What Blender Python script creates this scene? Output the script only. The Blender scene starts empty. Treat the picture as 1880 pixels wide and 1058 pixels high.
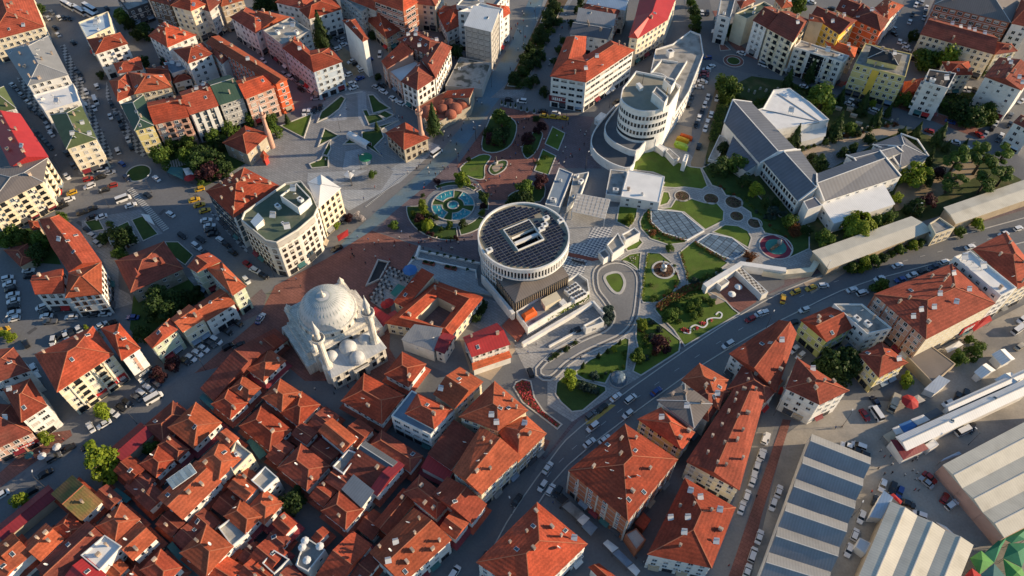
import bpy, bmesh, math, random
import numpy as np
from mathutils import Vector, Matrix
from mathutils.geometry import tessellate_polygon

R = math.radians
random.seed(7)
scene = bpy.context.scene
COL = scene.collection

# -- camera
CAM_H, PITCH, FPX, W0, H0 = 215.0, R(51.56), 1400.0, 1880.0, 1058.0
cd = bpy.data.cameras.new('camera')
cd.sensor_width = 36.0
cd.lens = FPX / W0 * 36.0
cd.clip_start, cd.clip_end = 1.0, 6000.0
cam = bpy.data.objects.new('camera', cd)
cam.location = (0, 0, CAM_H)
cam.rotation_euler = (R(90) - PITCH, 0, 0)
COL.objects.link(cam)
scene.camera = cam

# -- sky, sun, exposure
SUN_EL, SUN_AZ = R(15.5), R(4.0)        # azimuth measured from +X towards +Y
SUN_DIR = Vector((math.cos(SUN_EL) * math.cos(SUN_AZ), math.cos(SUN_EL) * math.sin(SUN_AZ), math.sin(SUN_EL)))
world = bpy.data.worlds.new('World')
scene.world = world
world.use_nodes = True
wn = world.node_tree.nodes
wl = world.node_tree.links
wn.clear()
sky = wn.new('ShaderNodeTexSky')
sky.sky_type = 'NISHITA'
sky.sun_disc = False
sky.sun_elevation = SUN_EL
sky.sun_rotation = R(90) - SUN_AZ
sky.air_density = 1.3
sky.dust_density = 0.3
sky.ozone_density = 4.0
bg = wn.new('ShaderNodeBackground')
bg.inputs['Strength'].default_value = 0.11
wo = wn.new('ShaderNodeOutputWorld')
wl.new(sky.outputs[0], bg.inputs[0])
wl.new(bg.outputs[0], wo.inputs[0])
sd = bpy.data.lights.new('sun', 'SUN')
sd.energy = 5.0
sd.angle = R(0.5)
sd.color = (1.0, 0.77, 0.5)
sun = bpy.data.objects.new('sun', sd)
sun.rotation_euler = SUN_DIR.to_track_quat('Z', 'Y').to_euler()
COL.objects.link(sun)
scene.view_settings.view_transform = 'Standard'
scene.view_settings.look = 'None'
scene.view_settings.exposure = 0.62
scene.view_settings.gamma = 1.0
scene.view_settings.use_curve_mapping = False
scene.cycles.use_denoising = True
scene.cycles.max_bounces = 5
scene.cycles.diffuse_bounces = 3
scene.cycles.glossy_bounces = 2
scene.cycles.transmission_bounces = 3
scene.cycles.transparent_max_bounces = 4

# -- survey: photo measurements -> metres on the site
TILES = {
    'A': (0, 0, .3402), 'B': (460, 0, .3402), 'C': (930, 0, .3402), 'D': (1400, 0, .3402),
    'E': (0, 340, .3402), 'F': (460, 340, .3402), 'G': (930, 340, .3402), 'H': (1400, 340, .3402),
    'I': (0, 698, .3402), 'J': (460, 698, .3402), 'K': (930, 698, .3402), 'L': (1400, 698, .3402),
    'M': (1300, 150, .26465), 'N': (1070, 100, .19841), 'O': (560, 150, .18901), 'P': (840, 170, .18906),
    'Q': (1080, 280, .21277), 'R': (940, 560, .20787), 'S': (860, 350, .27421), 'T': (510, 490, .22686),
    'U': (730, 320, .13236), 'V': (360, 290, .2079), 'W': (640, 400, .28344), 'X': (1150, 420, .2646),
    'a': (1660, 100, .189), 'b': (1400, 560, .2268), 'c': (1360, 0, .17957), 'd': (60, 560, .208),
    'e': (1000, 0, .189), 'f': (190, 130, .1968), 'p': (0, 0, 1.0),
}
_UP = Vector((0, math.sin(PITCH), math.cos(PITCH)))
_FW = Vector((0, math.cos(PITCH), -math.sin(PITCH)))


def G(t, x, y, z=0.0):
    ox, oy, s = TILES[t]
    px, py = ox + x * s, oy + y * s
    v = Vector((px - W0 / 2, 0, 0)) + _UP * (H0 / 2 - py) + _FW * FPX
    k = (z - CAM_H) / v.z
    return Vector((v.x * k, v.y * k, z))


def G2(t, x, y, z=0.0):
    g = G(t, x, y, z)
    return Vector((g.x, g.y))


def ppm(p):                                   # photo pixels per metre at a site point
    return FPX / ((Vector((p[0], p[1], p[2] if len(p) > 2 else 0)) - Vector((0, 0, CAM_H))).dot(_FW))


def heading(t, x, y, deg):                    # photo angle -> site angle
    a, b = G2(t, x, y), G2(t, x + 8 * math.cos(R(deg)), y - 8 * math.sin(R(deg)))
    d = b - a
    return math.atan2(d.y, d.x)


# -- materials
MATS = {}


def rgb(c):
    return (c[0], c[1], c[2], 1)


def material(name, col, rough=.8, var=.12, scale=.35, fine=.06, fscale=6.0, objvar=0.0, bump=0.0, metal=0.0,
             spec=.3, stripes=None, spots=None, coat=0.0, island=0.0, objcol=None, grid=0.0):
    """Procedural surface: broad blotches + fine grain, optional seams along UV u, spots of a second colour."""
    m = bpy.data.materials.new(name)
    m.use_nodes = True
    n, l = m.node_tree.nodes, m.node_tree.links
    b = n['Principled BSDF']
    b.inputs['Roughness'].default_value = rough
    b.inputs['Metallic'].default_value = metal
    b.inputs['Specular IOR Level'].default_value = spec
    if coat:
        b.inputs['Coat Weight'].default_value = coat
    geo = n.new('ShaderNodeNewGeometry')
    pos = geo.outputs['Position']
    val = None

    def noise(sc, det=3):
        q = n.new('ShaderNodeTexNoise')
        q.inputs['Scale'].default_value = sc
        q.inputs['Detail'].default_value = det
        l.new(pos, q.inputs['Vector'])
        return q.outputs['Fac']

    def ramp_val(src, lo, hi):
        q = n.new('ShaderNodeMapRange')
        q.inputs['From Min'].default_value = .25
        q.inputs['From Max'].default_value = .75
        q.inputs['To Min'].default_value = lo
        q.inputs['To Max'].default_value = hi
        l.new(src, q.inputs['Value'])
        return q.outputs[0]

    def mul(a, c):
        q = n.new('ShaderNodeMath')
        q.operation = 'MULTIPLY'
        l.new(a, q.inputs[0])
        l.new(c, q.inputs[1])
        return q.outputs[0]

    val = ramp_val(noise(scale, 4), 1 - var, 1 + var)
    if fine:
        val = mul(val, ramp_val(noise(fscale, 2), 1 - fine, 1 + fine))
    if objvar:
        oi = n.new('ShaderNodeObjectInfo')
        q = n.new('ShaderNodeMapRange')
        q.inputs['To Min'].default_value = 1 - objvar
        q.inputs['To Max'].default_value = 1 + objvar
        l.new(oi.outputs['Random'], q.inputs['Value'])
        val = mul(val, q.outputs[0])
    if island:
        q = n.new('ShaderNodeMapRange')
        q.inputs['To Min'].default_value = 1 - island
        q.inputs['To Max'].default_value = 1 + island
        l.new(geo.outputs['Random Per Island'], q.inputs['Value'])
        val = mul(val, q.outputs[0])
    height = val
    if stripes:
        period, depth, axis = stripes
        uv = n.new('ShaderNodeTexCoord')
        sx = n.new('ShaderNodeSeparateXYZ')
        l.new(uv.outputs['UV'], sx.inputs[0])
        f = n.new('ShaderNodeMath')
        f.operation = 'MULTIPLY'
        f.inputs[1].default_value = 2 * math.pi / period
        l.new(sx.outputs[axis], f.inputs[0])
        s = n.new('ShaderNodeMath')
        s.operation = 'SINE'
        l.new(f.outputs[0], s.inputs[0])
        q = n.new('ShaderNodeMapRange')
        q.inputs['From Min'].default_value = -1
        q.inputs['To Min'].default_value = 1 - depth
        q.inputs['To Max'].default_value = 1 + depth
        l.new(s.outputs[0], q.inputs['Value'])
        val = mul(val, q.outputs[0])
        height = q.outputs[0]
    base = n.new('ShaderNodeRGB')
    base.outputs[0].default_value = rgb(col)
    csrc = base.outputs[0]
    if spots:
        c2, ssc, lo, hi = spots
        q = n.new('ShaderNodeMapRange')
        q.inputs['From Min'].default_value = lo
        q.inputs['From Max'].default_value = hi
        l.new(noise(ssc, 5), q.inputs['Value'])
        mx = n.new('ShaderNodeMix')
        mx.data_type = 'RGBA'
        l.new(q.outputs[0], mx.inputs[0])
        l.new(csrc, mx.inputs[6])
        mx.inputs[7].default_value = rgb(c2)
        csrc = mx.outputs[2]
    if objcol:
        oi = n.new('ShaderNodeObjectInfo')
        q = n.new('ShaderNodeMath')
        q.operation = 'MULTIPLY'
        q.inputs[1].default_value = 7.31
        l.new(oi.outputs['Random'], q.inputs[0])
        f = n.new('ShaderNodeMath')
        f.operation = 'FRACT'
        l.new(q.outputs[0], f.inputs[0])
        mx = n.new('ShaderNodeMix')
        mx.data_type = 'RGBA'
        l.new(f.outputs[0], mx.inputs[0])
        l.new(csrc, mx.inputs[6])
        mx.inputs[7].default_value = rgb(objcol)
        csrc = mx.outputs[2]
    if grid:
        br = n.new('ShaderNodeTexBrick')
        br.inputs['Scale'].default_value = 1.0
        br.inputs['Brick Width'].default_value = grid
        br.inputs['Row Height'].default_value = grid * .6
        br.inputs['Mortar Size'].default_value = grid * .035
        br.inputs['Color1'].default_value = (1.08, 1.08, 1.08, 1)
        br.inputs['Color2'].default_value = (.9, .9, .9, 1)
        br.inputs['Mortar'].default_value = (.62, .62, .62, 1)
        mp = n.new('ShaderNodeMapping')
        mp.inputs['Rotation'].default_value = (0, 0, .6)
        l.new(pos, mp.inputs['Vector'])
        l.new(mp.outputs[0], br.inputs['Vector'])
        vv = n.new('ShaderNodeVectorMath')
        vv.operation = 'MULTIPLY'
        l.new(csrc, vv.inputs[0])
        l.new(br.outputs['Color'], vv.inputs[1])
        csrc = vv.outputs[0]
    vm = n.new('ShaderNodeVectorMath')
    vm.operation = 'SCALE'
    l.new(csrc, vm.inputs[0])
    l.new(val, vm.inputs['Scale'])
    l.new(vm.outputs[0], b.inputs['Base Color'])
    if bump:
        bp = n.new('ShaderNodeBump')
        bp.inputs['Strength'].default_value = bump
        bp.inputs['Distance'].default_value = .15
        l.new(height, bp.inputs['Height'])
        l.new(bp.outputs[0], b.inputs['Normal'])
    MATS[name] = m
    return m


def checker_material(name, c1, c2, size, ang, tri=False, c3=None):
    m = bpy.data.materials.new(name)
    m.use_nodes = True
    n, l = m.node_tree.nodes, m.node_tree.links
    b = n['Principled BSDF']
    b.inputs['Roughness'].default_value = .8
    geo = n.new('ShaderNodeNewGeometry')
    mp = n.new('ShaderNodeMapping')
    mp.inputs['Rotation'].default_value = (0, 0, ang)
    mp.inputs['Scale'].default_value = (1 / size, 1 / size, 1)
    l.new(geo.outputs['Position'], mp.inputs['Vector'])
    if tri:                                   # triangles: compare the two fractions of each square
        sp = n.new('ShaderNodeSeparateXYZ')
        l.new(mp.outputs[0], sp.inputs[0])
        fr = []
        for i in (0, 1):
            f = n.new('ShaderNodeMath')
            f.operation = 'FRACT'
            l.new(sp.outputs[i], f.inputs[0])
            fr.append(f.outputs[0])
        g = n.new('ShaderNodeMath')
        g.operation = 'GREATER_THAN'
        l.new(fr[0], g.inputs[0])
        l.new(fr[1], g.inputs[1])
        fac = g.outputs[0]
    else:
        ck = n.new('ShaderNodeTexChecker')
        ck.inputs['Scale'].default_value = 1.0
        l.new(mp.outputs[0], ck.inputs['Vector'])
        fac = ck.outputs['Fac']
    mx = n.new('ShaderNodeMix')
    mx.data_type = 'RGBA'
    l.new(fac, mx.inputs[0])
    mx.inputs[6].default_value = rgb(c1)
    mx.inputs[7].default_value = rgb(c2)
    nz = n.new('ShaderNodeTexNoise')
    nz.inputs['Scale'].default_value = .6
    l.new(geo.outputs['Position'], nz.inputs['Vector'])
    q = n.new('ShaderNodeMapRange')
    q.inputs['To Min'].default_value = .7
    q.inputs['To Max'].default_value = 1.3
    l.new(nz.outputs['Fac'], q.inputs['Value'])
    vm = n.new('ShaderNodeVectorMath')
    vm.operation = 'SCALE'
    l.new(mx.outputs[2], vm.inputs[0])
    l.new(q.outputs[0], vm.inputs['Scale'])
    l.new(vm.outputs[0], b.inputs['Base Color'])
    MATS[name] = m


def leaf_material(name, col, col2):
    m = bpy.data.materials.new(name)
    m.use_nodes = True
    n, l = m.node_tree.nodes, m.node_tree.links
    b = n['Principled BSDF']
    b.inputs['Roughness'].default_value = .6
    b.inputs['Specular IOR Level'].default_value = .2
    geo = n.new('ShaderNodeNewGeometry')
    oi = n.new('ShaderNodeObjectInfo')
    mx = n.new('ShaderNodeMix')
    mx.data_type = 'RGBA'
    l.new(geo.outputs['Random Per Island'], mx.inputs[0])
    mx.inputs[6].default_value = rgb(col)
    mx.inputs[7].default_value = rgb(col2)
    q = n.new('ShaderNodeMapRange')
    q.inputs['To Min'].default_value = .75
    q.inputs['To Max'].default_value = 1.3
    l.new(oi.outputs['Random'], q.inputs['Value'])
    vm = n.new('ShaderNodeVectorMath')
    vm.operation = 'SCALE'
    l.new(mx.outputs[2], vm.inputs[0])
    l.new(q.outputs[0], vm.inputs['Scale'])
    l.new(vm.outputs[0], b.inputs['Base Color'])
    tr = n.new('ShaderNodeBsdfTranslucent')
    l.new(vm.outputs[0], tr.inputs['Color'])
    ms = n.new('ShaderNodeMixShader')
    ms.inputs[0].default_value = .3
    l.new(b.outputs[0], ms.inputs[1])
    l.new(tr.outputs[0], ms.inputs[2])
    l.new(ms.outputs[0], n['Material Output'].inputs['Surface'])
    MATS[name] = m


M_ = material
# roofs
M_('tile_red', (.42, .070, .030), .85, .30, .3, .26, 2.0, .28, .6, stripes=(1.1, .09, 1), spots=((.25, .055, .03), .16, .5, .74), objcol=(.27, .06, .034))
M_('tile_red_lit', (.47, .105, .042), .85, .26, .3, .24, 2.0, .20, .6, stripes=(1.1, .09, 1), spots=((.28, .085, .045), .16, .5, .74), objcol=(.36, .085, .04))  # red tile with sunlight painted into its colour, for roofs that look lit
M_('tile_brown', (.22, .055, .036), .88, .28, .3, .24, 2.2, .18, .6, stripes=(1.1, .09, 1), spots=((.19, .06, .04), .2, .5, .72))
M_('tile_olive', (.22, .12, .05), .9, .25, .3, .18, 3.0, .1, .5, stripes=(.7, .12, 0), spots=((.13, .12, .04), .25, .42, .62))
M_('tile_terracotta', (.30, .10, .065), .9, .22, .5, .14, 3.0, .12, .3)
M_('metal_red', (.42, .035, .035), .5, .10, .3, .05, 3.0, .1, .3, spec=.4, stripes=(1.0, .08, 0))
M_('metal_maroon', (.20, .022, .03), .55, .12, .3, .05, 3.0, .1, .3, spec=.4, stripes=(1.0, .08, 0))
M_('metal_green', (.10, .13, .055), .6, .14, .3, .06, 3.0, .1, .2, stripes=(1.2, .05, 0))
M_('metal_darkgreen', (.045, .085, .06), .6, .14, .3, .06, 3.0, .1, .2, stripes=(1.2, .05, 0))
M_('metal_grey', (.27, .275, .28), .55, .12, .25, .05, 3.0, .1, .3, spec=.4, stripes=(.8, .06, 0))
M_('metal_museum', (.135, .145, .17), .5, .12, .25, .05, 3.0, 0, .3, spec=.4, stripes=(1.6, .08, 0))
M_('metal_beige', (.60, .56, .46), .6, .12, .2, .05, 3.0, .06, .3, spec=.35, stripes=(.8, .05, 0), spots=((.46, .42, .33), .15, .55, .8))
M_('metal_white', (.76, .76, .74), .55, .08, .25, .04, 3.0, .06, .2, spec=.4, stripes=(.8, .05, 0))
M_('metal_blue', (.42, .52, .62), .5, .08, .25, .04, 3.0, .06, .2, spec=.4, stripes=(.8, .05, 0))
M_('metal_slate', (.11, .12, .135), .55, .12, .25, .05, 3.0, .1, .3, spec=.4, stripes=(.8, .06, 0))
M_('metal_brown', (.19, .165, .15), .6, .12, .25, .05, 3.0, .1, .2, stripes=(.9, .08, 0))
M_('deck_grey', (.27, .27, .26), .9, .22, .3, .1, 3.0, .1, spots=((.16, .16, .155), .35, .5, .7))
M_('deck_green', (.085, .12, .085), .9, .18, .3, .08, 3.0, .1, spots=((.15, .15, .11), .15, .5, .7))
M_('deck_concrete', (.40, .38, .34), .92, .22, .3, .1, 3.0, .1, spots=((.17, .165, .15), .22, .5, .72))
M_('deck_beige', (.30, .275, .215), .9, .2, .2, .1, 3.0, spots=((.20, .19, .155), .2, .5, .7))
M_('deck_moss', (.42, .40, .36), .95, .25, .3, .12, 3.0, 0, spots=((.09, .09, .075), .3, .46, .62))
M_('deck_white', (.80, .79, .76), .8, .10, .3, .05, 3.0)
M_('deck_black', (.04, .04, .043), .85, .2, .3, .08, 3.0)
M_('deck_blue', (.20, .26, .33), .8, .15, .3, .06, 3.0)
M_('ridge_tile', (.46, .16, .085), .85, .2, .5, .1, 4.0)
M_('ridge_metal', (.5, .5, .49), .5, .1, .5, .05, 4.0)
# walls
W = {}
for k, c in dict(wh=(.74, .73, .70), cr=(.70, .62, .46), ye=(.66, .55, .24), lg=(.55, .58, .20), pk=(.55, .33, .25), gy=(.42, .41, .39),
                 st=(.40, .35, .27), br=(.36, .14, .085), gn=(.50, .56, .42), ta=(.47, .38, .27), or_=(.62, .13, .05), lb=(.50, .58, .66),
                 dk=(.06, .065, .075), co=(.45, .43, .40), yo=(.75, .50, .08), bw=(.16, .11, .08), rd=(.45, .05, .04), mb=(.66, .63, .57)).items():
    M_('wall_' + k, c, .88, .10, .3, .05, 4.0, .05, spots=((c[0] * .72, c[1] * .70, c[2] * .66), .5, .55, .85))
M_('stone_block', (.42, .37, .29), .9, .25, .9, .18, 5.0, 0, .3)
M_('brick_wall', (.40, .155, .085), .9, .15, .8, .2, 9.0, 0, .3)
M_('marble', (.64, .61, .55), .75, .18, .35, .10, 3.0, spots=((.42, .39, .33), .5, .5, .8), grid=1.1)
M_('lead_rib', (.30, .35, .33), .6, .1, .5, 0)
M_('lead_dome', (.47, .48, .48), .5, .16, .6, .05, 4.0, spec=.45, stripes=(.9, .05, 0))
M_('frame_white', (.72, .72, .70), .6, .06, .5, 0)
M_('frame_brown', (.10, .06, .04), .6, .1, .5, 0)
M_('glass_dark', (.018, .022, .028), .08, .3, .6, 0, objvar=.5, spec=.5)
M_('glass_blue', (.05, .08, .11), .10, .3, .6, 0, objvar=.3, spec=.5)
M_('glass_garden', (.14, .20, .26), .22, .2, .5, .05, 3.0, objvar=.25, spec=.5)
M_('curtain', (.45, .42, .38), .8, .2, .6, 0)
M_('panel_solar', (.012, .013, .028), .25, .15, .8, 0, objvar=.45, spec=.5)
M_('alu', (.55, .56, .57), .4, .05, .5, 0, metal=.6)
M_('steel_dark', (.07, .07, .075), .5, .1, .5, 0)
M_('chimney_plaster', (.42, .33, .26), .9, .15, 1.0, .1, 5.0, .25)
M_('soot', (.03, .028, .026), .9, .1, 1.0, 0)
M_('dish', (.66, .66, .65), .5, .05, .5, 0)
# ground
M_('asphalt', (.175, .178, .185), .92, .14, .06, .10, 1.2, 0, .1, spots=((.21, .205, .20), .035, .45, .7))
M_('road', (.15, .155, .165), .9, .12, .05, .10, 1.5, 0, .1, spots=((.17, .17, .17), .05, .5, .7))
M_('road_light', (.20, .20, .20), .9, .12, .06, .10, 1.5, 0, .1, spots=((.26, .25, .235), .05, .5, .7))
M_('street_blue', (.13, .20, .25), .85, .18, .08, .10, 1.5, 0, .1, spots=((.20, .20, .16), .05, .52, .66))
M_('paving_grey', (.27, .275, .28), .88, .12, .15, .08, 2.0, 0, .1, grid=1.7)
M_('paving_light', (.36, .355, .345), .88, .12, .15, .08, 2.0, 0, .1, grid=1.7)
M_('paving_pale', (.36, .38, .40), .88, .10, .12, .06, 2.0, 0, .1, grid=1.7)
M_('paving_red', (.27, .115, .09), .88, .16, .15, .10, 2.0, 0, .1, spots=((.17, .085, .075), .08, .5, .7), grid=1.7)
M_('paving_purple', (.17, .13, .14), .88, .14, .15, .08, 2.0, 0, .1, grid=1.7)
M_('paving_tan', (.40, .32, .24), .9, .14, .15, .08, 2.0, 0, .1)
M_('concrete_yard', (.36, .33, .285), .92, .14, .08, .10, 1.5, 0, .1, spots=((.22, .21, .195), .07, .48, .68))
M_('soil', (.14, .095, .06), .95, .25, .3, .15, 3.0, 0, .3)
M_('earth', (.30, .23, .15), .95, .2, .12, .1, 2.0, 0, .2, spots=((.15, .12, .07), .1, .5, .7))
M_('grass', (.095, .15, .022), .95, .22, .25, .22, 5.0, 0, .4, spots=((.13, .135, .04), .22, .55, .8))
M_('grass_dark', (.05, .09, .022), .95, .22, .3, .22, 5.0, 0, .4)
M_('rough_grass', (.055, .075, .022), .95, .3, .2, .25, 4.0, 0, .5, spots=((.13, .11, .05), .15, .5, .68))
M_('kerb', (.50, .48, .44), .85, .12, .4, .06, 4.0)
M_('kerb_dark', (.10, .10, .105), .85, .12, .4, .06, 4.0)
M_('paint_white', (.48, .48, .46), .8, .15, 1.0, .1, 5.0)
M_('paint_yellow', (.55, .38, .10), .8, .2, 1.0, .1, 5.0)
M_('play_red', (.20, .035, .06), .8, .12, .5, .06, 4.0)
M_('play_green', (.06, .24, .20), .8, .12, .5, .06, 4.0)
M_('steps_red', (.27, .085, .06), .85, .12, .5, .06, 4.0)
checker_material('tri_paving', (.62, .62, .60), (.10, .12, .17), 1.25, R(28), True)
checker_material('zigzag_paving', (.42, .42, .41), (.07, .075, .085), 1.8, R(25), False)
checker_material('stripe_canopy', (.62, .57, .48), (.13, .11, .09), .9, R(35), False)
# water, misc
M_('water_pool', (.035, .25, .30), .12, .25, .5, .1, 3.0, 0, .15, spec=.5, spots=((.25, .52, .58), .8, .55, .75))
M_('trunk', (.10, .07, .045), .95, .2, 2.0, .1, 8.0)
M_('awning_red', (.42, .03, .03), .7, .08, .5, 0)
M_('awning_white', (.72, .71, .68), .7, .06, .5, 0)
M_('awning_blue', (.05, .17, .42), .7, .08, .5, 0)
M_('awning_green', (.03, .20, .10), .7, .2, .3, .1, 2.0)
M_('awning_lime', (.10, .30, .07), .7, .2, .3, .1, 2.0)
M_('awning_teal', (.05, .15, .15), .7, .08, .5, 0)
M_('awning_orange', (.68, .12, .02), .6, .08, .5, 0)
M_('awning_yellow', (.62, .36, .03), .6, .08, .5, 0)
M_('wood', (.22, .14, .075), .85, .2, .8, .1, 5.0)
M_('rubber', (.015, .015, .016), .8, .1, 1.0, 0)
M_('lamp_glow', (.7, .7, .68), .5, .05, .5, 0)
for k, c in dict(white=(.70, .70, .70), silver=(.36, .37, .39), black=(.012, .012, .014), grey=(.10, .105, .115), red=(.32, .018, .015),
                 blue=(.02, .06, .24), yellow=(.62, .36, .02), navy=(.015, .025, .06), lime=(.35, .50, .03), orange=(.65, .09, .01), beige=(.42, .37, .28)).items():
    M_('paint_' + k if 'paint_' + k not in MATS else 'car_' + k, c, .3, .04, .5, 0, spec=.5, coat=.5)
    if 'car_' + k not in MATS:
        MATS['car_' + k] = MATS['paint_' + k]
leaf_material('leaf_green', (.05, .10, .016), (.12, .18, .03))
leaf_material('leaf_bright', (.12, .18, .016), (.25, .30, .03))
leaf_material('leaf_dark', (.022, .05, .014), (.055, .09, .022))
leaf_material('leaf_blue', (.028, .055, .045), (.06, .095, .075))
leaf_material('leaf_purple', (.035, .012, .016), (.075, .028, .03))
leaf_material('leaf_rust', (.13, .05, .022), (.22, .085, .03))
leaf_material('petal_red', (.38, .03, .045), (.55, .09, .11))
leaf_material('leaf_white', (.55, .50, .48), (.68, .62, .60))
for k, c in dict(shirt_white=(.6, .6, .58), shirt_dark=(.03, .03, .04), shirt_blue=(.06, .12, .28), shirt_red=(.35, .04, .04)).items():
    M_(k, c, .9, .1, 2.0, 0)
M_('skin', (.45, .27, .19), .7, .05, 2.0, 0)


# -- mesh helpers
def link(o, parent=None):
    COL.objects.link(o)
    if parent is not None:
        o.parent = parent
    return o


def tag(o, label=None, cat=None, group=None, kind=None):
    if label:
        o['label'] = label
    if cat:
        o['category'] = cat
    if group:
        o['group'] = group
    if kind:
        o['kind'] = kind
    return o


def empty(name, loc, label=None, cat=None, group=None, rz=0.0):
    o = bpy.data.objects.new(name, None)
    o.location = loc
    o.rotation_euler = (0, 0, rz)
    o.empty_display_size = .2
    link(o)
    return tag(o, label, cat, group)


def mesh(name, V, F, mats, fm=None, uv=False, smooth=False):
    me = bpy.data.meshes.new(name)
    me.from_pydata([tuple(v) for v in V], [], F)
    for m in (mats if isinstance(mats, (list, tuple)) else [mats]):
        me.materials.append(MATS[m])
    if fm:
        me.polygons.foreach_set('material_index', fm)
    if smooth:
        me.polygons.foreach_set('use_smooth', [True] * len(F))
    if uv:
        ul = me.uv_layers.new(name='UVMap')
        for p in me.polygons:
            nrm = p.normal
            u = Vector((0, 0, 1)).cross(nrm)
            if u.length < 1e-3:
                u = Vector((1, 0, 0))
            u.normalize()
            v = nrm.cross(u)
            for li in p.loop_indices:
                co = me.vertices[me.loops[li].vertex_index].co
                ul.data[li].uv = (co.dot(u), co.dot(v))
    me.update()
    return me


def mobj(name, V, F, mats, parent=None, fm=None, uv=False, smooth=False, loc=None):
    o = bpy.data.objects.new(name, mesh(name, V, F, mats, fm, uv, smooth))
    if loc is not None:
        o.location = loc
    return link(o, parent)


def inst(name, me, parent=None, loc=(0, 0, 0), rz=0.0, sc=None, rot=None):
    o = bpy.data.objects.new(name, me)
    o.location = loc
    o.rotation_euler = rot if rot else (0, 0, rz)
    if sc is not None:
        o.scale = sc if isinstance(sc, (tuple, list)) else (sc, sc, sc)
    return link(o, parent)


class MB:
    """Collects simple solids into one mesh."""

    def __init__(s):
        s.V, s.F, s.m = [], [], []

    def add(s, V, F, mi=0):
        k = len(s.V)
        s.V += [Vector(v) for v in V]
        s.F += [[i + k for i in f] for f in F]
        s.m += [mi] * len(F)

    def box(s, c, d, mi=0, rz=0.0, taper=1.0):
        x, y, z = d[0] / 2, d[1] / 2, d[2] / 2
        ca, sa = math.cos(rz), math.sin(rz)
        V = []
        for sz, t in ((-1, 1.0), (1, taper)):
            for sx, sy in ((-1, -1), (1, -1), (1, 1), (-1, 1)):
                px, py = sx * x * t, sy * y * t
                V.append((c[0] + px * ca - py * sa, c[1] + px * sa + py * ca, c[2] + sz * z))
        s.add(V, [[3, 2, 1, 0], [4, 5, 6, 7], [0, 1, 5, 4], [1, 2, 6, 5], [2, 3, 7, 6], [3, 0, 4, 7]], mi)

    def prism(s, P, z0, z1, mi=0, mtop=None, bottom=False):
        n = len(P)
        V = [(p[0], p[1], z0) for p in P] + [(p[0], p[1], z1) for p in P]
        s.add(V, [[i, (i + 1) % n, (i + 1) % n + n, i + n] for i in range(n)], mi)
        k = len(s.V) - 2 * n
        s.F.append([k + n + i for i in range(n)])
        s.m.append(mi if mtop is None else mtop)
        if bottom:
            s.F.append([k + i for i in reversed(range(n))])
            s.m.append(mi)

    def lathe(s, prof, c=(0, 0, 0), seg=16, mi=0, cap=True):
        k = len(s.V)
        for r, z in prof:
            for j in range(seg):
                a = 2 * math.pi * j / seg
                s.V.append(Vector((c[0] + r * math.cos(a), c[1] + r * math.sin(a), c[2] + z)))
        for i in range(len(prof) - 1):
            for j in range(seg):
                j2 = (j + 1) % seg
                s.F.append([k + i * seg + j, k + i * seg + j2, k + (i + 1) * seg + j2, k + (i + 1) * seg + j])
                s.m.append(mi)
        if cap:
            s.F.append([k + (len(prof) - 1) * seg + j for j in range(seg)])
            s.m.append(mi)

    def bar(s, a, b, w, h, mi=0):
        """Square bar from a to b (centre line)."""
        a, b = Vector(a), Vector(b)
        d = (b - a).normalized()
        u = d.cross(Vector((0, 0, 1)))
        if u.length < 1e-3:
            u = Vector((1, 0, 0))
        u.normalize()
        v = u.cross(d)
        V = [p + u * sx * w / 2 + v * sy * h / 2 for p in (a, b) for sx, sy in ((-1, -1), (1, -1), (1, 1), (-1, 1))]
        s.add(V, [[0, 1, 2, 3], [7, 6, 5, 4], [0, 4, 5, 1], [1, 5, 6, 2], [2, 6, 7, 3], [3, 7, 4, 0]], mi)

    def mesh(s, name, mats, uv=False, smooth=False):
        return mesh(name, s.V, s.F, mats, s.m, uv, smooth)

    def obj(s, name, mats, parent=None, uv=False, smooth=False, loc=None):
        o = bpy.data.objects.new(name, s.mesh(name, mats, uv, smooth))
        if loc is not None:
            o.location = loc
        return link(o, parent)


def area2(P):
    return sum(P[i][0] * P[(i + 1) % len(P)][1] - P[(i + 1) % len(P)][0] * P[i][1] for i in range(len(P))) / 2


def ccw(P):
    return list(P) if area2(P) > 0 else list(reversed(P))


def inset(P, d):
    """Mitred inward offset of a counter-clockwise polygon (negative d grows it)."""
    n, out = len(P), []
    for i in range(n):
        a, b, c = Vector(P[i - 1]), Vector(P[i]), Vector(P[(i + 1) % n])
        e1, e2 = b - a, c - b
        if e1.length < 1e-6 or e2.length < 1e-6:
            out.append(b.copy())
            continue
        e1.normalize()
        e2.normalize()
        n1, n2 = Vector((-e1.y, e1.x)), Vector((-e2.y, e2.x))
        m = n1 + n2
        if m.length < 1e-4:
            out.append(b + n1 * d)
            continue
        m.normalize()
        out.append(b + m * (d / max(.35, m.dot(n1))))
    return out


def centroid(P):
    return Vector((sum(p[0] for p in P) / len(P), sum(p[1] for p in P) / len(P)))


def inside(P, x, y):
    c, n, j = False, len(P), len(P) - 1
    for i in range(n):
        if (P[i][1] > y) != (P[j][1] > y) and x < (P[j][0] - P[i][0]) * (y - P[i][1]) / (P[j][1] - P[i][1]) + P[i][0]:
            c = not c
        j = i
    return c


def smooth_poly(P, sub=4):
    n, out = len(P), []
    for i in range(n):
        p0, p1, p2, p3 = P[i - 1], P[i], P[(i + 1) % n], P[(i + 2) % n]
        for k in range(sub):
            t = k / sub
            out.append(.5 * ((2 * p1) + (-p0 + p2) * t + (2 * p0 - 5 * p1 + 4 * p2 - p3) * t * t + (-p0 + 3 * p1 - 3 * p2 + p3) * t ** 3))
    return out


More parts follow.
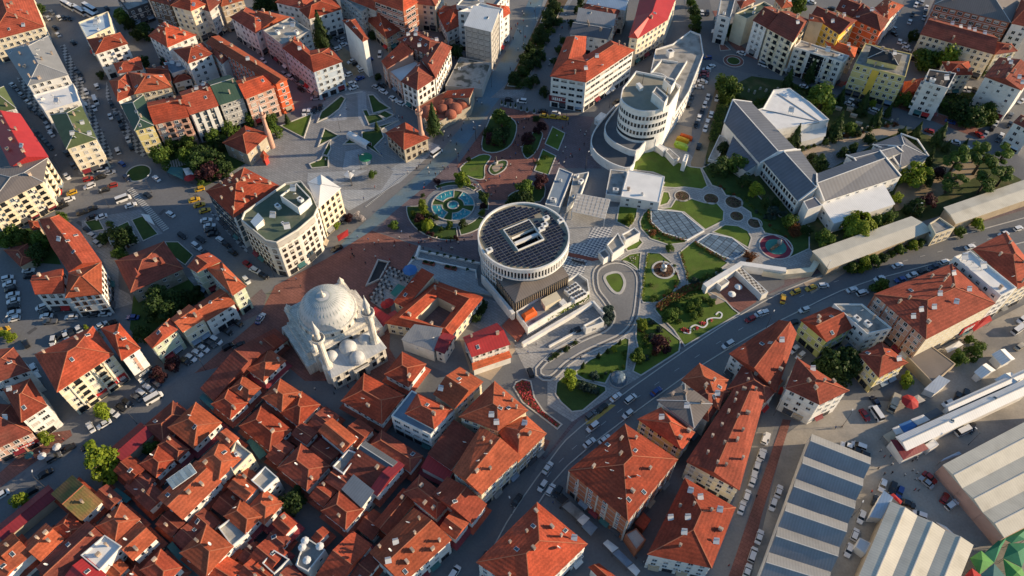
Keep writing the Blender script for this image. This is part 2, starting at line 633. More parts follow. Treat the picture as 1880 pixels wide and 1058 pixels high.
def smooth_line(P, sub=4):
    out = []
    n = len(P)
    for i in range(n - 1):
        p0, p1, p2, p3 = P[max(0, i - 1)], P[i], P[i + 1], P[min(n - 1, i + 2)]
        for k in range(sub):
            t = k / sub
            out.append(.5 * ((2 * p1) + (-p0 + p2) * t + (2 * p0 - 5 * p1 + 4 * p2 - p3) * t * t + (-p0 + 3 * p1 - 3 * p2 + p3) * t ** 3))
    out.append(P[-1])
    return out


def clip_convex(S, C):
    """Sutherland-Hodgman: subject S by convex ccw C."""
    out = list(S)
    for i in range(len(C)):
        a, b = C[i], C[(i + 1) % len(C)]
        inp, out = out, []
        if not inp:
            return []
        def side(p):
            return (b[0] - a[0]) * (p[1] - a[1]) - (b[1] - a[1]) * (p[0] - a[0])
        for j in range(len(inp)):
            p, q = inp[j - 1], inp[j]
            sp, sq = side(p), side(q)
            if sq >= 0:
                if sp < 0:
                    t = sp / (sp - sq)
                    out.append(p + (q - p) * t)
                out.append(q)
            elif sp >= 0:
                t = sp / (sp - sq)
                out.append(p + (q - p) * t)
    return out


# -- the ground and what lies flat on it
_layer = {}


def zlayer(level):
    _layer[level] = _layer.get(level, -1) + 1
    return .015 + level * .025 + (_layer[level] % 40) * .0006


def sheet(name, t, pts, mat, level=1, sm=0, label=None, kind='structure', raw=None):
    P = raw if raw else [G2(t, *p) for p in pts]
    P = ccw(P)
    if sm:
        P = ccw(smooth_poly(P, sm))
    z = zlayer(level)
    tri = tessellate_polygon([[Vector((p.x, p.y, 0)) for p in P]])
    o = mobj(name, [(p.x, p.y, z) for p in P], [list(f) if area2([P[i] for i in f]) > 0 else list(reversed(f)) for f in tri], mat)
    tag(o, label, None, None, kind)
    return o, P


def kerb_ring(P, w=.35, h=.27, mat='kerb', name='kerb', out=True, parent=None):
    """A raised edging that follows a closed outline."""
    P = ccw(P)
    A = inset(P, -w if out else 0)
    B = inset(P, 0 if out else w)
    n = len(P)
    V = [(p.x, p.y, 0.0) for p in A] + [(p.x, p.y, h) for p in A] + [(p.x, p.y, h) for p in B] + [(p.x, p.y, 0.0) for p in B]
    F = []
    for i in range(n):
        j = (i + 1) % n
        F += [[i, j, n + j, n + i], [n + i, n + j, 2 * n + j, 2 * n + i], [2 * n + i, 2 * n + j, 3 * n + j, 3 * n + i]]
    o = mobj(name, V, F, mat, parent)
    if parent is None:
        tag(o, kind='structure')
    return o


def lawn(t, pts, sm=4, mat='grass', kerb='kerb', name='lawn', level=4, kw=.4, raw=None, h=.27):
    P = raw if raw else [G2(t, *p) for p in pts]
    P = ccw(P)
    if sm:
        P = ccw(smooth_poly(P, sm))
    o, P = sheet(name, None, None, mat, level, 0, raw=P)
    if kerb:
        kerb_ring(P, kw, h, kerb)
    return P


def ribbon(name, L, w, mat, level=2, z=None, kind='structure', h=None):
    """A band of width w along a polyline L of 2-D points."""
    n = len(L)
    A, B = [], []
    for i in range(n):
        d = (L[min(n - 1, i + 1)] - L[max(0, i - 1)]).normalized()
        nr = Vector((-d.y, d.x))
        A.append(L[i] - nr * w / 2)
        B.append(L[i] + nr * w / 2)
    z = zlayer(level) if z is None else z
    if h is None:
        o = mobj(name, [(p.x, p.y, z) for p in A + B], [[i, i + 1, n + i + 1, n + i] for i in range(n - 1)], mat)
    else:
        V = [(p.x, p.y, 0) for p in A] + [(p.x, p.y, h) for p in A] + [(p.x, p.y, h) for p in B] + [(p.x, p.y, 0) for p in B]
        F = []
        for i in range(n - 1):
            for k in range(3):
                F.append([k * n + i, k * n + i + 1, (k + 1) * n + i + 1, (k + 1) * n + i])
        F += [[0, n, 2 * n, 3 * n], [4 * n - 1, 3 * n - 1, 2 * n - 1, n - 1]]
        o = mobj(name, V, F, mat)
    return tag(o, kind=kind) if kind else o


# -- small repeated parts (shared meshes)
_cache = {}


def cached(key, fn):
    if key not in _cache:
        _cache[key] = fn()
    return _cache[key]


def window_mesh(w, h, frame='frame_white', glass='glass_dark', bars=1, sill=True, blind=0):
    """Faces -Y, origin at the centre of the opening on the wall plane."""
    def make():
        b = MB()
        fw, fd = .11, .12
        b.box((0, -.03, 0), (w, .06, h), 1)
        b.box((-w / 2 - fw / 2, -fd / 2, 0), (fw, fd, h + 2 * fw), 0)
        b.box((w / 2 + fw / 2, -fd / 2, 0), (fw, fd, h + 2 * fw), 0)
        b.box((0, -fd / 2, h / 2 + fw / 2), (w, fd, fw), 0)
        b.box((0, -fd / 2 - (.06 if sill else 0), -h / 2 - fw / 2), (w + (.25 if sill else 0), fd + (.12 if sill else 0), fw), 0)
        for k in range(bars):
            b.box(((k + 1) * w / (bars + 1) - w / 2, -.05, 0), (.07, .1, h), 0)
        if blind:
            b.box((0, -.06, h / 2 - h * blind / 2), (w - .04, .07, h * blind), 2)
        return b.mesh('window', [frame, glass, 'curtain'])
    return cached(('win', w, h, frame, glass, bars, sill, blind), make)


def balcony_mesh(w, mat):
    def make():
        b = MB()
        b.box((0, -.55, -.1), (w, 1.1, .18), 0)
        b.box((0, -1.06, .45), (w, .08, .92), 0)
        for s in (-1, 1):
            b.box((s * (w / 2 - .04), -.52, .45), (.08, 1.0, .92), 0)
        b.box((0, -.025, 1.1), (w * .7, .05, 2.1), 1)
        return b.mesh('balcony', ['wall_' + mat, 'glass_dark'])
    return cached(('balc', w, mat), make)


def chimney_mesh(k=0):
    def make():
        b = MB()
        w, d, h = [(.55, .55, 1.3), (1.0, .55, 1.3), (.5, .5, 1.7), (.6, 1.1, 1.1)][k]
        b.box((0, 0, h / 2 - .6), (w, d, h + 1.2), 0)
        b.box((0, 0, h + .06), (w + .25, d + .25, .14), 0)
        b.box((0, 0, h + .17), (w * .6, d * .6, .08), 1)
        b.box((0, 0, h + .42), (w + .1, d + .1, .1), 0)
        for sx in (-1, 1):
            for sy in (-1, 1):
                b.box((sx * w * .38, sy * d * .38, h + .26), (.1, .1, .26), 0)
        return b.mesh('chimney', ['chimney_plaster', 'soot'])
    return cached(('chim', k), make)


def dish_mesh():
    def make():
        b = MB()
        b.lathe([(.04, -.5), (.04, .55)], seg=6, mi=1)
        k = len(b.V)
        b.lathe([(.03, .0), (.35, .07), (.55, .18), (.62, .28)], seg=12, cap=False)
        rot = Matrix.Rotation(R(60), 3, 'X')
        for i in range(k, len(b.V)):
            b.V[i] = rot @ b.V[i] + Vector((0, 0, .75))
        b.bar((0, 0, .75), (0, -.5, 1.0), .03, .03, 1)
        return b.mesh('satellite_dish', ['dish', 'steel_dark'])
    return cached('dish', make)


def heater_mesh():
    def make():
        b = MB()
        b.add([(-1.1, -.9, .3), (1.1, -.9, .3), (1.1, .5, 1.3), (-1.1, .5, 1.3), (-1.1, -.9, .2), (1.1, -.9, .2), (1.1, .5, 1.2), (-1.1, .5, 1.2)],
              [[0, 1, 2, 3], [7, 6, 5, 4], [0, 4, 5, 1], [1, 5, 6, 2], [2, 6, 7, 3], [3, 7, 4, 0]], 1)
        for s in (-1, 1):
            b.bar((s * .9, .5, -.8), (s * .9, .5, 1.4), .08, .08, 0)
            b.bar((s * .9, -.9, -.8), (s * .9, -.9, .3), .08, .08, 0)
        b.box((0, .62, 1.55), (2.0, .6, .6), 2)
        return b.mesh('solar_heater', ['steel_dark', 'dish', 'alu'])
    return cached('heater', make)


def unit_mesh(k=0):
    def make():
        b = MB()
        d = [(1.2, .8, 1.0), (2.2, 1.4, 1.3), (1.6, 1.6, 1.8)][k]
        b.box((0, 0, d[2] / 2), d, 0)
        b.box((0, 0, d[2] + .05), (d[0] + .12, d[1] + .12, .1), 0)
        b.lathe([(min(d[:2]) * .36, d[2] + .1), (min(d[:2]) * .36, d[2] + .16)], seg=10, mi=1)
        return b.mesh('ventilation_unit', ['frame_white', 'steel_dark'])
    return cached(('unit', k), make)


def skylight_mesh():
    def make():
        b = MB()
        b.box((0, 0, 0), (1.0, 1.4, .24), 0)
        b.box((0, 0, .13), (.8, 1.2, .04), 1)
        return b.mesh('roof_window', ['frame_white', 'glass_blue'])
    return cached('skyl', make)


def dormer_mesh(mat):
    def make():
        b = MB()
        b.box((0, 0, .5), (2.0, 2.6, 1.6), 0)
        b.box((0, -1.32, .7), (1.4, .06, .9), 1)
        b.add([(-1.3, -1.55, 1.3), (1.3, -1.55, 1.3), (0, -1.55, 2.2), (-1.3, 2.0, 1.3), (1.3, 2.0, 1.3), (0, 2.0, 2.2)],
              [[0, 1, 2], [4, 3, 5], [1, 4, 5, 2], [3, 0, 2, 5], [0, 3, 4, 1]], 2)
        return b.mesh('dormer', ['frame_white', 'glass_dark', mat])
    return cached(('dorm', mat), make)


# -- buildings
GX0, GY0, GN = -420, 20, (860, 620)
HGRID = np.zeros(GN, np.float32)           # roof height per square metre of the site, to see which walls are free
FACADES = []


def raster(P, h):
    xs, ys = [p[0] for p in P], [p[1] for p in P]
    for ix in range(max(0, int(min(xs) - GX0)), min(GN[0], int(max(xs) - GX0) + 1)):
        for iy in range(max(0, int(min(ys) - GY0)), min(GN[1], int(max(ys) - GY0) + 1)):
            if inside(P, ix + GX0 + .5, iy + GY0 + .5) and HGRID[ix, iy] < h:
                HGRID[ix, iy] = h


def hgrid(x, y):
    ix, iy = int(x - GX0), int(y - GY0)
    return HGRID[ix, iy] if 0 <= ix < GN[0] and 0 <= iy < GN[1] else 0.0


def seen(p):
    """Is a wall point free of other buildings towards the viewer (with some slack)?"""
    for ox in (-12, 0, 12):
        d = Vector((ox, 0, CAM_H)) - p
        s = d / math.hypot(d.x, d.y)
        k, ok = 2.0, True
        while k < 60:
            q = p + s * k
            if q.z > 34:
                break
            if hgrid(q.x, q.y) > q.z + .8:
                ok = False
                break
            k += 1.0
        if ok:
            return True
    return False


def walls_mesh(P, z0, z1, c, mat, name='wall', parent=None, gables=None):
    n = len(P)
    V = [(p[0] - c.x, p[1] - c.y, z0) for p in P] + [(p[0] - c.x, p[1] - c.y, z1) for p in P]
    F = [[i, (i + 1) % n, n + (i + 1) % n, n + i] for i in range(n)]
    if gables:
        for a, b, r in gables:
            k = len(V)
            V += [(a.x - c.x, a.y - c.y, z1), (b.x - c.x, b.y - c.y, z1), (r.x - c.x, r.y - c.y, r.z)]
            F.append([k, k + 1, k + 2])
    return mobj(name, V, F, mat, parent)


def flat_part(root, P, z0, z1, wall, deck, par=.7, th=.3, roofname='roof', wallname='wall'):
    """Walls up to a parapet and a deck set down behind it."""
    c = root.location
    P = ccw(P)
    Q = inset(P, th)
    n = len(P)
    sh = lambda L, z: [(p[0] - c.x, p[1] - c.y, z) for p in L]
    V = sh(P, z0) + sh(P, z1 + par) + sh(Q, z1 + par) + sh(Q, z1 - .05)
    F = []
    for k in range(3):
        F += [[k * n + i, k * n + (i + 1) % n, (k + 1) * n + (i + 1) % n, (k + 1) * n + i] for i in range(n)]
    w = mobj(wallname, V, F, wall, root)
    D = inset(P, th * .5)
    tri = tessellate_polygon([[Vector((p[0], p[1], 0)) for p in D]])
    d = mobj(roofname, sh(D, z1), [list(f) if area2([D[i] for i in f]) > 0 else list(reversed(f)) for f in tri], deck, root)
    raster(P, z1 + par)
    return w, d


def pitched_part(root, O, I, z0, z1, wall, rmat, ends='hh', slope=.42, over=.45, closed=False, cap='ridge_tile', maxrise=5.0, caps=True, insetk=1.0):
    """Roof along a chain of paired eave points: O[i] faces I[i]; ridge runs midway. ends: h hip, g gable."""
    c = Vector((root.location.x, root.location.y))
    n = len(O)
    if not closed and area2(list(O) + list(reversed(I))) < 0:
        O, I = I, O
    if closed and area2(O) < 0:
        O, I = list(reversed(O)), list(reversed(I))
    hw = sum((O[i] - I[i]).length for i in range(n)) / n / 2
    rise = min(maxrise, hw * slope)
    Rg = [(O[i] + I[i]) / 2 for i in range(n)]
    th = .2
    gab = []
    if not closed:
        L0 = (Rg[1] - Rg[0]).length
        L1 = (Rg[-1] - Rg[-2]).length
        tot = sum((Rg[i + 1] - Rg[i]).length for i in range(n - 1))
        i0 = min((O[0] - I[0]).length / 2 * insetk, .46 * (tot if n == 2 else L0 * 1.8), L0 * .95 if n > 2 else 1e9)
        i1 = min((O[-1] - I[-1]).length / 2 * insetk, .46 * (tot if n == 2 else L1 * 1.8), L1 * .95 if n > 2 else 1e9)
        d0, d1 = (Rg[1] - Rg[0]).normalized(), (Rg[-2] - Rg[-1]).normalized()
        if ends[0] == 'h':
            Rg[0] = Rg[0] + d0 * i0
        if ends[1] == 'h':
            Rg[-1] = Rg[-1] + d1 * i1
    v3 = lambda p, z: Vector((p.x - c.x, p.y - c.y, z))
    V = [v3(p, z1 + th) for p in O] + [v3(p, z1 + th) for p in I] + [v3(p, z1 + th + rise) for p in Rg]
    F, T = [], []
    rng = range(n) if closed else range(n - 1)
    for i in rng:
        j = (i + 1) % n
        F.append([i, j, 2 * n + j, 2 * n + i])
        F.append([n + j, n + i, 2 * n + i, 2 * n + j])
    if not closed:
        F.append([n, 0, 2 * n])
        F.append([n - 1, 2 * n - 1, 3 * n - 1])
    tris = []
    for f in F:
        for k in range(1, len(f) - 1):
            tris.append((V[f[0]], V[f[k]], V[f[k + 1]]))
    # fascia and soffit
    k = len(V)
    V += [v3(p, z1) for p in O] + [v3(p, z1) for p in I]
    for i in rng:
        j = (i + 1) % n
        F.append([k + i, k + j, j, i])
        F.append([n + i, n + j, k + n + j, k + n + i])
        F.append([k + j, k + i, k + n + i, k + n + j])
    if not closed:
        F.append([k + n, k, 0, n])
        F.append([k + n - 1, k + 2 * n - 1, 2 * n - 1, n - 1])
    F = [f for f in F if len({tuple(round(x, 4) for x in V[i]) for i in f}) >= 3]
    roof = mobj('roof', V, F, rmat, root, uv=True)
    # ridge and hip caps
    if caps:
        b = MB()
        lines = [(V[2 * n + i], V[2 * n + (i + 1) % n]) for i in rng]
        if not closed:
            if ends[0] == 'h':
                lines += [(V[0], V[2 * n]), (V[n], V[2 * n])]
            if ends[1] == 'h':
                lines += [(V[n - 1], V[3 * n - 1]), (V[2 * n - 1], V[3 * n - 1])]
        up = Vector((0, 0, .05))
        for p, q in lines:
            if (p - q).length > .5:
                b.bar(p + up, q + up, .24, .14)
        if b.F:
            o = b.obj('ridge_cap', [cap], roof)
    # walls
    if closed:
        wo, wi = inset(O, over), inset(ccw(I), -over)
        walls_mesh(wo, z0, z1 + .02, c, wall, 'wall', root)
        walls_mesh(list(reversed(wi)), z0, z1 + .02, c, wall, 'courtyard_wall', root)
        P = wo
        raster(O, z1 + rise * .5)
        for f_ in (wo, list(reversed(wi))):
            pass
        return roof, tris, [wo, list(reversed(wi))], rise
    poly = ccw(list(O) + list(reversed(I)))
    # drop repeated points
    pp = [poly[i] for i in range(len(poly)) if (poly[i] - poly[i - 1]).length > .05]
    wp = inset(pp, over)
    raster(pp, z1 + rise * .4)
    gab = []
    for e, (a, b2, r) in enumerate(((O[0], I[0], Rg[0]), (O[-1], I[-1], Rg[-1]))):
        if ends[e] == 'g':
            m = (a + b2) / 2
            dirn = (Rg[1] - Rg[0]).normalized() if e == 0 else (Rg[-2] - Rg[-1]).normalized()
            sh = dirn * over
            A, B = a + (b2 - a).normalized() * over + sh, b2 + (a - b2).normalized() * over + sh
            Rz = Vector((m.x + sh.x, m.y + sh.y, z1 + rise))
            gab.append((B, A, Rz) if e == 0 else (A, B, Rz))
    walls_mesh(wp, z0, z1 + .1, c, wall, 'wall', root, gab)
    return roof, tris, [wp], rise


def tri_z(tris, x, y):
    for a, b, c in tris:
        d = (b.y - c.y) * (a.x - c.x) + (c.x - b.x) * (a.y - c.y)
        if abs(d) < 1e-9:
            continue
        u = ((b.y - c.y) * (x - c.x) + (c.x - b.x) * (y - c.y)) / d
        v = ((c.y - a.y) * (x - c.x) + (a.x - c.x) * (y - c.y)) / d
        if u >= -1e-3 and v >= -1e-3 and u + v <= 1.001:
            return u * a.z + v * b.z + (1 - u - v) * c.z
    return None


rnd = random.Random(11)


def roof_clutter(root, roof, tris, P, n_ch, kinds=('chimney',)):
    """Chimneys, dishes, heaters and roof windows standing on a pitched roof."""
    c = root.location
    ppx = inset(ccw(P), 1.2)
    xs, ys = [p[0] for p in ppx], [p[1] for p in ppx]
    placed, tries = [], 0
    while len(placed) < n_ch and tries < n_ch * 25:
        tries += 1
        x, y = rnd.uniform(min(xs), max(xs)), rnd.uniform(min(ys), max(ys))
        if not inside(ppx, x, y) or any((x - a) ** 2 + (y - b) ** 2 < 5 for a, b in placed):
            continue
        z = tri_z(tris, x - c.x, y - c.y)
        if z is None:
            continue
        placed.append((x, y))
        k = rnd.choice(kinds)
        e = P[1] - P[0]
        rz = math.atan2(e[1], e[0])
        if k == 'chimney':
            inst('chimney', chimney_mesh(rnd.randrange(4)), roof, (x - c.x, y - c.y, z - .15), rz)
        elif k == 'dish':
            inst('satellite_dish', dish_mesh(), roof, (x - c.x, y - c.y, z), rnd.uniform(2.2, 3.6))
        elif k == 'heater':
            inst('solar_heater', heater_mesh(), roof, (x - c.x, y - c.y, z), rnd.uniform(-.3, .3), .75)
        elif k == 'skylight':
            # lie in the slope
            e_ = .5
            zx, zy = tri_z(tris, x + e_ - c.x, y - c.y), tri_z(tris, x - c.x, y + e_ - c.y)
            if zx is None or zy is None:
                continue
            nrm = Vector((-(zx - z) / e_, -(zy - z) / e_, 1)).normalized()
            q = nrm.to_track_quat('Z', 'Y')
            inst('roof_window', skylight_mesh(), roof, (x - c.x, y - c.y, z + .06), rot=q.to_euler())


def deck_clutter(root, deck, P, z, n, kinds=(0, 1, 2)):
    c = root.location
    ppx = inset(ccw(P), 1.6)
    xs, ys = [p[0] for p in ppx], [p[1] for p in ppx]
    placed, tries = [], 0
    while len(placed) < n and tries < n * 25:
        tries += 1
        x, y = rnd.uniform(min(xs), max(xs)), rnd.uniform(min(ys), max(ys))
        if not inside(ppx, x, y) or any((x - a) ** 2 + (y - b) ** 2 < 7 for a, b in placed):
            continue
        placed.append((x, y))
        e = P[1] - P[0]
        k = rnd.choice(kinds)
        if k == 'dish':
            inst('satellite_dish', dish_mesh(), deck, (x - c.x, y - c.y, z + .45), rnd.uniform(2.2, 3.6))
        elif k == 'heater':
            inst('solar_heater', heater_mesh(), deck, (x - c.x, y - c.y, z + .75), rnd.uniform(-.3, .3))
        elif k == 'chimney':
            inst('chimney', chimney_mesh(rnd.randrange(4)), deck, (x - c.x, y - c.y, z), math.atan2(e[1], e[0]))
        else:
            inst('ventilation_unit', unit_mesh(k), deck, (x - c.x, y - c.y, z - .01), math.atan2(e[1], e[0]))


STYLES = {   # width, height, spacing, frame, glass, bars, balcony every k-th column, balcony colour
    's': (1.25, 1.45, 2.7, 'frame_white', 'glass_dark', 1, 0, None),
    'd': (1.1, 1.5, 2.3, 'frame_brown', 'glass_dark', 1, 0, None),
    'w': (2.0, 1.35, 3.1, 'frame_white', 'glass_dark', 2, 0, None),
    'b': (1.4, 1.45, 3.0, 'frame_white', 'glass_dark', 1, 3, 'wh'),
    'c': (1.4, 1.45, 3.0, 'frame_white', 'glass_dark', 1, 2, 'cr'),
    'p': (1.4, 1.45, 3.0, 'frame_white', 'glass_dark', 1, 2, 'pk'),
    'r': (2.5, 1.3, 3.1, 'frame_white', 'glass_dark', 1, 0, None),
    't': (.9, 1.6, 1.75, 'frame_brown', 'glass_dark', 0, 0, None),
    'm': (.9, 1.2, 2.2, 'frame_white', 'glass_dark', 0, 0, None),
    'x': (1.0, 1.1, 4.2, 'frame_white', 'glass_dark', 1, 0, None),
    'g': (2.3, 2.1, 2.55, 'steel_dark', 'glass_blue', 1, 0, None),
}
SIGNS = ['metal_maroon', 'awning_white', 'deck_blue', 'steel_dark', 'awning_teal', 'wall_ta', 'wall_dk', 'awning_red', 'deck_grey']


def facade(root, P, z0, z1, style, shop=True, skip=(), bands=True):
    FACADES.append((root, P, z0, z1, style, shop, skip, bands))


def do_facades():
    r = random.Random(5)
    for root, P, z0, z1, style, shop, skip, bands in FACADES:
        if not style:
            continue
        ww, wh, sp, fr, gl, bars, be, bc = STYLES[style]
        c = root.location
        n = len(P)
        H = z1 - z0
        nf = max(1, int(round(H / 3.05)))
        fh = H / nf
        wall = next((o for o in root.children if o.name.startswith('wall')), None)
        for i in range(n):
            a, b = Vector(P[i]), Vector(P[(i + 1) % n])
            e = b - a
            L = e.length
            if L < 2.2 or i in skip:
                continue
            d = e / L
            nr = Vector((d.y, -d.x))
            mid = (a + b) / 2
            if nr.dot(-mid) < -.12 * mid.length:
                continue
            rz = math.atan2(d.y, d.x)
            m = max(1, int((L - .6) / sp))
            for f in range(nf):
                z = z0 + f * fh + fh * .55
                isshop = shop and f == 0 and nf >= 2
                w_, sp_ = (2.6, 3.3) if isshop else (ww, sp)
                mm = max(1, int((L - .6) / sp_)) if isshop else m
                if L < w_ + .5:
                    continue
                for k in range(mm):
                    t = L / 2 + (k - (mm - 1) / 2) * (sp_ if mm > 1 else 0) * (1 if mm < 3 else (L - .8) / (mm * sp_))
                    q = a + d * t
                    p3 = Vector((q.x + nr.x * .3, q.y + nr.y * .3, z))
                    if hgrid(q.x + nr.x * 1.4, q.y + nr.y * 1.4) > z + .5 or not seen(p3):
                        continue
                    loc = (q.x - c.x, q.y - c.y, z)
                    if isshop:
                        inst('shop_window', window_mesh(2.6, 2.2, 'steel_dark', 'glass_dark', 1, False), root, (loc[0], loc[1], z0 + 1.45), rz)
                        if r.random() < .55:
                            inst('shop_sign', cached(('sign', 0), lambda: [sign_mesh(s) for s in SIGNS])[r.randrange(len(SIGNS))], root,
                                 (loc[0], loc[1], z0 + 2.95), rz)
                    elif be and f > 0 and k % be == be - 1:
                        inst('balcony', balcony_mesh(min(2.6, sp * .92), bc), root, (loc[0], loc[1], z - fh * .45), rz)
                    else:
                        if ww > 1.9 or r.random() > .04:
                            g2 = r.choice(('curtain', 'glass_blue', gl, gl, gl)) if r.random() < .4 and gl == 'glass_dark' else gl
                            inst('window', window_mesh(ww, min(wh, fh - .9), fr, g2, bars, True, r.choice((0, 0, 0, .35, .6))), root, loc, rz)
                            if f and r.random() < .07:
                                inst('air_conditioner', unit_mesh(0), root, (loc[0] + nr.x * .25 + d.x * (ww / 2 + .5), loc[1] + nr.y * .25 + d.y * (ww / 2 + .5), z - .9), rz, .6)
        if bands and nf >= 3:
            for f in range(1, nf):
                z = z0 + f * fh
                A, B = inset(P, -.09), inset(P, .05)
                V = [(p.x - c.x, p.y - c.y, z - .09) for p in A] + [(p.x - c.x, p.y - c.y, z + .09) for p in A] + \
                    [(p.x - c.x, p.y - c.y, z + .09) for p in B] + [(p.x - c.x, p.y - c.y, z - .09) for p in B]
                F = []
                for k in range(4):
                    k2 = (k + 1) % 4
                    F += [[k * n + i, k * n + (i + 1) % n, k2 * n + (i + 1) % n, k2 * n + i] for i in range(n)]
                mobj('floor_band', V, F, root['trim'] if 'trim' in root else 'wall_wh', root)
        if 'trim' in root:
            del root['trim']


def panel(root, t, a, b_, h, f0, f1, z0, z1, mat, name='facade_panel', ov=.45, out=.13, marks=0):
    """A flat facing on the wall between two measured eave corners."""
    c = Vector((root.location.x, root.location.y))
    A, E = G2(t, *a, h), G2(t, *b_, h)
    d = (E - A).normalized()
    nr = Vector((d.y, -d.x))
    if nr.dot(A - c) < 0:
        nr = -nr
    p, q = A.lerp(E, f0) - c - nr * (ov - out), A.lerp(E, f1) - c - nr * (ov - out)
    b = MB()
    b.bar((p.x, p.y, (z0 + z1) / 2), (q.x, q.y, (z0 + z1) / 2), .16, z1 - z0)
    o = b.obj(name, [mat], root)
    if marks:
        b = MB()
        for k in range(marks):
            r = p.lerp(q, .2 + .6 * (k + .5) / marks) + nr * .1
            b.box((r.x, r.y, (z0 + z1) / 2), ((q - p).length * .4 / marks, .06, (z1 - z0) * (.4 + .12 * (k % 2))), 0, math.atan2(d.y, d.x))
        b.obj('sign_letters', ['frame_white'], o)['kind'] = 'stuff'
    return o


def sign_mesh(m):
    b = MB()
    b.box((0, -.12, 0), (3.1, .24, .75), 0)
    b.add([(-1.5, -.2, -.38), (1.5, -.2, -.38), (1.5, -1.2, -.8), (-1.5, -1.2, -.8), (-1.5, -.2, -.43), (1.5, -.2, -.43), (1.5, -1.2, -.85), (-1.5, -1.2, -.85)],
          [[3, 2, 1, 0], [4, 5, 6, 7], [2, 3, 7, 6]], 0)
    return b.mesh('shop_sign', [m])


_jit = random.Random(3)
NAMES = {'house': 'house', 'shop': 'bazaar_shop', 'block': 'apartment_block', 'office': 'office_building', 'hall': 'market_hall', 'shed': 'shed'}


def B(t, pts, h, roof, wall, rmat, label, win='s', cl=None, kind='block', group=None, shop=True, slope=.42, parap=.7, kinds=None, skip=(), over=.45,
      cat=None, z0=0.0, bands=True, root=None, trim=None, caps=True, insetk=1.0, raw=None):
    """One building: eave corners measured in the photo at height h. Roof: 'hh','hg','gh','gg' pitched along P0->P1; 'f' flat; 's' shed (rises towards P2P3)."""
    h = h + _jit.uniform(-.07, .07)
    P = raw or [G2(t, x, y, h) for x, y in pts]
    cen = centroid(P)
    own = root is None
    if own:
        root = empty(NAMES.get(kind, kind), (cen.x, cen.y, 0), label, cat or {'house': 'house', 'shop': 'shop', 'block': 'apartment block', 'office': 'office building', 'hall': 'hall', 'shed': 'shed'}.get(kind, 'building'), group)
        if trim:
            root['trim'] = trim
    wm = wall if wall in MATS else 'wall_' + wall
    ar = abs(area2(P))
    if roof == 'f':
        w, d = flat_part(root, P, z0, h, wm, rmat, parap)
        deck_clutter(root, d, ccw(P), h, (int(ar / 70) + 1) if cl is None else cl, kinds or (0, 1, 'dish', 'chimney', 'heater'))
        facade(root, ccw(P), z0, h, win, shop, skip, bands)
    elif roof == 's':
        over_ = .3
        Q = inset(ccw(P), over_)
        c = root.location
        wd = ((P[3] - P[0]).length + (P[2] - P[1]).length) / 2
        rise = min(3.5, wd * slope * .6)
        hz = [h, h, h + rise, h + rise]
        V = [(p.x - c.x, p.y - c.y, z + .18) for p, z in zip(P, hz)] + [(p.x - c.x, p.y - c.y, z) for p, z in zip(P, hz)]
        F = [[0, 1, 2, 3], [7, 6, 5, 4]] + [[i, 4 + i, 4 + (i + 1) % 4, (i + 1) % 4] for i in range(4)]
        if area2(P) < 0:
            F = [list(reversed(f)) for f in F]
        rf = mobj('roof', V, F, rmat, root, uv=True)
        tris = [(Vector(V[0]), Vector(V[1]), Vector(V[2])), (Vector(V[0]), Vector(V[2]), Vector(V[3]))]
        # walls follow the slope
        C2 = centroid(P)
        W4 = [p + (C2 - p).normalized() * .4 for p in P]
        V = [(p.x - c.x, p.y - c.y, z0) for p in W4] + [(p.x - c.x, p.y - c.y, z + .05) for p, z in zip(W4, hz)]
        F = [[i, (i + 1) % 4, 4 + (i + 1) % 4, 4 + i] for i in range(4)]
        if area2(P) < 0:
            F = [list(reversed(f)) for f in F]
        mobj('wall', V, F, wm, root)
        raster(P, h + rise * .5)
        roof_clutter(root, rf, tris, ccw(P), (int(ar / 90)) if cl is None else cl, kinds or ('chimney', 'dish', 'skylight'))
        facade(root, inset(ccw(P), .38), z0, h, win, shop, skip, bands)
    else:
        n = len(P) // 2
        O, I = P[:n], list(reversed(P[n:]))
        rf, tris, polys, rise = pitched_part(root, O, I, z0, h, wm, rmat, roof, slope, over, caps=caps, insetk=insetk,
                                             cap='ridge_tile' if 'tile' in rmat else ('ridge_metal' if rmat not in ('metal_red', 'metal_maroon') else rmat))
        roof_clutter(root, rf, tris, ccw(P), (int(ar / 75) + 1) if cl is None else cl, kinds or ('chimney', 'chimney', 'chimney', 'chimney', 'dish', 'skylight', 'skylight', 'heater'))
        for q in polys:
            facade(root, q, z0, h, win, shop, skip, bands)
    return root


# -- ground
o = mobj('ground', [(-1500, -1000, 0), (1500, -1000, 0), (1500, 2500, 0), (-1500, 2500, 0)], [[0, 1, 2, 3]], 'asphalt')
tag(o, kind='structure')
S_ = sheet
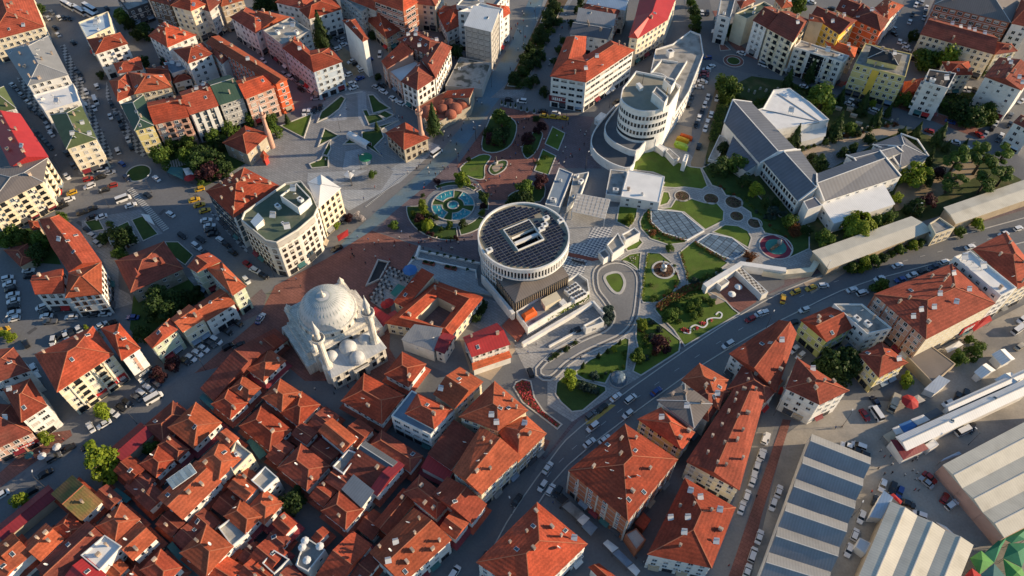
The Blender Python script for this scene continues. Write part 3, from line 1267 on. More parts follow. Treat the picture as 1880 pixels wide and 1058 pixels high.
# wide street and boulevards
S_('pedestrian_street', 'p', [(455, 560), (520, 520), (600, 478), (650, 425), (740, 345), (800, 290), (845, 235), (885, 168), (935, 85), (980, -20), (1008, -20),
   (965, 90), (930, 165), (893, 212), (845, 280), (790, 335), (722, 392), (640, 455), (560, 525), (500, 575)], 'street_blue', 1)
S_('pavement', 'p', [(600, 345), (640, 388), (735, 335), (808, 268), (792, 262), (690, 328)], 'paving_pale', 2)
S_('pavement', 'p', [(1005, -20), (1062, -20), (1000, 90), (960, 180), (900, 180), (935, 150), (968, 90)], 'paving_grey', 1)
S_('planted_median', 'p', [(1010, -10), (1048, -10), (990, 95), (955, 165), (925, 165), (960, 100)], 'soil', 2)
for q in ([(955, 120), (978, 125), (960, 160), (932, 158)], [(972, 85), (1000, 85), (984, 112), (962, 112)], [(988, 50), (1014, 50), (1003, 78), (976, 78)], [(1002, 15), (1030, 15), (1018, 42), (992, 42)]):
    lawn('p', q, 0, 'rough_grass', 'kerb', 'planting_bed', 4, .3)
# geometric square with the small mosques
S_('square_paving', 'p', [(395, 312), (440, 262), (500, 262), (515, 245), (560, 212), (600, 183), (635, 160), (690, 170), (730, 215), (748, 250), (795, 262), (700, 345), (640, 388), (600, 335), (520, 335), (470, 372), (430, 335)], 'paving_grey', 1)
S_('square_paving', 'O', [(265, 350), (400, 185), (405, 372), (150, 395)], 'paving_pale', 2)
S_('square_paving', 'O', [(510, 108), (585, 98), (615, 405), (565, 440), (515, 345)], 'paving_pale', 2)
S_('square_paving', 'O', [(395, 680), (545, 650), (640, 800), (480, 870), (365, 855)], 'paving_pale', 2)
S_('square_paving', 'O', [(30, 890), (380, 870), (620, 860), (340, 990), (20, 1000)], 'paving_pale', 2)
S_('square_paving', 'O', [(300, 1050), (800, 800), (860, 880), (740, 1058)], 'paving_grey', 2)
for q in ([(130, 390), (165, 300), (350, 148), (388, 170), (330, 270), (240, 340)], [(140, 622), (195, 465), (322, 532)], [(565, 285), (600, 282), (622, 332), (700, 322), (765, 375), (625, 420)],
          [(708, 320), (775, 290), (855, 330), (790, 362)], [(620, 140), (660, 135), (720, 200), (822, 265), (665, 310)], [(560, 495), (735, 470), (760, 545), (665, 640), (740, 722), (560, 600)],
          [(722, 442), (890, 390), (745, 462)], [(50, 805), (150, 765), (180, 725), (225, 738), (220, 830), (72, 842)], [(178, 712), (238, 592), (248, 655), (215, 722)], [(385, 610), (440, 560), (500, 605)]):
    lawn('O', q, 0, 'grass_dark', 'kerb', 'lawn', 4, .45, h=.5)
lawn('B', [(165, 682), (330, 618), (287, 745)], 0, 'grass', 'kerb', 'lawn', 4, .4, h=.5)
lawn('B', [(370, 650), (390, 600), (500, 520), (508, 535), (470, 585)], 0, 'grass_dark', None)
# red square with flower beds
S_('red_square', 'P', [(-10, 720), (240, 375), (420, 140), (700, 190), (830, 260), (890, 330), (840, 560), (720, 790), (640, 900), (520, 1045), (330, 1045), (200, 870), (90, 800)], 'paving_red', 2)
S_('dark_paving', 'P', [(690, 180), (1330, 240), (1290, 340), (1290, 560), (1400, 740), (985, 735), (870, 1058), (760, 1200), (480, 1200), (520, 1040), (640, 880), (830, 560), (880, 330), (830, 260)], 'paving_purple', 1)
S_('dark_paving', 'p', [(720, 392), (790, 335), (838, 290), (862, 330), (905, 360), (960, 345), (975, 330), (1010, 310), (1040, 330), (1000, 400), (880, 480), (770, 450), (690, 425)], 'paving_purple', 1)
for q, m in (([(250, 560), (250, 440), (300, 300), (360, 200), (480, 230), (570, 320), (520, 500), (380, 580)], 'grass_dark'), ([(30, 735), (210, 615), (320, 625), (260, 720), (250, 840), (120, 820)], 'grass'),
             ([(855, 500), (925, 340), (1040, 400), (975, 560)], 'grass'), ([(830, 560), (950, 620), (880, 800), (750, 760)], 'grass'), ([(640, 590), (640, 520), (750, 380), (820, 400), (800, 480), (760, 570), (680, 640)], 'grass_dark'),
             ([(515, 1050), (530, 985), (700, 930), (840, 900), (800, 1060)], 'grass_dark')):
    lawn('P', q, 0 if len(q) == 4 else 3, m, 'kerb', 'lawn', 4, .4)
lawn('P', [(310, 760), (340, 700), (430, 665), (480, 680), (450, 750), (360, 800)], 4, 'grass_dark', 'kerb', 'lawn', 4, .4)
lawn('P', [(335, 740), (350, 715), (440, 690), (430, 735), (370, 775)], 3, 'paving_tan', None, 'planting_bed', 5)
# mosque precinct
S_('mosque_precinct', 'p', [(505, 525), (600, 475), (683, 424), (768, 452), (742, 496), (720, 520), (715, 640), (750, 700), (600, 745), (500, 700), (370, 740), (300, 770), (340, 700), (470, 590)], 'paving_red', 2)
S_('forecourt', 'W', [(440, 255), (830, 340), (840, 440), (940, 500), (720, 470), (560, 400), (420, 340), (370, 335)], 'paving_pale', 3)
S_('forecourt', 'W', [(470, 210), (850, 290), (830, 340), (440, 255)], 'paving_grey', 3)
S_('cafe_terrace', 'W', [(260, 330), (420, 380), (300, 540), (210, 590), (140, 540), (200, 420)], 'paving_light', 3)
S_('forecourt', 'W', [(880, 520), (1010, 560), (1060, 630), (980, 700), (850, 720), (790, 690), (870, 600)], 'paving_grey', 2)
S_('forecourt', 'W', [(720, 790), (1060, 800), (1110, 860), (1000, 1040), (930, 1058), (790, 1000)], 'paving_tan', 1)
# zigzag pavements of the old avenue
S_('zigzag_pavement', 'A', [(325, 250), (350, 240), (425, 395), (520, 640), (615, 850), (575, 880), (500, 720), (440, 590), (380, 420)], 'zigzag_paving', 2)
S_('zigzag_pavement', 'A', [(575, 440), (610, 560), (655, 610), (730, 745), (835, 830), (770, 850), (700, 800), (625, 640), (570, 520)], 'zigzag_paving', 2)
S_('zigzag_pavement', 'A', [(90, 420), (140, 430), (245, 610), (205, 630)], 'zigzag_paving', 2)
S_('zigzag_pavement', 'V', [(105, 440), (190, 520), (420, 760), (470, 850), (400, 800), (240, 620), (130, 490)], 'zigzag_paving', 2)
S_('pavement', 'A', [(430, 880), (580, 850), (620, 900), (480, 960), (420, 940)], 'paving_grey', 2)
S_('car_park', 'B', [(480, 240), (600, 330), (660, 310), (640, 380), (560, 410), (500, 360), (470, 280)], 'earth', 1)
# little park and lanes on the left
S_('pavement', 'E', [(440, 190), (760, 130), (880, 260), (720, 320), (560, 420), (450, 300)], 'paving_grey', 1)
for q in ([(460, 200), (530, 185), (560, 240), (500, 250)], [(585, 250), (690, 200), (745, 310), (640, 340)], [(715, 190), (770, 170), (850, 265), (775, 300)], [(895, 310), (960, 310), (1040, 380), (1000, 430), (930, 380)]):
    lawn('E', q, 0, 'grass_dark', 'kerb', 'lawn', 4, .3)
S_('lane', 'E', [(555, 400), (640, 400), (640, 560), (700, 590), (720, 640), (580, 680), (620, 580)], 'paving_light', 2)
S_('lane', 'E', [(890, 540), (1040, 490), (1060, 520), (930, 590)], 'paving_grey', 2)
S_('garden_soil', 'E', [(720, 600), (1010, 500), (1110, 610), (900, 720), (790, 830), (700, 780)], 'grass_dark', 2)
S_('garden_soil', 'A', [(830, 860), (960, 790), (1180, 760), (1330, 880), (1200, 960), (1100, 1010), (1040, 960)], 'grass_dark', 2)
S_('garden_soil', 'E', [(0, 250), (200, 230), (290, 330), (330, 430), (200, 420), (100, 330), (0, 340)], 'grass_dark', 2)
S_('pavement', 'E', [(1180, 760), (1411, 560), (1440, 600), (1411, 690), (1240, 770)], 'paving_purple', 1)
S_('red_pavement', 'I', [(0, 500), (240, 290), (380, 270), (390, 300), (0, 580)], 'paving_red', 2)
# crossing stripes
def stripes(t, a, b, n, w, L, ang, mat='paint_white'):
    """Zebra bars between two photo points."""
    A, Bp = G2(t, *a), G2(t, *b)
    d = (Bp - A).normalized()
    nr = Vector((-d.y, d.x))
    for k in range(n):
        c = A + (Bp - A) * ((k + .5) / n)
        sheet('crossing_bar', None, None, mat, 6, raw=[c - d * w / 2 - nr * L / 2, c + d * w / 2 - nr * L / 2, c + d * w / 2 + nr * L / 2, c - d * w / 2 + nr * L / 2])
stripes('E', (700, 20), (900, 245), 26, .7, 2.4, 0)
stripes('A', (890, 900), (1000, 870), 8, .7, 5.0, 0)
stripes('O', (395, 130), (560, 100), 5, 1.6, 1.0, 0)
stripes('F', (620, 120), (840, -60), 30, .45, .9, 0)
# the long road on the right
road = [(870, 1080), (930, 960), (1010, 845), (1065, 785), (1220, 670), (1400, 555), (1560, 490), (1900, 395)]
road2 = [(1900, 440), (1600, 515), (1470, 570), (1330, 645), (1200, 732), (1042, 855), (965, 965), (912, 1080)]
S_('road', 'p', road + road2, 'road', 1)
mid = smooth_line([(G2('p', *a) + G2('p', *b)) / 2 for a, b in zip(road, reversed(road2))], 4)
for i in range(2, len(mid) - 1):
    L = (mid[i + 1] - mid[i])
    m = int(L.length // 6)
    for k in range(m):
        p = mid[i] + L * (k / m)
        ribbon('lane_dash', [p, p + L.normalized() * 2.2], .16, 'paint_white', 6)
for side in (road, list(reversed(road2))):
    ribbon('kerb', smooth_line([G2('p', *a) for a in side], 3), .35, 'kerb', h=.17)
S_('pavement', 'p', [(1000, 845), (1060, 775), (1215, 660), (1400, 545), (1560, 478), (1900, 380), (1900, 372), (1560, 468), (1440, 505), (1385, 545), (1290, 600), (1200, 650), (1155, 705), (1040, 770), (985, 840)], 'paving_purple', 1)
S_('pavement', 'p', [(940, 900), (1000, 830), (1010, 810), (985, 800), (935, 880)], 'paving_red', 2)
S_('bus_bay', 'K', [(425, 215), (545, 130), (590, 135), (470, 230), (430, 240)], 'paint_yellow', 3)
S_('car_park', 'p', [(1475, 520), (1560, 478), (1600, 470), (1530, 515), (1490, 540)], 'paving_tan', 2)
# streets of the upper right
for nm, L, w, m in (('street', [(1276, -20), (1288, 40), (1310, 85), (1348, 112), (1430, 132), (1560, 178), (1700, 228), (1790, 265), (1910, 330)], 13, 'road'),
                    ('street', [(1690, -20), (1672, 40), (1648, 100)], 12, 'road'), ('street', [(1870, 180), (1845, 215), (1815, 258)], 9, 'road'),
                    ('street', [(1240, -10), (1215, 60), (1190, 110)], 9, 'road_light'), ('street', [(1295, 130), (1290, 190), (1275, 260), (1262, 300)], 15, 'road_light'),
                    ('red_pavement', [(1316, 20), (1340, 70), (1375, 100), (1450, 120), (1560, 160), (1700, 212), (1800, 250)], 4.5, 'paving_red')):
    ribbon(nm, smooth_line([G2('p', *q) for q in L], 5), w, m, 1 if nm == 'street' else 2)
c0 = G2('p', 1346.5, 112.5)
circ = lambda c, r, n=32: [c + Vector((math.cos(2 * math.pi * k / n), math.sin(2 * math.pi * k / n))) * r for k in range(n)]
S_('traffic_island', None, None, 'paving_red', 5, raw=circ(c0, 4.6))
kerb_ring(circ(c0, 4.6), .3, .27)
lawn(None, None, 0, 'grass_dark', 'kerb', 'lawn', 6, .3, raw=circ(c0, 2.9))
lawn('C', [(1145, 215), (1205, 270), (1155, 275)], 0, 'paving_red', 'kerb', 'traffic_island', 5, .3)
c0 = G2('A', 748, 937)
lawn(None, None, 0, 'grass_dark', 'kerb', 'lawn', 5, .5, raw=circ(c0, 4.6))
# museum grounds
S_('museum_grounds', 'p', [(1318, 170), (1380, 140), (1450, 150), (1560, 195), (1680, 240), (1790, 280), (1875, 330), (1860, 352), (1740, 392), (1620, 430), (1500, 475), (1470, 440), (1400, 390), (1330, 330), (1295, 300), (1298, 250)], 'rough_grass', 1)
S_('earth_path', 'M', [(600, 500), (740, 450), (940, 390), (1290, 295), (1420, 320), (1200, 400), (900, 480), (720, 530)], 'paving_tan', 3)
S_('earth_yard', 'M', [(1330, 690), (1560, 600), (1800, 520), (1900, 640), (1500, 850), (1300, 900), (1270, 830)], 'earth', 3)
S_('earth_yard', 'M', [(620, 480), (760, 450), (1000, 400), (1180, 420), (1000, 520), (860, 600), (760, 600)], 'paving_grey', 2)
S_('earth_strip', 'p', [(1318, 150), (1328, 165), (1308, 240), (1290, 310), (1275, 330), (1268, 300), (1290, 240)], 'earth', 3)
# yards on the right
S_('market_yard', 'p', [(1440, 800), (1480, 770), (1545, 735), (1590, 735), (1680, 740), (1760, 680), (1910, 570), (1910, 1100), (1370, 1100)], 'concrete_yard', 1)
S_('yard', 'p', [(1640, 740), (1700, 650), (1910, 545), (1910, 680), (1760, 740)], 'concrete_yard', 2)
S_('red_pavement', 'p', [(1330, 1080), (1437, 770), (1452, 772), (1400, 940), (1365, 1080)], 'paving_red', 3)
S_('side_street', 'p', [(1440, 640), (1470, 640), (1420, 790), (1340, 1060), (1300, 1060), (1380, 820)], 'road_light', 1)
S_('scrub', 'a', [(330, 500), (420, 370), (700, 380), (950, 540), (830, 700), (700, 720), (560, 650), (330, 570)], 'rough_grass', 2)
S_('red_pavement', 'a', [(330, 580), (560, 650), (700, 720), (800, 740), (740, 790), (560, 720), (330, 640)], 'paving_red', 3)
# garden paving, lawns and beds
S_('garden_paving', 'p', [(1160, 262), (1215, 240), (1285, 300), (1400, 380), (1490, 460), (1495, 490), (1440, 500), (1345, 490), (1300, 520), (1240, 580), (1250, 640), (1235, 655), (1155, 705), (1050, 775), (1005, 745), (1005, 700), (970, 690), (945, 640), (1060, 560), (1010, 500), (1030, 380), (1100, 380), (1160, 380)], 'paving_light', 2)
for q, sm, m in (([(385, 150), (560, 170), (660, 210), (650, 298), (740, 305), (830, 298), (980, 318), (1022, 290), (965, 140), (880, 130), (700, 60), (560, -10), (400, -10)], 0, 'grass'),
                 ([(985, 140), (1070, 285), (1150, 310), (1190, 370), (1260, 380), (1330, 420), (1330, 470), (1405, 520), (1415, 570), (1470, 580), (1495, 640), (1525, 695), (1600, 710), (1700, 755), (1765, 850), (1740, 905), (1900, 830), (1900, 640), (1650, 560), (1500, 420), (1350, 250), (1100, 80)], 0, 'grass_dark'),
                 ([(640, 485), (715, 480), (755, 415), (820, 428), (890, 405), (1000, 440), (1110, 448), (1165, 510), (1160, 590), (1010, 665), (830, 515)], 0, 'grass'),
                 ([(1080, 690), (1180, 630), (1290, 640), (1370, 680), (1402, 740), (1378, 820), (1240, 735)], 0, 'grass'),
                 ([(620, 460), (650, 345), (690, 350), (705, 400), (680, 440)], 0, 'grass'),
                 ([(530, 490), (540, 600), (640, 690), (850, 750), (830, 780), (690, 795), (540, 745), (460, 660), (450, 600), (480, 530)], 0, 'grass'),
                 ([(270, 470), (420, 480), (410, 560), (350, 650), (250, 600)], 0, 'grass'), ([(330, 830), (440, 750), (465, 780), (420, 830), (340, 850)], 0, 'grass')):
    lawn('Q', q, sm, m, 'kerb', 'lawn', 4, .45)
for x, y, r in ((810, 380, 60), (1060, 402, 62), (1255, 432, 72), (1280, 553, 56), (1435, 613, 58)):
    c = G2('Q', x, y)
    lawn(None, None, 0, 'soil', 'kerb', 'planting_bed', 5, .35, raw=circ(c, r * .21277 / ppm((c.x, c.y, 0))))
for q, m in (([(150, 170), (230, 175), (300, 230), (350, 310), (370, 370), (310, 450), (220, 510), (120, 512), (105, 490), (130, 330)], 'grass'), ([(370, 170), (470, 90), (700, 240), (620, 300), (540, 370), (430, 380), (415, 300)], 'grass'),
             ([(200, 560), (430, 400), (530, 390), (545, 430), (690, 510), (735, 560), (775, 590), (405, 810), (330, 700), (230, 600)], 'grass'),
             ([(75, 640), (160, 620), (260, 690), (370, 780), (360, 850), (100, 1015), (50, 990), (90, 850), (70, 760)], 'grass')):
    lawn('X', q, 0, m, 'kerb', 'lawn', 4, .45)
lawn('S', [(1025, 465), (1080, 432), (1150, 420), (1140, 540)], 0, 'grass', 'kerb', 'lawn', 4, .4)
for q, m, nm in (([(580, 620), (570, 590), (690, 490), (780, 450), (880, 370), (1000, 295), (1030, 310), (1000, 580), (870, 600), (820, 690), (650, 660)], 'grass', 'lawn'),
                 ([(400, 690), (440, 650), (580, 660), (820, 730), (825, 760), (620, 930), (530, 940), (440, 860), (390, 790)], 'grass_dark', 'lawn'),
                 ([(20, 730), (40, 690), (90, 665), (160, 680), (190, 820), (270, 940), (430, 1058), (400, 1090), (230, 960), (100, 860)], 'soil', 'planting_bed'),
                 ([(300, 490), (380, 400), (540, 310), (595, 325), (480, 400), (330, 500)], 'soil', 'planting_bed')):
    lawn('R', q, 0, m, 'kerb', nm, 4, .45)
S_('forecourt_road', 'p', [(900, 700), (950, 640), (1005, 700), (1010, 745), (1050, 775), (1000, 840), (960, 780), (930, 740)], 'road', 1)
loop = [(870, 560), (905, 515), (985, 492), (1070, 515), (1120, 580), (1115, 720), (1090, 860), (1020, 950), (900, 1010), (760, 1075), (640, 1150), (540, 1240), (490, 1200), (620, 1090), (800, 1000), (920, 950), (975, 890), (985, 820), (930, 730), (880, 660)]
o, P = S_('carriage_loop', 'S', loop, 'road_light', 5, 3)
kerb_ring(P, .5, .27, 'kerb')
kerb_ring(inset(P, -.9), .3, .22, 'kerb_dark')
kerb_ring(inset(P, -1.7), .45, .27, 'kerb')
P = ccw([G2('S', *q) for q in [(920, 590), (955, 562), (1010, 562), (1037, 620), (1012, 680), (970, 668)]])
lawn(None, None, 4, 'grass', 'kerb', 'lawn', 7, 1.0, raw=P)
S_('triangle_paving', 'S', [(830, 242), (966, 250), (925, 400), (870, 445), (800, 470), (770, 560), (690, 605), (625, 500), (680, 360), (790, 350)], 'tri_paving', 5)
S_('red_pavement', 'S', [(668, 415), (880, 462), (830, 475), (660, 440)], 'steps_red', 7)
S_('ramp_floor', 'S', [(470, 985), (840, 770), (905, 840), (770, 905), (700, 950), (520, 1058)], 'paving_grey', 5)
S_('forecourt', 'S', [(300, 1040), (470, 980), (520, 1058), (420, 1090)], 'paving_light', 5)
for k, (f1, f2) in enumerate(((0, .28), (.28, .55), (.55, .8), (.8, 1.0))):     # broad red steps
    A, Bq, C, D = G2('S', 225, 910), G2('S', 300, 838), G2('S', 392, 930), G2('S', 330, 1015)
    p = [A.lerp(Bq, f1), A.lerp(Bq, f2), D.lerp(C, f2), D.lerp(C, f1)]
    b = MB()
    b.prism(ccw(p), 0, .9 - .18 * (3 - k) + .18)
    tag(b.obj('red_step', ['steps_red']), kind='structure')
# terrace with cafe below the garden wall
S_('cafe_terrace', 'X', [(600, 400), (740, 300), (900, 470), (900, 510), (790, 580), (690, 510)], 'paving_red', 6)
S_('cafe_terrace', 'X', [(540, 415), (610, 405), (700, 505), (620, 530)], 'paving_tan', 6)
S_('sunken_yard', 'X', [(800, 250), (1096, 290), (1096, 390), (980, 450)], 'road', 6)

# worn patches and covers in the carriageways
pr_ = random.Random(77)
for t, x0, x1, y0, y1, n in (('A', 330, 720, 60, 900, 16), ('E', 250, 1400, 20, 300, 26), ('E', 60, 700, 690, 800, 10), ('I', 80, 900, 60, 620, 14), ('K', 60, 900, 40, 700, 20), ('H', 0, 1300, 260, 720, 18), ('L', 560, 1300, 150, 800, 26), ('C', 1040, 1400, 60, 420, 12), ('D', 300, 1300, 420, 800, 12), ('O', 100, 900, 60, 900, 10), ('F', 30, 600, 100, 600, 14)):
    for _ in range(n):
        c = G2(t, pr_.uniform(x0, x1), pr_.uniform(y0, y1))
        a_, w, d = pr_.uniform(0, 3.1), pr_.uniform(.8, 6.5), pr_.uniform(.7, 2.2)
        u_ = Vector((math.cos(a_), math.sin(a_)))
        v_ = Vector((-u_.y, u_.x))
        sheet('road_patch', None, None, pr_.choice(('road', 'road_light', 'kerb_dark', 'asphalt', 'road')), 0, raw=[c + u_ * w * (i + pr_.uniform(-.12, .12)) / 2 + v_ * d * (j + pr_.uniform(-.15, .15)) / 2 for i, j in ((-1, -1), (1, -1), (1, 1), (-1, 1))])


# -- buildings of the upper left
tr, to, tb = 'tile_red', 'tile_red_lit', 'tile_brown'  # the second is the red tile brightened in place of sunlight
B('A', [(240, 145), (150, -80), (-150, -80), (-60, 225)], 12, 'hh', 'cr', tr, 'large cream block with red hip roof at the head of the two avenues')
B('A', [(370, 405), (262, 195), (25, 275), (150, 465)], 14, 'hh', 'wh', 'metal_grey', 'white corner block with grey metal hip roof dotted with vents', 's', 14, kinds=('chimney', 'skylight', 'dish'))
B('A', [(245, 608), (432, 552), (400, 458), (182, 520)], 11, 'f', 'wh', 'deck_white', 'low white flat-roofed link between grey roof and green roof blocks', 's', 4)
B('A', [(525, 752), (440, 570), (272, 622), (358, 808)], 15, 'hh', 'cr', 'metal_green', 'cream block with green metal hip roof facing the roundabout', 's', 9, kinds=('chimney', 'dish', 'heater'))
B('A', [(265, 850), (110, 615), (-70, 640), (60, 905)], 14, 'gg', 'wh', 'metal_red', 'block with bright crimson metal roof on the narrow left street', 's', 8)
B('A', [(-80, 1140), (235, 985), (258, 855), (-80, 925)], 14, 'hh', 'cr', 'metal_brown', 'long cream balcony block with brown roof and rounded corner', 'c', 3, slope=.2)
B('A', [(-60, 622), (88, 586), (22, 468), (-90, 480)], 12, 'hh', 'wh', 'metal_green', 'block with pale green roof between crimson roof and left street', 's', 1)
B('A', [(470, 212), (425, 128), (585, 68), (602, 150)], 12, 'f', 'cr', 'metal_blue', 'block with pale blue sheet roof beside the bus stand', 's', 4)
B('A', [(515, 295), (692, 237), (650, 178), (470, 215)], 14, 'hh', 'wh', tr, 'white balcony house with red hip roof below the pale blue roof', 'b', 4)
B('A', [(612, 345), (755, 305), (775, 375), (635, 398)], 9, 'hh', 'wh', tr, 'small lower red roof house tucked behind the white balcony house', 's', 2)
B('A', [(590, 440), (690, 395), (735, 505), (635, 550)], 12, 'hh', 'wh', tr, 'red roofed house with white dormer on the avenue', 's', 3)
B('A', [(725, 510), (928, 472), (885, 405), (690, 392)], 13, 'hh', 'cr', to, 'cream house with wide sunlit orange roof behind the dark green roof', 's', 5)
B('A', [(725, 708), (650, 565), (775, 515), (832, 680)], 15, 'hh', 'ye', 'metal_darkgreen', 'yellow corner block with dark green roof at the avenue corner', 's', 3, kinds=('skylight', 'chimney'))
B('A', [(830, 675), (1022, 632), (985, 515), (795, 555)], 15, 'gg', 'pk', tr, 'pink balcony block with red roof in the terrace behind trees', 'p', 3)
r_ = B('A', [(1024, 622), (1182, 572), (1118, 450), (968, 500)], 15, 'gg', 'wh', tr, 'white block with green window stripes and three curved dormers', 'g', 7)
for f_ in (.12, .37, .62, .87):
    panel(r_, 'A', (1024, 622), (1182, 572), 15, f_ - .055, f_ + .055, 3.4, 14.6, 'wall_wh', 'pilaster', out=.35)
B('A', [(1184, 570), (1318, 527), (1240, 405), (1118, 442)], 15, 'gg', 'gy', 'metal_darkgreen', 'grey hotel block with green roof and triangular dormers', 'm', 2)
B('f', [(1322, 268), (1605, 155), (1410, 50), (1225, 100)], 15, 'gg', 'pk', tr, 'white and pink block with red roof next to the green roofed hotel', 'w', 3)
B('p', [(529, 146), (402, 66), (378, 80), (506, 156)], 16, 'gg', 'or_', to, 'long diagonal sunlit orange roof ending in a bright orange facade', 's', 4)
B('A', [(1015, 345), (1150, 293), (1095, 232), (935, 272)], 15, 'hh', 'wh', tr, 'white courtyard block with red roof and blue skylight', 's', 5)
B('A', [(1150, 292), (1200, 347), (1245, 310), (1130, 240)], 14, 'hh', 'wh', tb, 'narrow courtyard house with dark brown red roof', 's', 2)
B('A', [(905, 258), (1062, 190), (880, 122), (800, 195)], 14, 'hh', 'wh', tr, 'white house with red roof and three small gabled dormers', 's', 9, kinds=('chimney', 'dish', 'dish'))
B('A', [(930, 405), (1012, 378), (980, 330), (885, 345)], 8, 'f', 'wh', 'deck_blue', 'low house with pale blue flat roof in the courtyard', 's', 2)
B('A', [(935, 452), (1035, 425), (1028, 392), (930, 408)], 6, 'hh', 'wh', tb, 'tiny brown roofed house below the pale blue flat roof', 'm', 1)
B('A', [(800, 400), (925, 440), (905, 352), (790, 378)], 9, 'gg', 'ta', tb, 'brown roofed rear house beside the wide orange roof', 's', 2)
B('A', [(920, 32), (1030, 62), (1112, 25), (985, -45)], 17, 'hh', 'cr', tr, 'tall house with blank cream gable wall by the upper lane', 's', 4)
B('A', [(800, 0), (918, 30), (968, -40), (850, -70)], 16, 'hh', 'bw', tb, 'brown timber fronted house beside the blank cream gable', 's', 3)
B('A', [(1195, 38), (1322, 0), (1250, -60), (1120, -12)], 14, 'hh', 'ta', to, 'tan house with pale orange roof on the upper lane', 's', 2)
B('p', [(422, 32), (470, 62), (502, 38), (452, 14)], 13, 'hh', 'wh', tr, 'white terrace house with red roof by the grey roofed block', 's', 5)
B('A', [(690, 62), (808, 20), (760, -60), (620, -30)], 9, 'f', 'dk', 'deck_grey', 'dark low shop block behind the bus stand', 's', 3)

# -- upper centre
B('B', [(315, 105), (494, 50), (430, -40), (262, 55)], 13, 'hh', 'wh', tr, 'white house with red hip roof behind the tall cedar', 's', 3)
B('B', [(660, 5), (825, 62), (905, 12), (800, -80)], 19, 'hh', 'br', tr, 'tall brick block with big windows and blank grey side wall', 'r', 3)
B('B', [(480, -20), (600, 70), (668, 20), (560, -60)], 14, 'f', 'gy', 'deck_concrete', 'grey window block beside the tall brick block', 's', 3)
B('B', [(735, 212), (820, 158), (660, 35), (600, 85)], 8, 'hh', 'ta', tr, 'low old house with red roof below the blank grey wall', 'x', 4)
B('B', [(495, 112), (605, 228), (637, 212), (566, 105)], 19, 'hh', 'wh', tr, 'narrow tall white tower house with red roof over the car park', None, 3)
B('B', [(172, 262), (340, 392), (497, 335), (430, 258), (320, 275), (238, 196)], 15, 'hh', 'lb', tr, 'angled pale blue and white corner block with red roof', 's', 6)
B('B', [(70, 172), (170, 247), (325, 172), (215, 100)], 14, 'f', 'gy', 'deck_concrete', 'grey block with worn concrete roof behind the pale blue corner block', 's', 5)
B('B', [(60, 160), (-10, 118), (95, 65), (238, 98)], 13, 'gg', 'wh', to, 'house with sunlit orange roof behind the worn concrete roof', 's', 3)
B('B', [(790, 215), (960, 302), (1088, 256), (898, 160)], 14, 'hh', 'bw', tb, 'rear half of timbered corner house with brown roof and skylights', 's', 12, kinds=('chimney', 'skylight', 'heater'))
B('B', [(810, 442), (900, 490), (1000, 425), (918, 330)], 13, 'hh', 'wh', tb, 'white half timbered corner house with dark brown roof', 'd', 2)
B('B', [(1000, 425), (1086, 258), (985, 252), (922, 322)], 13.6, 'gg', 'wh', tb, 'half timbered wing with brown roof beside the concrete ruin roof', 'd', 3)
B('B', [(735, 375), (870, 320), (918, 350), (812, 450)], 9, 'f', 'pk', 'metal_white', 'curved block with white sheet roof inside a red roof ring', 's', 0)
B('B', [(705, 332), (735, 374), (885, 316), (822, 262)], 11, 's', 'pk', tr, 'red tiled lean-to roof around the white sheet roof', 's', 1)
B('B', [(1150, 140), (1300, 175), (1345, 88), (1205, 65)], 20, 's', 'co', 'metal_white', 'tall block with bare concrete wall and pale sheet roof', 'g', 1)
B('B', [(1120, 70), (1345, 92), (1362, 55), (1240, 22)], 20, 'f', 'wh', 'deck_white', 'white upper block behind the bare concrete wall', 's', 2)
B('B', [(1010, 68), (1105, 60), (1095, 35), (1040, 32)], 11, 'hh', 'wh', tr, 'small white house with orange roof beside the tall concrete block', None, 1)
B('B', [(1360, 102), (1402, 72), (1395, 38), (1270, 18)], 15, 'hh', 'wh', tr, 'red roofed block on the boulevard edge', 's', 2)
B('B', [(1050, 465), (1250, 482), (1300, 342), (1130, 310)], 4.5, 'f', 'co', 'deck_moss', 'abandoned low building with mossy concrete roof slab', None, 2, parap=.25, cat='building')
B('p', [(820, 60), (880, 30), (850, 5), (800, 20)], 9, 'hh', 'wh', tr, 'low red roofed house by the parked minibus', 's', 2)
B('p', [(838, 12), (905, 20), (935, -15), (870, -25)], 14, 'f', 'wh', 'deck_grey', 'white flat block at the top of the boulevard', 's', 3)
B('p', [(620, -8), (690, 20), (720, -10), (660, -30)], 15, 'hh', 'gy', tr, 'grey house with red roof at the top edge of town', 's', 2)
B('p', [(745, 5), (800, 12), (815, -20), (765, -30)], 14, 'hh', 'cr', tb, 'cream house with brown roof at the top edge of town', 's', 2)
B('p', [(505, 5), (560, 18), (590, -12), (540, -30)], 13, 'hh', 'wh', tr, 'white house with red roof next to the white car yard', 's', 2)
B('p', [(330, 5), (385, 22), (420, -8), (370, -25)], 15, 'hh', 'gy', tb, 'grey fronted block with brown roof at the upper lane', 's', 2)

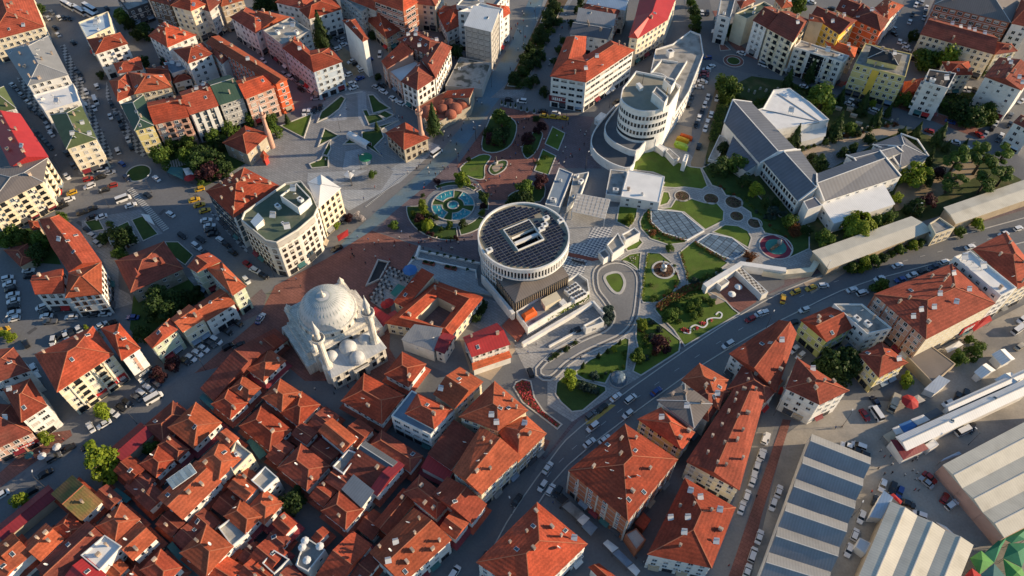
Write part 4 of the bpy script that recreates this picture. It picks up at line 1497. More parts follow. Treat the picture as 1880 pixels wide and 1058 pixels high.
# -- boulevard offices
r_ = B('e', [(210, 365), (50, 745), (402, 805), (875, 490), (640, 396), (400, 540), (398, 538), (405, 360)], 16, 'hh', 'wh', tr, 'large white office block with angled red roof above the taxis', 'r', 10, 'office', kinds=('chimney', 'heater', 'dish', 'skylight'))
panel(r_, 'e', (50, 745), (402, 805), 16, .0, .48, 3.2, 6.2, 'metal_maroon', 'shop_signboard', marks=5)
panel(r_, 'e', (50, 745), (402, 805), 16, .48, 1.0, 2.6, 3.6, 'wall_wh', 'shop_signboard', out=.3)
B('e', [(240, 332), (612, 387), (668, 264), (300, 206)], 10, 'gg', 'wh', 'metal_slate', 'block with dark slate grey sheet roof behind the large office', 's', 3, kinds=('chimney',))
B('e', [(305, 205), (672, 258), (692, 178), (325, 112)], 12, 's', 'wh', 'metal_grey', 'block with grey green lean-to sheet roof', 's', 1)
B('e', [(350, 112), (692, 176), (738, 104), (400, 30)], 12, 'hh', 'br', tb, 'block with brown red roof and rooftop units', 's', 4)
B('e', [(400, 36), (782, 106), (825, -5), (500, -60)], 13, 'gg', 'gy', 'metal_blue', 'large hall with pale blue sheet roof at the boulevard', 's', 1)
B('e', [(905, 378), (1195, 195), (1270, 0), (1300, -80), (940, -80), (920, 0), (880, 160), (815, 365)], 15, 'gg', 'cr', 'metal_red', 'long bent cream block with crimson and orange red roof', 's', 5)
B('p', [(1318, 30), (1340, 36), (1350, 0), (1325, -10)], 14, 'f', 'wh', 'deck_grey', 'striped white block at the bend of the upper street', 'w', 2)

# -- upper right
B('c', [(-60, 150), (235, 28), (322, 76), (60, 205)], 14, 'f', 'cr', 'deck_green', 'cream walled block with small roof terrace at the bend', None, 3)
B('c', [(120, 212), (265, 290), (440, 140), (312, 70)], 17, 'gg', 'wh', tb, 'white bay windowed block with dark brown roof', 's', 3)
B('c', [(265, 292), (535, 440), (695, 205), (490, 118)], 18, 'gg', 'cr', tb, 'cream balcony block with brown roof and a long skylight band', 'c', 4)
r_ = B('c', [(540, 484), (1045, 642), (1108, 578), (612, 420)], 14, 'f', 'wh', 'deck_concrete', 'white balcony block with black glass centre panel', 'c', 5, parap=.4)
panel(r_, 'c', (540, 484), (1045, 642), 14, .34, .64, .6, 13.6, 'glass_dark', 'glass_front', 0)
for f_ in (.02, .17, .34, .64, .8, .98):
    panel(r_, 'c', (540, 484), (1045, 642), 14, f_ - .008, f_ + .008, .3, 14, 'wall_wh', 'pilaster', 0, .3)
B('c', [(690, 212), (857, 238), (835, 190), (700, 148)], 20, 'hh', 'ta', to, 'tall narrow house with huge blank beige side wall', None, 1)
B('c', [(830, 388), (1195, 492), (1162, 600), (905, 482)], 9, 'hh', 'ta', to, 'low house with sunlit orange roof behind the black glass panel', 's', 3)
B('c', [(715, 160), (1010, 358), (1190, 212), (800, 80)], 16, 'gg', 'yo', tb, 'house with sunlit bright yellow side wall and brown roof', 's', 5)
B('c', [(1135, 192), (1432, 325), (1520, 210), (1250, 40)], 15, 'hh', 'or_', tb, 'orange red painted block with brown hip roof', 's', 5)
B('c', [(1500, 217), (1668, 60), (1480, -12), (1368, 82)], 14, 'hh', 'wh', to, 'white block with sunlit orange roof on the side street corner', 's', 5)
B('c', [(970, 100), (1140, 182), (1262, 42), (1050, -25)], 14, 'gg', 'ta', tb, 'brown roofed block behind the yellow side wall', 's', 5)
B('c', [(340, -10), (420, 90), (530, 70), (500, -30)], 13, 'hh', 'ta', to, 'sunlit orange roof house at the top behind the bay windowed block', 's', 3)
B('c', [(0, 95), (150, 20), (100, -30), (-40, 20)], 14, 'hh', 'wh', tb, 'brown roofed house above the roof terrace block', 's', 2)
r_ = B('c', [(1165, 657), (1682, 795), (1745, 560), (1270, 450)], 16, 'f', 'ye', 'deck_grey', 'pale yellow block with ochre stripe and dark attic roof', 's', 3, parap=.4)
panel(r_, 'c', (1165, 657), (1682, 795), 16, .36, .5, 3.2, 15.6, 'wall_yo', 'ochre_stripe', 0)
B('c', [(1292, 600), (1610, 672), (1650, 560), (1335, 470)], 18.5, 'hh', 'ye', 'deck_black', '', None, 5, root=r_, z0=16.1)
B('a', [(-30, 400), (150, 352), (205, 228), (0, 268)], 6, 'hh', 'rd', tr, 'low red walled house squeezed beside the yellow block', None, 1)
B('a', [(195, 270), (422, 335), (502, 190), (240, 150)], 17, 'f', 'wh', 'deck_black', 'six storey white block with black roof and open balconies', 'b', 5, parap=.4)
B('a', [(430, 205), (667, 200), (627, 68), (365, 75)], 11, 'hh', 'cr', tr, 'cream house with red roof behind the black roofed block', 's', 3)
B('a', [(775, 217), (922, 30), (1290, 165), (1140, 354)], 17, 'gg', 'wh', tb, 'big white gable ended block beside the overgrown plot', 'x', 10, slope=.3, kinds=('chimney', 'heater'))
B('a', [(1055, 662), (1260, 762), (1300, 640), (1130, 590)], 12, 'hh', 'wh', tb, 'white shop block at the right street corner', 's', 2)
B('D', [(848, 186), (1252, 297), (1245, 192), (905, 100)], 14, 'gg', 'cr', tb, 'long cream block with brown roof behind bright green trees', 's', 8, kinds=('chimney', 'heater', 'heater'))
B('D', [(1254, 297), (1376, 278), (1342, 238), (1246, 226)], 12, 'hh', 'cr', tb, 'short brown roofed wing at the end of the long cream block', 's', 1)
B('D', [(925, 26), (1340, 126), (1392, 0), (960, -80)], 16, 'hh', 'br', 'metal_brown', 'brick and pink striped block with grey brown roof', 'w', 4)
B('D', [(1342, 128), (1450, 152), (1480, 20), (1394, 0)], 17, 'hh', 'wh', tr, 'white balcony block beside the brick and pink block', 'b', 2)

# -- left middle
B('E', [(320, 162), (432, 250), (549, 415), (370, 472), (276, 332), (212, 186)], 11, 'hg', 'wh', tr, 'long curved timber framed house with red roof, rear wing', 'd', 6)
B('E', [(352, 612), (552, 590), (549, 418), (372, 478)], 11.3, 'hh', 'wh', to, 'timber framed white house end with sunlit orange roof at the lane', 'd', 2)
B('E', [(190, 592), (350, 586), (344, 448), (175, 490)], 10.6, 'gg', 'wh', tr, 'timber framed white house with red roof facing the car park', 'd', 2)
r_ = B('E', [(705, 582), (992, 452), (886, 305), (620, 410)], 6.5, 'hh', 'stone_block', tb, 'old stone bath house with faded brown roof and two dormers', 'x', 2, 'bath_house', cat='building', shop=False)
for x, y in ((738, 470), (868, 410)):
    p = G2('E', x, y, 9.0)
    inst('dormer', dormer_mesh(tb), r_, (p.x - r_.location.x, p.y - r_.location.y, 7.2), heading('E', 705, 582, 24))
B('E', [(1010, 442), (1062, 474), (1196, 412), (1130, 365)], 13, 'gg', 'gn', tr, 'green sided house with dark red roof over the blue road corner', 's', 2)
B('E', [(1256, 598), (1330, 548), (1200, 420), (1108, 446)], 12, 'hh', 'gn', to, 'pale green corner house with sunlit orange roof above the taxi road', 's', 2)
B('E', [(780, 836), (822, 884), (962, 780), (916, 722)], 10.5, 'hg', 'gn', tr, 'pale green house at the low end of the red terrace', 's', 2)
B('E', [(986, 796), (1108, 722), (1022, 645), (918, 724)], 10, 'gg', 'cr', to, 'cream middle house of the red roofed terrace', 's', 3)
B('E', [(1110, 740), (1272, 640), (1190, 560), (1048, 655)], 9, 'gg', 'wh', to, 'white shop house at the upper end of the red terrace', 's', 3)
r_ = B('d', [(215, 776), (722, 436), (535, 190), (18, 440)], 15, 'hh', 'cr', tr, 'large cream balcony block with steep red pyramid roof on the avenue', 'c', 4, slope=.4)
panel(r_, 'd', (215, 776), (722, 436), 15, .28, .8, 2.6, 3.8, 'awning_red', 'awning')
panel(r_, 'd', (215, 776), (722, 436), 15, .8, .96, 1.0, 5.0, 'awning_red', 'shop_signboard', marks=5)
for f_ in (.2, .4, .6, .8):
    panel(r_, 'd', (215, 776), (722, 436), 15, f_ - .006, f_ + .006, 3, 14.6, 'wall_wh', 'pilaster', out=.5)
r_ = B('d', [(787, 494), (954, 384), (768, 165), (597, 206)], 15, 'hh', 'wh', tr, 'white block with black shop sign beside the pyramid roof block', 's', 3)
panel(r_, 'd', (787, 494), (954, 384), 15, .04, .96, 2.9, 5.2, 'wall_dk', 'shop_signboard', marks=8)
panel(r_, 'd', (787, 494), (954, 384), 15, .46, .6, 5.6, 12.5, 'wall_pk')
B('I', [(118, 230), (257, 140), (165, -8), (18, 52)], 12, 'hh', 'wh', tr, 'white corner house with orange pyramid roof and red awning', 'w', 3)
B('E', [(-70, 1085), (168, 1002), (75, 878), (-70, 895)], 12, 'hh', 'wh', tb, 'dark roofed house behind the orange pyramid corner house', 's', 1)
r_ = B('I', [(-70, 395), (178, 285), (60, 135), (-90, 120)], 8, 'hh', 'pk', tb, 'low pink shop row with dark brown roof and red sign', 's', 1)
panel(r_, 'I', (-70, 395), (178, 285), 8, .5, .96, 2.6, 4.0, 'awning_red', 'shop_signboard', marks=4)
B('E', [(20, 352), (110, 442), (188, 402), (150, 318)], 4, 'hh', 'ta', tb, 'old crumbling brown roofed shed among trees', None, 1, 'shed')
B('E', [(150, 192), (168, 245), (222, 240), (205, 195)], 5, 'hh', 'ta', tr, 'tiny red roofed outhouse behind the curved timber house', None, 0, 'shed')
B('V', [(330, 532), (752, 256), (425, 88), (85, 295)], 17, 'hh', 'lb', tr, 'corner block with orange hip roof beside the green flat roof', 'g', 18, kinds=('chimney', 'chimney', 'dish'))
r_ = B('V', [(402, 560), (620, 742), (715, 760), (900, 650), (1045, 525), (1078, 450), (1020, 320), (930, 215), (790, 235), (430, 490)], 18, 'f', 'mb', 'deck_green', 'curved six storey office block with green flat roof', 'd', 6, 'office', parap=.9)
for a_, e_ in (((620, 742), (715, 760)), ((715, 760), (900, 650)), ((900, 650), (1045, 525)), ((402, 560), (620, 742))):
    panel(r_, 'V', a_, e_, 18, 0, 1, 15.9, 18.2, 'wall_co', 'attic_band', 0, .12)
for f_ in (.05, .25):
    panel(r_, 'V', (900, 650), (1045, 525), 18, f_, f_ + .16, 3.4, 5.2, 'glass_blue', 'blue_screen', 0, .2)
B('V', [(745, 345), (905, 455), (1015, 365), (890, 235)], 21, 'f', 'wh', 'deck_green', '', None, 3, root=r_, z0=18.01)
B('V', [(480, 565), (525, 615), (605, 560), (555, 505)], 20, 's', 'wh', 'metal_white', '', None, 0, root=r_, z0=18.01)
B('V', [(1080, 452), (1282, 268), (1102, 150), (985, 220)], 16, 'hh', 'cr', 'metal_white', 'cream block with faceted white metal roof beside the fountain street', 'd', 0, slope=.25)


# -- the covered bazaar
BZ = 'low shops of the old bazaar'
L1 = 'low bazaar shop under plain red tiles in the old market quarter'
L2 = 'bazaar shop with sunlit orange tiled hip roof and white window band'
_e = G2('I', 1178, 556, 8) - G2('I', 976, 762, 8)
BAXIS = math.atan2(_e.y, _e.x)


def shop(t, pts, h, roof='hh', rm=tr, wall='wh', win='m', cl=None, label=L1):
    P = [G2(t, x, y, h) for x, y in pts]            # square the plan up to the lanes
    c, e = centroid(P), (P[1] - P[0]).normalized() + (P[2] - P[3]).normalized()
    own = math.atan2(e.y, e.x)
    d = (own - BAXIS + R(45)) % R(90) - R(45)
    a = own - d * .75
    u_, v_ = Vector((math.cos(a), math.sin(a))), Vector((-math.sin(a), math.cos(a)))
    hu, hv = sum(abs((p - c).dot(u_)) for p in P) / 4 + .35, sum(abs((p - c).dot(v_)) for p in P) / 4 + .35
    raw = [c + u_ * hu * i_ + v_ * hv * j_ for i_, j_ in ((-1, -1), (1, -1), (1, 1), (-1, 1))]
    r = B(t, pts, h, roof, wall, rm, label, win, cl, 'shop', BZ, shop=False, bands=False, kinds=('chimney', 'chimney', 'skylight', 'dish'), slope=.31, insetk=.75, raw=raw)
    if h > 4.9:                                     # shopfront lean-to round the foot
        P = raw
        A, C, c = inset(P, -.9), inset(P, .5), r.location
        n, z = len(P), h * .46 + _jit.uniform(-.2, .2)
        V = [(p.x - c.x, p.y - c.y, z) for p in A] + [(p.x - c.x, p.y - c.y, z + .55) for p in C] + [(p.x - c.x, p.y - c.y, z - .15) for p in A]
        mobj('lean_to_roof', V, [[i, (i + 1) % n, n + (i + 1) % n, n + i] for i in range(n)] + [[2 * n + i, 2 * n + (i + 1) % n, (i + 1) % n, i] for i in range(n)], _jit.choice((tb, tb, tr, 'metal_maroon')), r, uv=True)
    return r
S_('bazaar_lanes', 'p', [(60, 870), (340, 690), (500, 650), (560, 700), (720, 700), (760, 660), (830, 690), (950, 780), (1000, 830), (900, 1010), (860, 1080), (-20, 1080), (-20, 930)], 'road', 2)  # darker lane ground, with the shade between the shops put into its colour
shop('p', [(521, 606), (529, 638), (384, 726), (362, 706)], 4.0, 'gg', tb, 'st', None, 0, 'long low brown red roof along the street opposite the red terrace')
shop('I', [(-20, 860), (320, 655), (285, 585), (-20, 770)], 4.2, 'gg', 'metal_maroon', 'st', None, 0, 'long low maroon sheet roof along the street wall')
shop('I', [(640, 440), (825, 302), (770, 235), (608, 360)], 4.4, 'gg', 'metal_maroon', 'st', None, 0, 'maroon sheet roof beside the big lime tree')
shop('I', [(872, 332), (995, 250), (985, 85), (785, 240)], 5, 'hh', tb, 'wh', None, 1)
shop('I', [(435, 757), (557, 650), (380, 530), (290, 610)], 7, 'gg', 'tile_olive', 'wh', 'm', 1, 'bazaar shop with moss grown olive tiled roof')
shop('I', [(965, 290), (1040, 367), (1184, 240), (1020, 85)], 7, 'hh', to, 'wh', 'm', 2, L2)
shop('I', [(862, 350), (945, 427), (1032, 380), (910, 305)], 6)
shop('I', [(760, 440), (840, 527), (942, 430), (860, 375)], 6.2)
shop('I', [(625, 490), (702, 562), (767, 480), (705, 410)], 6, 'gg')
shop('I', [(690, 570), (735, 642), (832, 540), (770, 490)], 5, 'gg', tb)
shop('I', [(976, 762), (1178, 556), (1080, 442), (860, 612)], 8, 'gg', to, 'wh', 'm', 3, 'big bazaar house with sunlit orange roof and glazed solar skylight')
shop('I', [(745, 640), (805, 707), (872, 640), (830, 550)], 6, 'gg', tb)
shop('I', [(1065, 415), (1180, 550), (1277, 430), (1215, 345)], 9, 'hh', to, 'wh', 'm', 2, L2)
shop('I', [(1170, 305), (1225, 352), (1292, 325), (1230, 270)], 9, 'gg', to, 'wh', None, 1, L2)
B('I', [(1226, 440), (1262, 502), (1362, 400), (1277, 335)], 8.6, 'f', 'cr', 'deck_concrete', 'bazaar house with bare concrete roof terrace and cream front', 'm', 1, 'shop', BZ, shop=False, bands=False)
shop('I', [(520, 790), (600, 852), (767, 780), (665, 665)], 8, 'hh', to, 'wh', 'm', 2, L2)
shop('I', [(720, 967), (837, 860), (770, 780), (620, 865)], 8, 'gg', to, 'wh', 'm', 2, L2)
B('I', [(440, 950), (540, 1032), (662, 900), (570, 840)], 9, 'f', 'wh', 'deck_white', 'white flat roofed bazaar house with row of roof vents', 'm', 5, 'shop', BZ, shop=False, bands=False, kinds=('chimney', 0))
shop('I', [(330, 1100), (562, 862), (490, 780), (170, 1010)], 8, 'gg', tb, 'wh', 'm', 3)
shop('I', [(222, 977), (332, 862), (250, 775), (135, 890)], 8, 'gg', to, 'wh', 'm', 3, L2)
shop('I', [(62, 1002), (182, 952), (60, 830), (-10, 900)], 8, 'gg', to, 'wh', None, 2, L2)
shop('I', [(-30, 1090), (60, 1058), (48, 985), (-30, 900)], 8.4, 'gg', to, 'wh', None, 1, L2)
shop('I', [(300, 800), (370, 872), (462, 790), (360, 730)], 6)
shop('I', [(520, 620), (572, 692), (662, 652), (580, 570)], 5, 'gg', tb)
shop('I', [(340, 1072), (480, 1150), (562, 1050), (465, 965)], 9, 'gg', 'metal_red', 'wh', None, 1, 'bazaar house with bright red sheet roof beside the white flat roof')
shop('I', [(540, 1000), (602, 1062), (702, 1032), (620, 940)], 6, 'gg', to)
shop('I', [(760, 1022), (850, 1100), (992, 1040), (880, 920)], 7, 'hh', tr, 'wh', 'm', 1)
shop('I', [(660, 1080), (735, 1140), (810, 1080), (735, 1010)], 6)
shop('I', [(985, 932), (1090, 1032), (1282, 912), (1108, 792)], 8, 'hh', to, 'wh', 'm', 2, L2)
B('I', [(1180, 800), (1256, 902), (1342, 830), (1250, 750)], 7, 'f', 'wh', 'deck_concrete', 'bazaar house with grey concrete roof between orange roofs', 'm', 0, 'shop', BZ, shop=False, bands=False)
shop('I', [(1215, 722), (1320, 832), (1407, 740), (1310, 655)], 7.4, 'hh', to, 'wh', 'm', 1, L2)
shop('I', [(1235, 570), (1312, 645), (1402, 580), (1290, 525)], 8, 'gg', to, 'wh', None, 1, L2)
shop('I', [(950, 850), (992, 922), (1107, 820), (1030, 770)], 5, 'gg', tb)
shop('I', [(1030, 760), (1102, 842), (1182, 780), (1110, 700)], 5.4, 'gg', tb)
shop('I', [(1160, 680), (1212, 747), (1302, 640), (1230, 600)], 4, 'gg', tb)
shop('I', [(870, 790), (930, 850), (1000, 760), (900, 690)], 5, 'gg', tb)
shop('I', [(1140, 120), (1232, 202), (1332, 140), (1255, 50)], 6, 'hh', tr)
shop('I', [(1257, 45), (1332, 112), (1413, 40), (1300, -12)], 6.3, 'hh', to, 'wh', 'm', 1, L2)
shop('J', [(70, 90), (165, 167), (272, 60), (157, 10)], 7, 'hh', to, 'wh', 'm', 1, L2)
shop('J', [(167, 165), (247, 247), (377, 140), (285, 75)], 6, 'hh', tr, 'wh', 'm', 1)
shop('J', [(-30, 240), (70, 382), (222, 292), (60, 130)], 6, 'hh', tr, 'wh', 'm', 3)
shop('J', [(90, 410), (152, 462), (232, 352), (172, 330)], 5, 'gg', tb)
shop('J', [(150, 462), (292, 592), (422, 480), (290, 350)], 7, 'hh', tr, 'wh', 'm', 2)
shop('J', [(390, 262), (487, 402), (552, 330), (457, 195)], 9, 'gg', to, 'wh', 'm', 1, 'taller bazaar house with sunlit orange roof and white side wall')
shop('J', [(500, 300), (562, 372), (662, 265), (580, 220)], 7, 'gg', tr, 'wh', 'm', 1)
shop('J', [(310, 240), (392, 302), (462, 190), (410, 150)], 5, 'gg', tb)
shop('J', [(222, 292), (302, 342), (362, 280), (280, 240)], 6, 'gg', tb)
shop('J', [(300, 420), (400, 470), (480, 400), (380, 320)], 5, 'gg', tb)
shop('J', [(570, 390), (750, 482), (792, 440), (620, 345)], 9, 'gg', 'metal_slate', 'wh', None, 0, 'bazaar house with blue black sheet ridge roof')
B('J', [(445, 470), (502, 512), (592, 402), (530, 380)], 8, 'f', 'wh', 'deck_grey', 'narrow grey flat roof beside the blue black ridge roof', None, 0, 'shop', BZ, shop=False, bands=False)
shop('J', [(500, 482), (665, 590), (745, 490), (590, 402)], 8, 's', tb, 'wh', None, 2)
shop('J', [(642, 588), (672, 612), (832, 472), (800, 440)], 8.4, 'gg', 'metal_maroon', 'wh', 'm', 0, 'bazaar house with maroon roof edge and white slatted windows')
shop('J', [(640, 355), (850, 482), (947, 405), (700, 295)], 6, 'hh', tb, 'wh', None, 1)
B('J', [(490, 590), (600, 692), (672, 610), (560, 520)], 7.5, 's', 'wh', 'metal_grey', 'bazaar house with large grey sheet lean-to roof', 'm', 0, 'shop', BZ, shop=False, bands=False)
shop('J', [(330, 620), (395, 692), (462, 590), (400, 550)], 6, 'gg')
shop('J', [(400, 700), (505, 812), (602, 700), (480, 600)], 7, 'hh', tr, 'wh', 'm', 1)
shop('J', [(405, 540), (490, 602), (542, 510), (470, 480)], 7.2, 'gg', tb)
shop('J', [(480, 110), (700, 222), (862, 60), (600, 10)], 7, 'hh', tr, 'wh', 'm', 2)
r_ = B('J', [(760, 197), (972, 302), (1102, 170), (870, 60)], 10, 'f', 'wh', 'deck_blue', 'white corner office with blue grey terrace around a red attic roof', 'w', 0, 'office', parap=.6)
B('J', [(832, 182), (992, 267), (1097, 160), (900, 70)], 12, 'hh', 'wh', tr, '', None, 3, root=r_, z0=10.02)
B('J', [(985, 77), (1102, 157), (1257, 10), (1130, -70)], 13, 'gg', 'cr', to, 'cream office wing with sunlit orange roof', 's', 5)
B('p', [(842, 766), (914, 792), (970, 754), (908, 700)], 13, 'hh', 'cr', to, 'cream corner house with tall sunlit orange pyramid roof by the red flower bed', 's', 7)
B('p', [(884, 909), (957, 838), (882, 783), (830, 866)], 12, 'gg', 'cr', to, 'cream house with broad sunlit orange roof slope on the shopping street', 's', 6, slope=.28)
B('K', [(60, 447), (217, 290), (110, 195), (-70, 240)], 11, 'hh', 'ta', to, 'house with sunlit orange roof beside the red flower bed road', 's', 3)
shop('J', [(950, 407), (1097, 472), (1195, 335), (1120, 225)], 8, 's', tb, 'wh', None, 1)
shop('J', [(905, 497), (1087, 514), (1097, 470), (960, 430)], 6, 's', 'metal_red', 'wh', None, 0, 'low lean-to with worn red sheet roof')
shop('J', [(845, 592), (987, 757), (1067, 670), (930, 505)], 8, 'hh', tr, 'wh', 'm', 4)
shop('J', [(1172, 782), (1262, 692), (1075, 515), (1000, 602)], 9, 'gg', tr, 'wh', 'm', 2, 'bazaar house with white parapet gables on the shopping street')
shop('J', [(1025, 787), (1092, 852), (1177, 780), (1105, 710)], 9, 'gg', to, 'wh', 'm', 1, L2)
shop('J', [(740, 827), (902, 642), (830, 600), (660, 772)], 6, 'gg', tr, 'ta', None, 1)
B('J', [(640, 932), (882, 690), (1087, 862), (820, 1102)], 10, 'gg', 'wh', to, 'white shop house with wide sunlit orange and dark red gable roof', 's', 12, slope=.36)
shop('J', [(350, 1057), (460, 1130), (642, 892), (560, 825)], 7, 'gg', tr, 'wh', None, 1)
B('J', [(492, 1060), (542, 1092), (642, 972), (602, 932)], 6, 'f', 'wh', 'deck_grey', 'narrow grey roof terrace between long red roofs', None, 0, 'shop', BZ, shop=False, bands=False)
shop('J', [(540, 1062), (612, 1110), (672, 982), (642, 942)], 6.3, 'gg', tb)
B('J', [(245, 1002), (312, 1037), (407, 920), (300, 850)], 6.5, 'f', 'wh', 'deck_grey', 'roof terrace cafe with round white parasols', 'm', 0, 'shop', BZ, shop=False, bands=False)
shop('J', [(135, 772), (178, 838), (240, 782), (186, 715)], 8, 'gg', tr, 'wh', None, 1)
shop('J', [(85, 862), (150, 922), (207, 862), (150, 800)], 6, 'gg', tb)
shop('J', [(0, 962), (80, 1052), (200, 930), (90, 860)], 6, 'gg', tr)
shop('J', [(-60, 1040), (20, 1120), (90, 1050), (10, 970)], 6.4, 'gg', tr)
B('J', [(65, 992), (130, 1052), (212, 970), (130, 920)], 6.6, 'f', 'wh', 'deck_black', 'bazaar house with flat black roof near the roof terrace cafe', None, 0, 'shop', BZ, shop=False, bands=False)
shop('J', [(120, 1100), (200, 1140), (280, 1060), (215, 1010)], 6, 'gg', tb)
shop('J', [(332, 842), (352, 872), (417, 832), (402, 800)], 7, 'gg', tr, 'wh', None, 0)
shop('J', [(-40, 700), (70, 755), (180, 680), (90, 600)], 7, 'hh', to, 'wh', 'm', 1, L2)
B('J', [(5, 545), (72, 602), (150, 530), (82, 470)], 8, 'f', 'wh', 'deck_concrete', 'bazaar house with beige flat roof catching the sun', 'm', 0, 'shop', BZ, shop=False, bands=False)
shop('J', [(-60, 520), (10, 600), (60, 560), (0, 480)], 7, 'gg', to, 'wh', None, 1, L2)
shop('J', [(590, 800), (650, 860), (740, 760), (660, 700)], 4, 'gg', tb)
shop('I', [(1080, 1100), (1220, 1110), (1320, 1000), (1200, 960)], 6, 'gg', tr)
shop('I', [(1290, 960), (1380, 1040), (1450, 950), (1370, 880)], 5, 'gg', tb)
shop('I', [(1330, 1080), (1420, 1120), (1500, 1010), (1430, 960)], 6, 'gg', tr)
# red lean-to stalls round the mosque
shop('T', [(735, 312), (862, 402), (832, 542), (780, 500)], 3.2, 's', 'metal_red', 'wh', None, 0, 'low red stall roof between the mosque and the courtyard inn')
shop('F', [(20, 880), (85, 920), (160, 870), (150, 800)], 5, 'gg', tr)
shop('F', [(-20, 985), (60, 1050), (190, 960), (110, 890)], 6, 'hh', to, 'wh', 'm', 1, L2)
shop('F', [(690, 1030), (830, 1045), (980, 985), (840, 920)], 7, 'hh', tr, 'wh', 'm', 1, 'bazaar house with red hip roof in front of the courtyard inn')

MARKS = [((180, 845), 'the big lime tree'), ((143, 915), 'the moss grown olive roof'), ((333, 874), 'the glazed solar collector'), ((187, 1010), 'the white flat roof with vents'),
         ((572, 1015), 'the roof terrace parasols'), ((540, 925), 'the dark bazaar yard'), ((690, 840), 'the blue black ridge roof'), ((790, 750), 'the blue terrace office'), ((620, 660), 'the great mosque'),
         ((660, 905), 'the grey sheet lean-to'), ((160, 1050), 'the bright red sheet roof'), ((437, 835), 'the concrete roof terrace'), ((487, 882), 'the beige flat roof'), ((845, 920), 'the white parapet gables'),
         ((50, 960), 'the long maroon roof'), ((427, 980), 'the grey concrete roof'), ((505, 1035), 'the flat black roof'), ((620, 798), 'the tall white side wall')]
MARKS = [(G2('p', *q), n_) for q, n_ in MARKS]
ORD = ['', 'second ', 'third ', 'fourth ', 'fifth ', 'sixth ', 'seventh ']
lots = {}
for o in list(COL.objects):
    if o.get('label') in (L1, L2):
        q = Vector((o.location.x, o.location.y))
        d_, n_ = min(((q - m).length, n_) for m, n_ in MARKS)
        rf_ = next(c_ for c_ in o.children if c_.name.startswith('roof'))
        w_ = {'tile_red': 'red tiled', 'tile_red_lit': 'sunlit orange tiled', 'tile_brown': 'brown tiled'}.get(rf_.data.materials[0].name, 'sheet roofed')
        hp = 'hip' if len({round(v_.co.z, 2) for v_ in rf_.data.vertices}) and len(rf_.data.vertices) == 10 and o['label'] == L2 else 'roof'
        lots.setdefault((w_, n_), []).append((d_, o))
for (w_, n_), L in lots.items():
    for k, (d_, o) in enumerate(sorted(L, key=lambda v_: v_[0])):
        o['label'] = w_ + ' bazaar shop, ' + (ORD[k] + 'of its colour from ' if k else 'the one of its colour beside ') + n_
# -- courtyard inn beside the mosque
INN = G2('W', 560, 600)
inn = empty('courtyard_inn', (INN.x, INN.y, 0), 'red roofed courtyard inn built round an arcaded yard', 'inn')
Oo = [G2('W', x, y, 6) for x, y in ((232, 685), (566, 412), (876, 516), (668, 765))]
Ii = [G2('W', x, y, 6) for x, y in ((432, 652), (576, 515), (694, 575), (588, 712))]
rf, tris, polys, rise = pitched_part(inn, Oo, Ii, 0, 6, 'wall_cr', 'tile_red', closed=True)
roof_clutter(inn, rf, tris, ccw(Oo), 6, ('chimney',))
S_('courtyard', None, None, 'paving_purple', 8, raw=[Vector(p) for p in inset(ccw(Ii), -.4)])
facade(inn, polys[0], 0, 6, 's', False, (), False)
facade(inn, polys[1], 0, 6, 'm', False, (), False)
B('W', [(290, 546), (366, 588), (560, 410), (480, 368)], 5.6, 's', 'cr', tr, 'long red lean-to hall along the north side of the courtyard inn', 'm', 2, 'shop', shop=False)
B('W', [(340, 792), (552, 868), (612, 738), (430, 712)], 6.2, 's', 'wh', 'metal_grey', 'grey sheet roof workshop attached to the courtyard inn', 'm', 1, 'shop', shop=False)
B('W', [(553, 858), (622, 884), (692, 768), (618, 738)], 6.4, 'gg', 'wh', 'metal_maroon', 'narrow house with maroon sheet roof next to the grey workshop', 'm', 0, 'house', shop=False)
r_ = B('W', [(797, 905), (1049, 822), (962, 682), (740, 776)], 8, 'gg', 'wh', 'metal_red', 'white house with bright red sheet roof and three roof windows', 'm', 3, 'house', kinds=('skylight', 'chimney'))
B('W', [(805, 990), (1058, 905), (1040, 868), (798, 950)], 3.2, 's', 'wh', to, '', None, 0, root=r_)
B('W', [(300, 600), (200, 655), (235, 690), (330, 640)], 3.4, 's', 'wh', 'metal_red', 'red stall awning roof at the corner of the courtyard inn', None, 0, 'shed')

# -- right of the road
r_ = B('K', [(332, 490), (640, 238), (925, 430), (655, 762)], 15, 'hh', 'brick_wall', tr, 'big bare brick apartment block with concrete pillars and red roof', 'x', 16, kinds=('chimney', 'chimney', 'skylight', 'dish'), trim='wall_co', slope=.36)
for f_ in (.01, .17, .33, .5, .66, .82, .99):
    panel(r_, 'K', (332, 490), (655, 762), 15, f_ - .012, f_ + .012, 0, 15, 'wall_co', 'concrete_pillar', out=.15)
    panel(r_, 'K', (925, 430), (655, 762), 15, f_ - .012, f_ + .012, 0, 15, 'wall_co', 'concrete_pillar', out=.15)
B('K', [(945, 382), (1017, 285), (832, 148), (705, 212)], 11, 'hh', 'ye', tr, 'yellowish house with dark red hip roof by the main road', 's', 3)
B('K', [(810, 110), (1012, 262), (1112, 130), (962, 20)], 12.5, 'hh', 'wh', 'metal_brown', 'white house with dark weathered roof and white parapet', 's', 4, slope=.2)
B('K', [(940, 0), (1147, 165), (1197, 0), (1040, -90)], 11, 'hh', 'wh', to, 'white house with sunlit orange roof behind the dark weathered roof', 's', 4)
B('K', [(1256, 597), (1402, 60), (1230, 40), (968, 442)], 11, 'gg', 'cr', tr, 'long cream terrace with brown and orange gable roof along the side street', 's', 16, slope=.36, kinds=('chimney',))
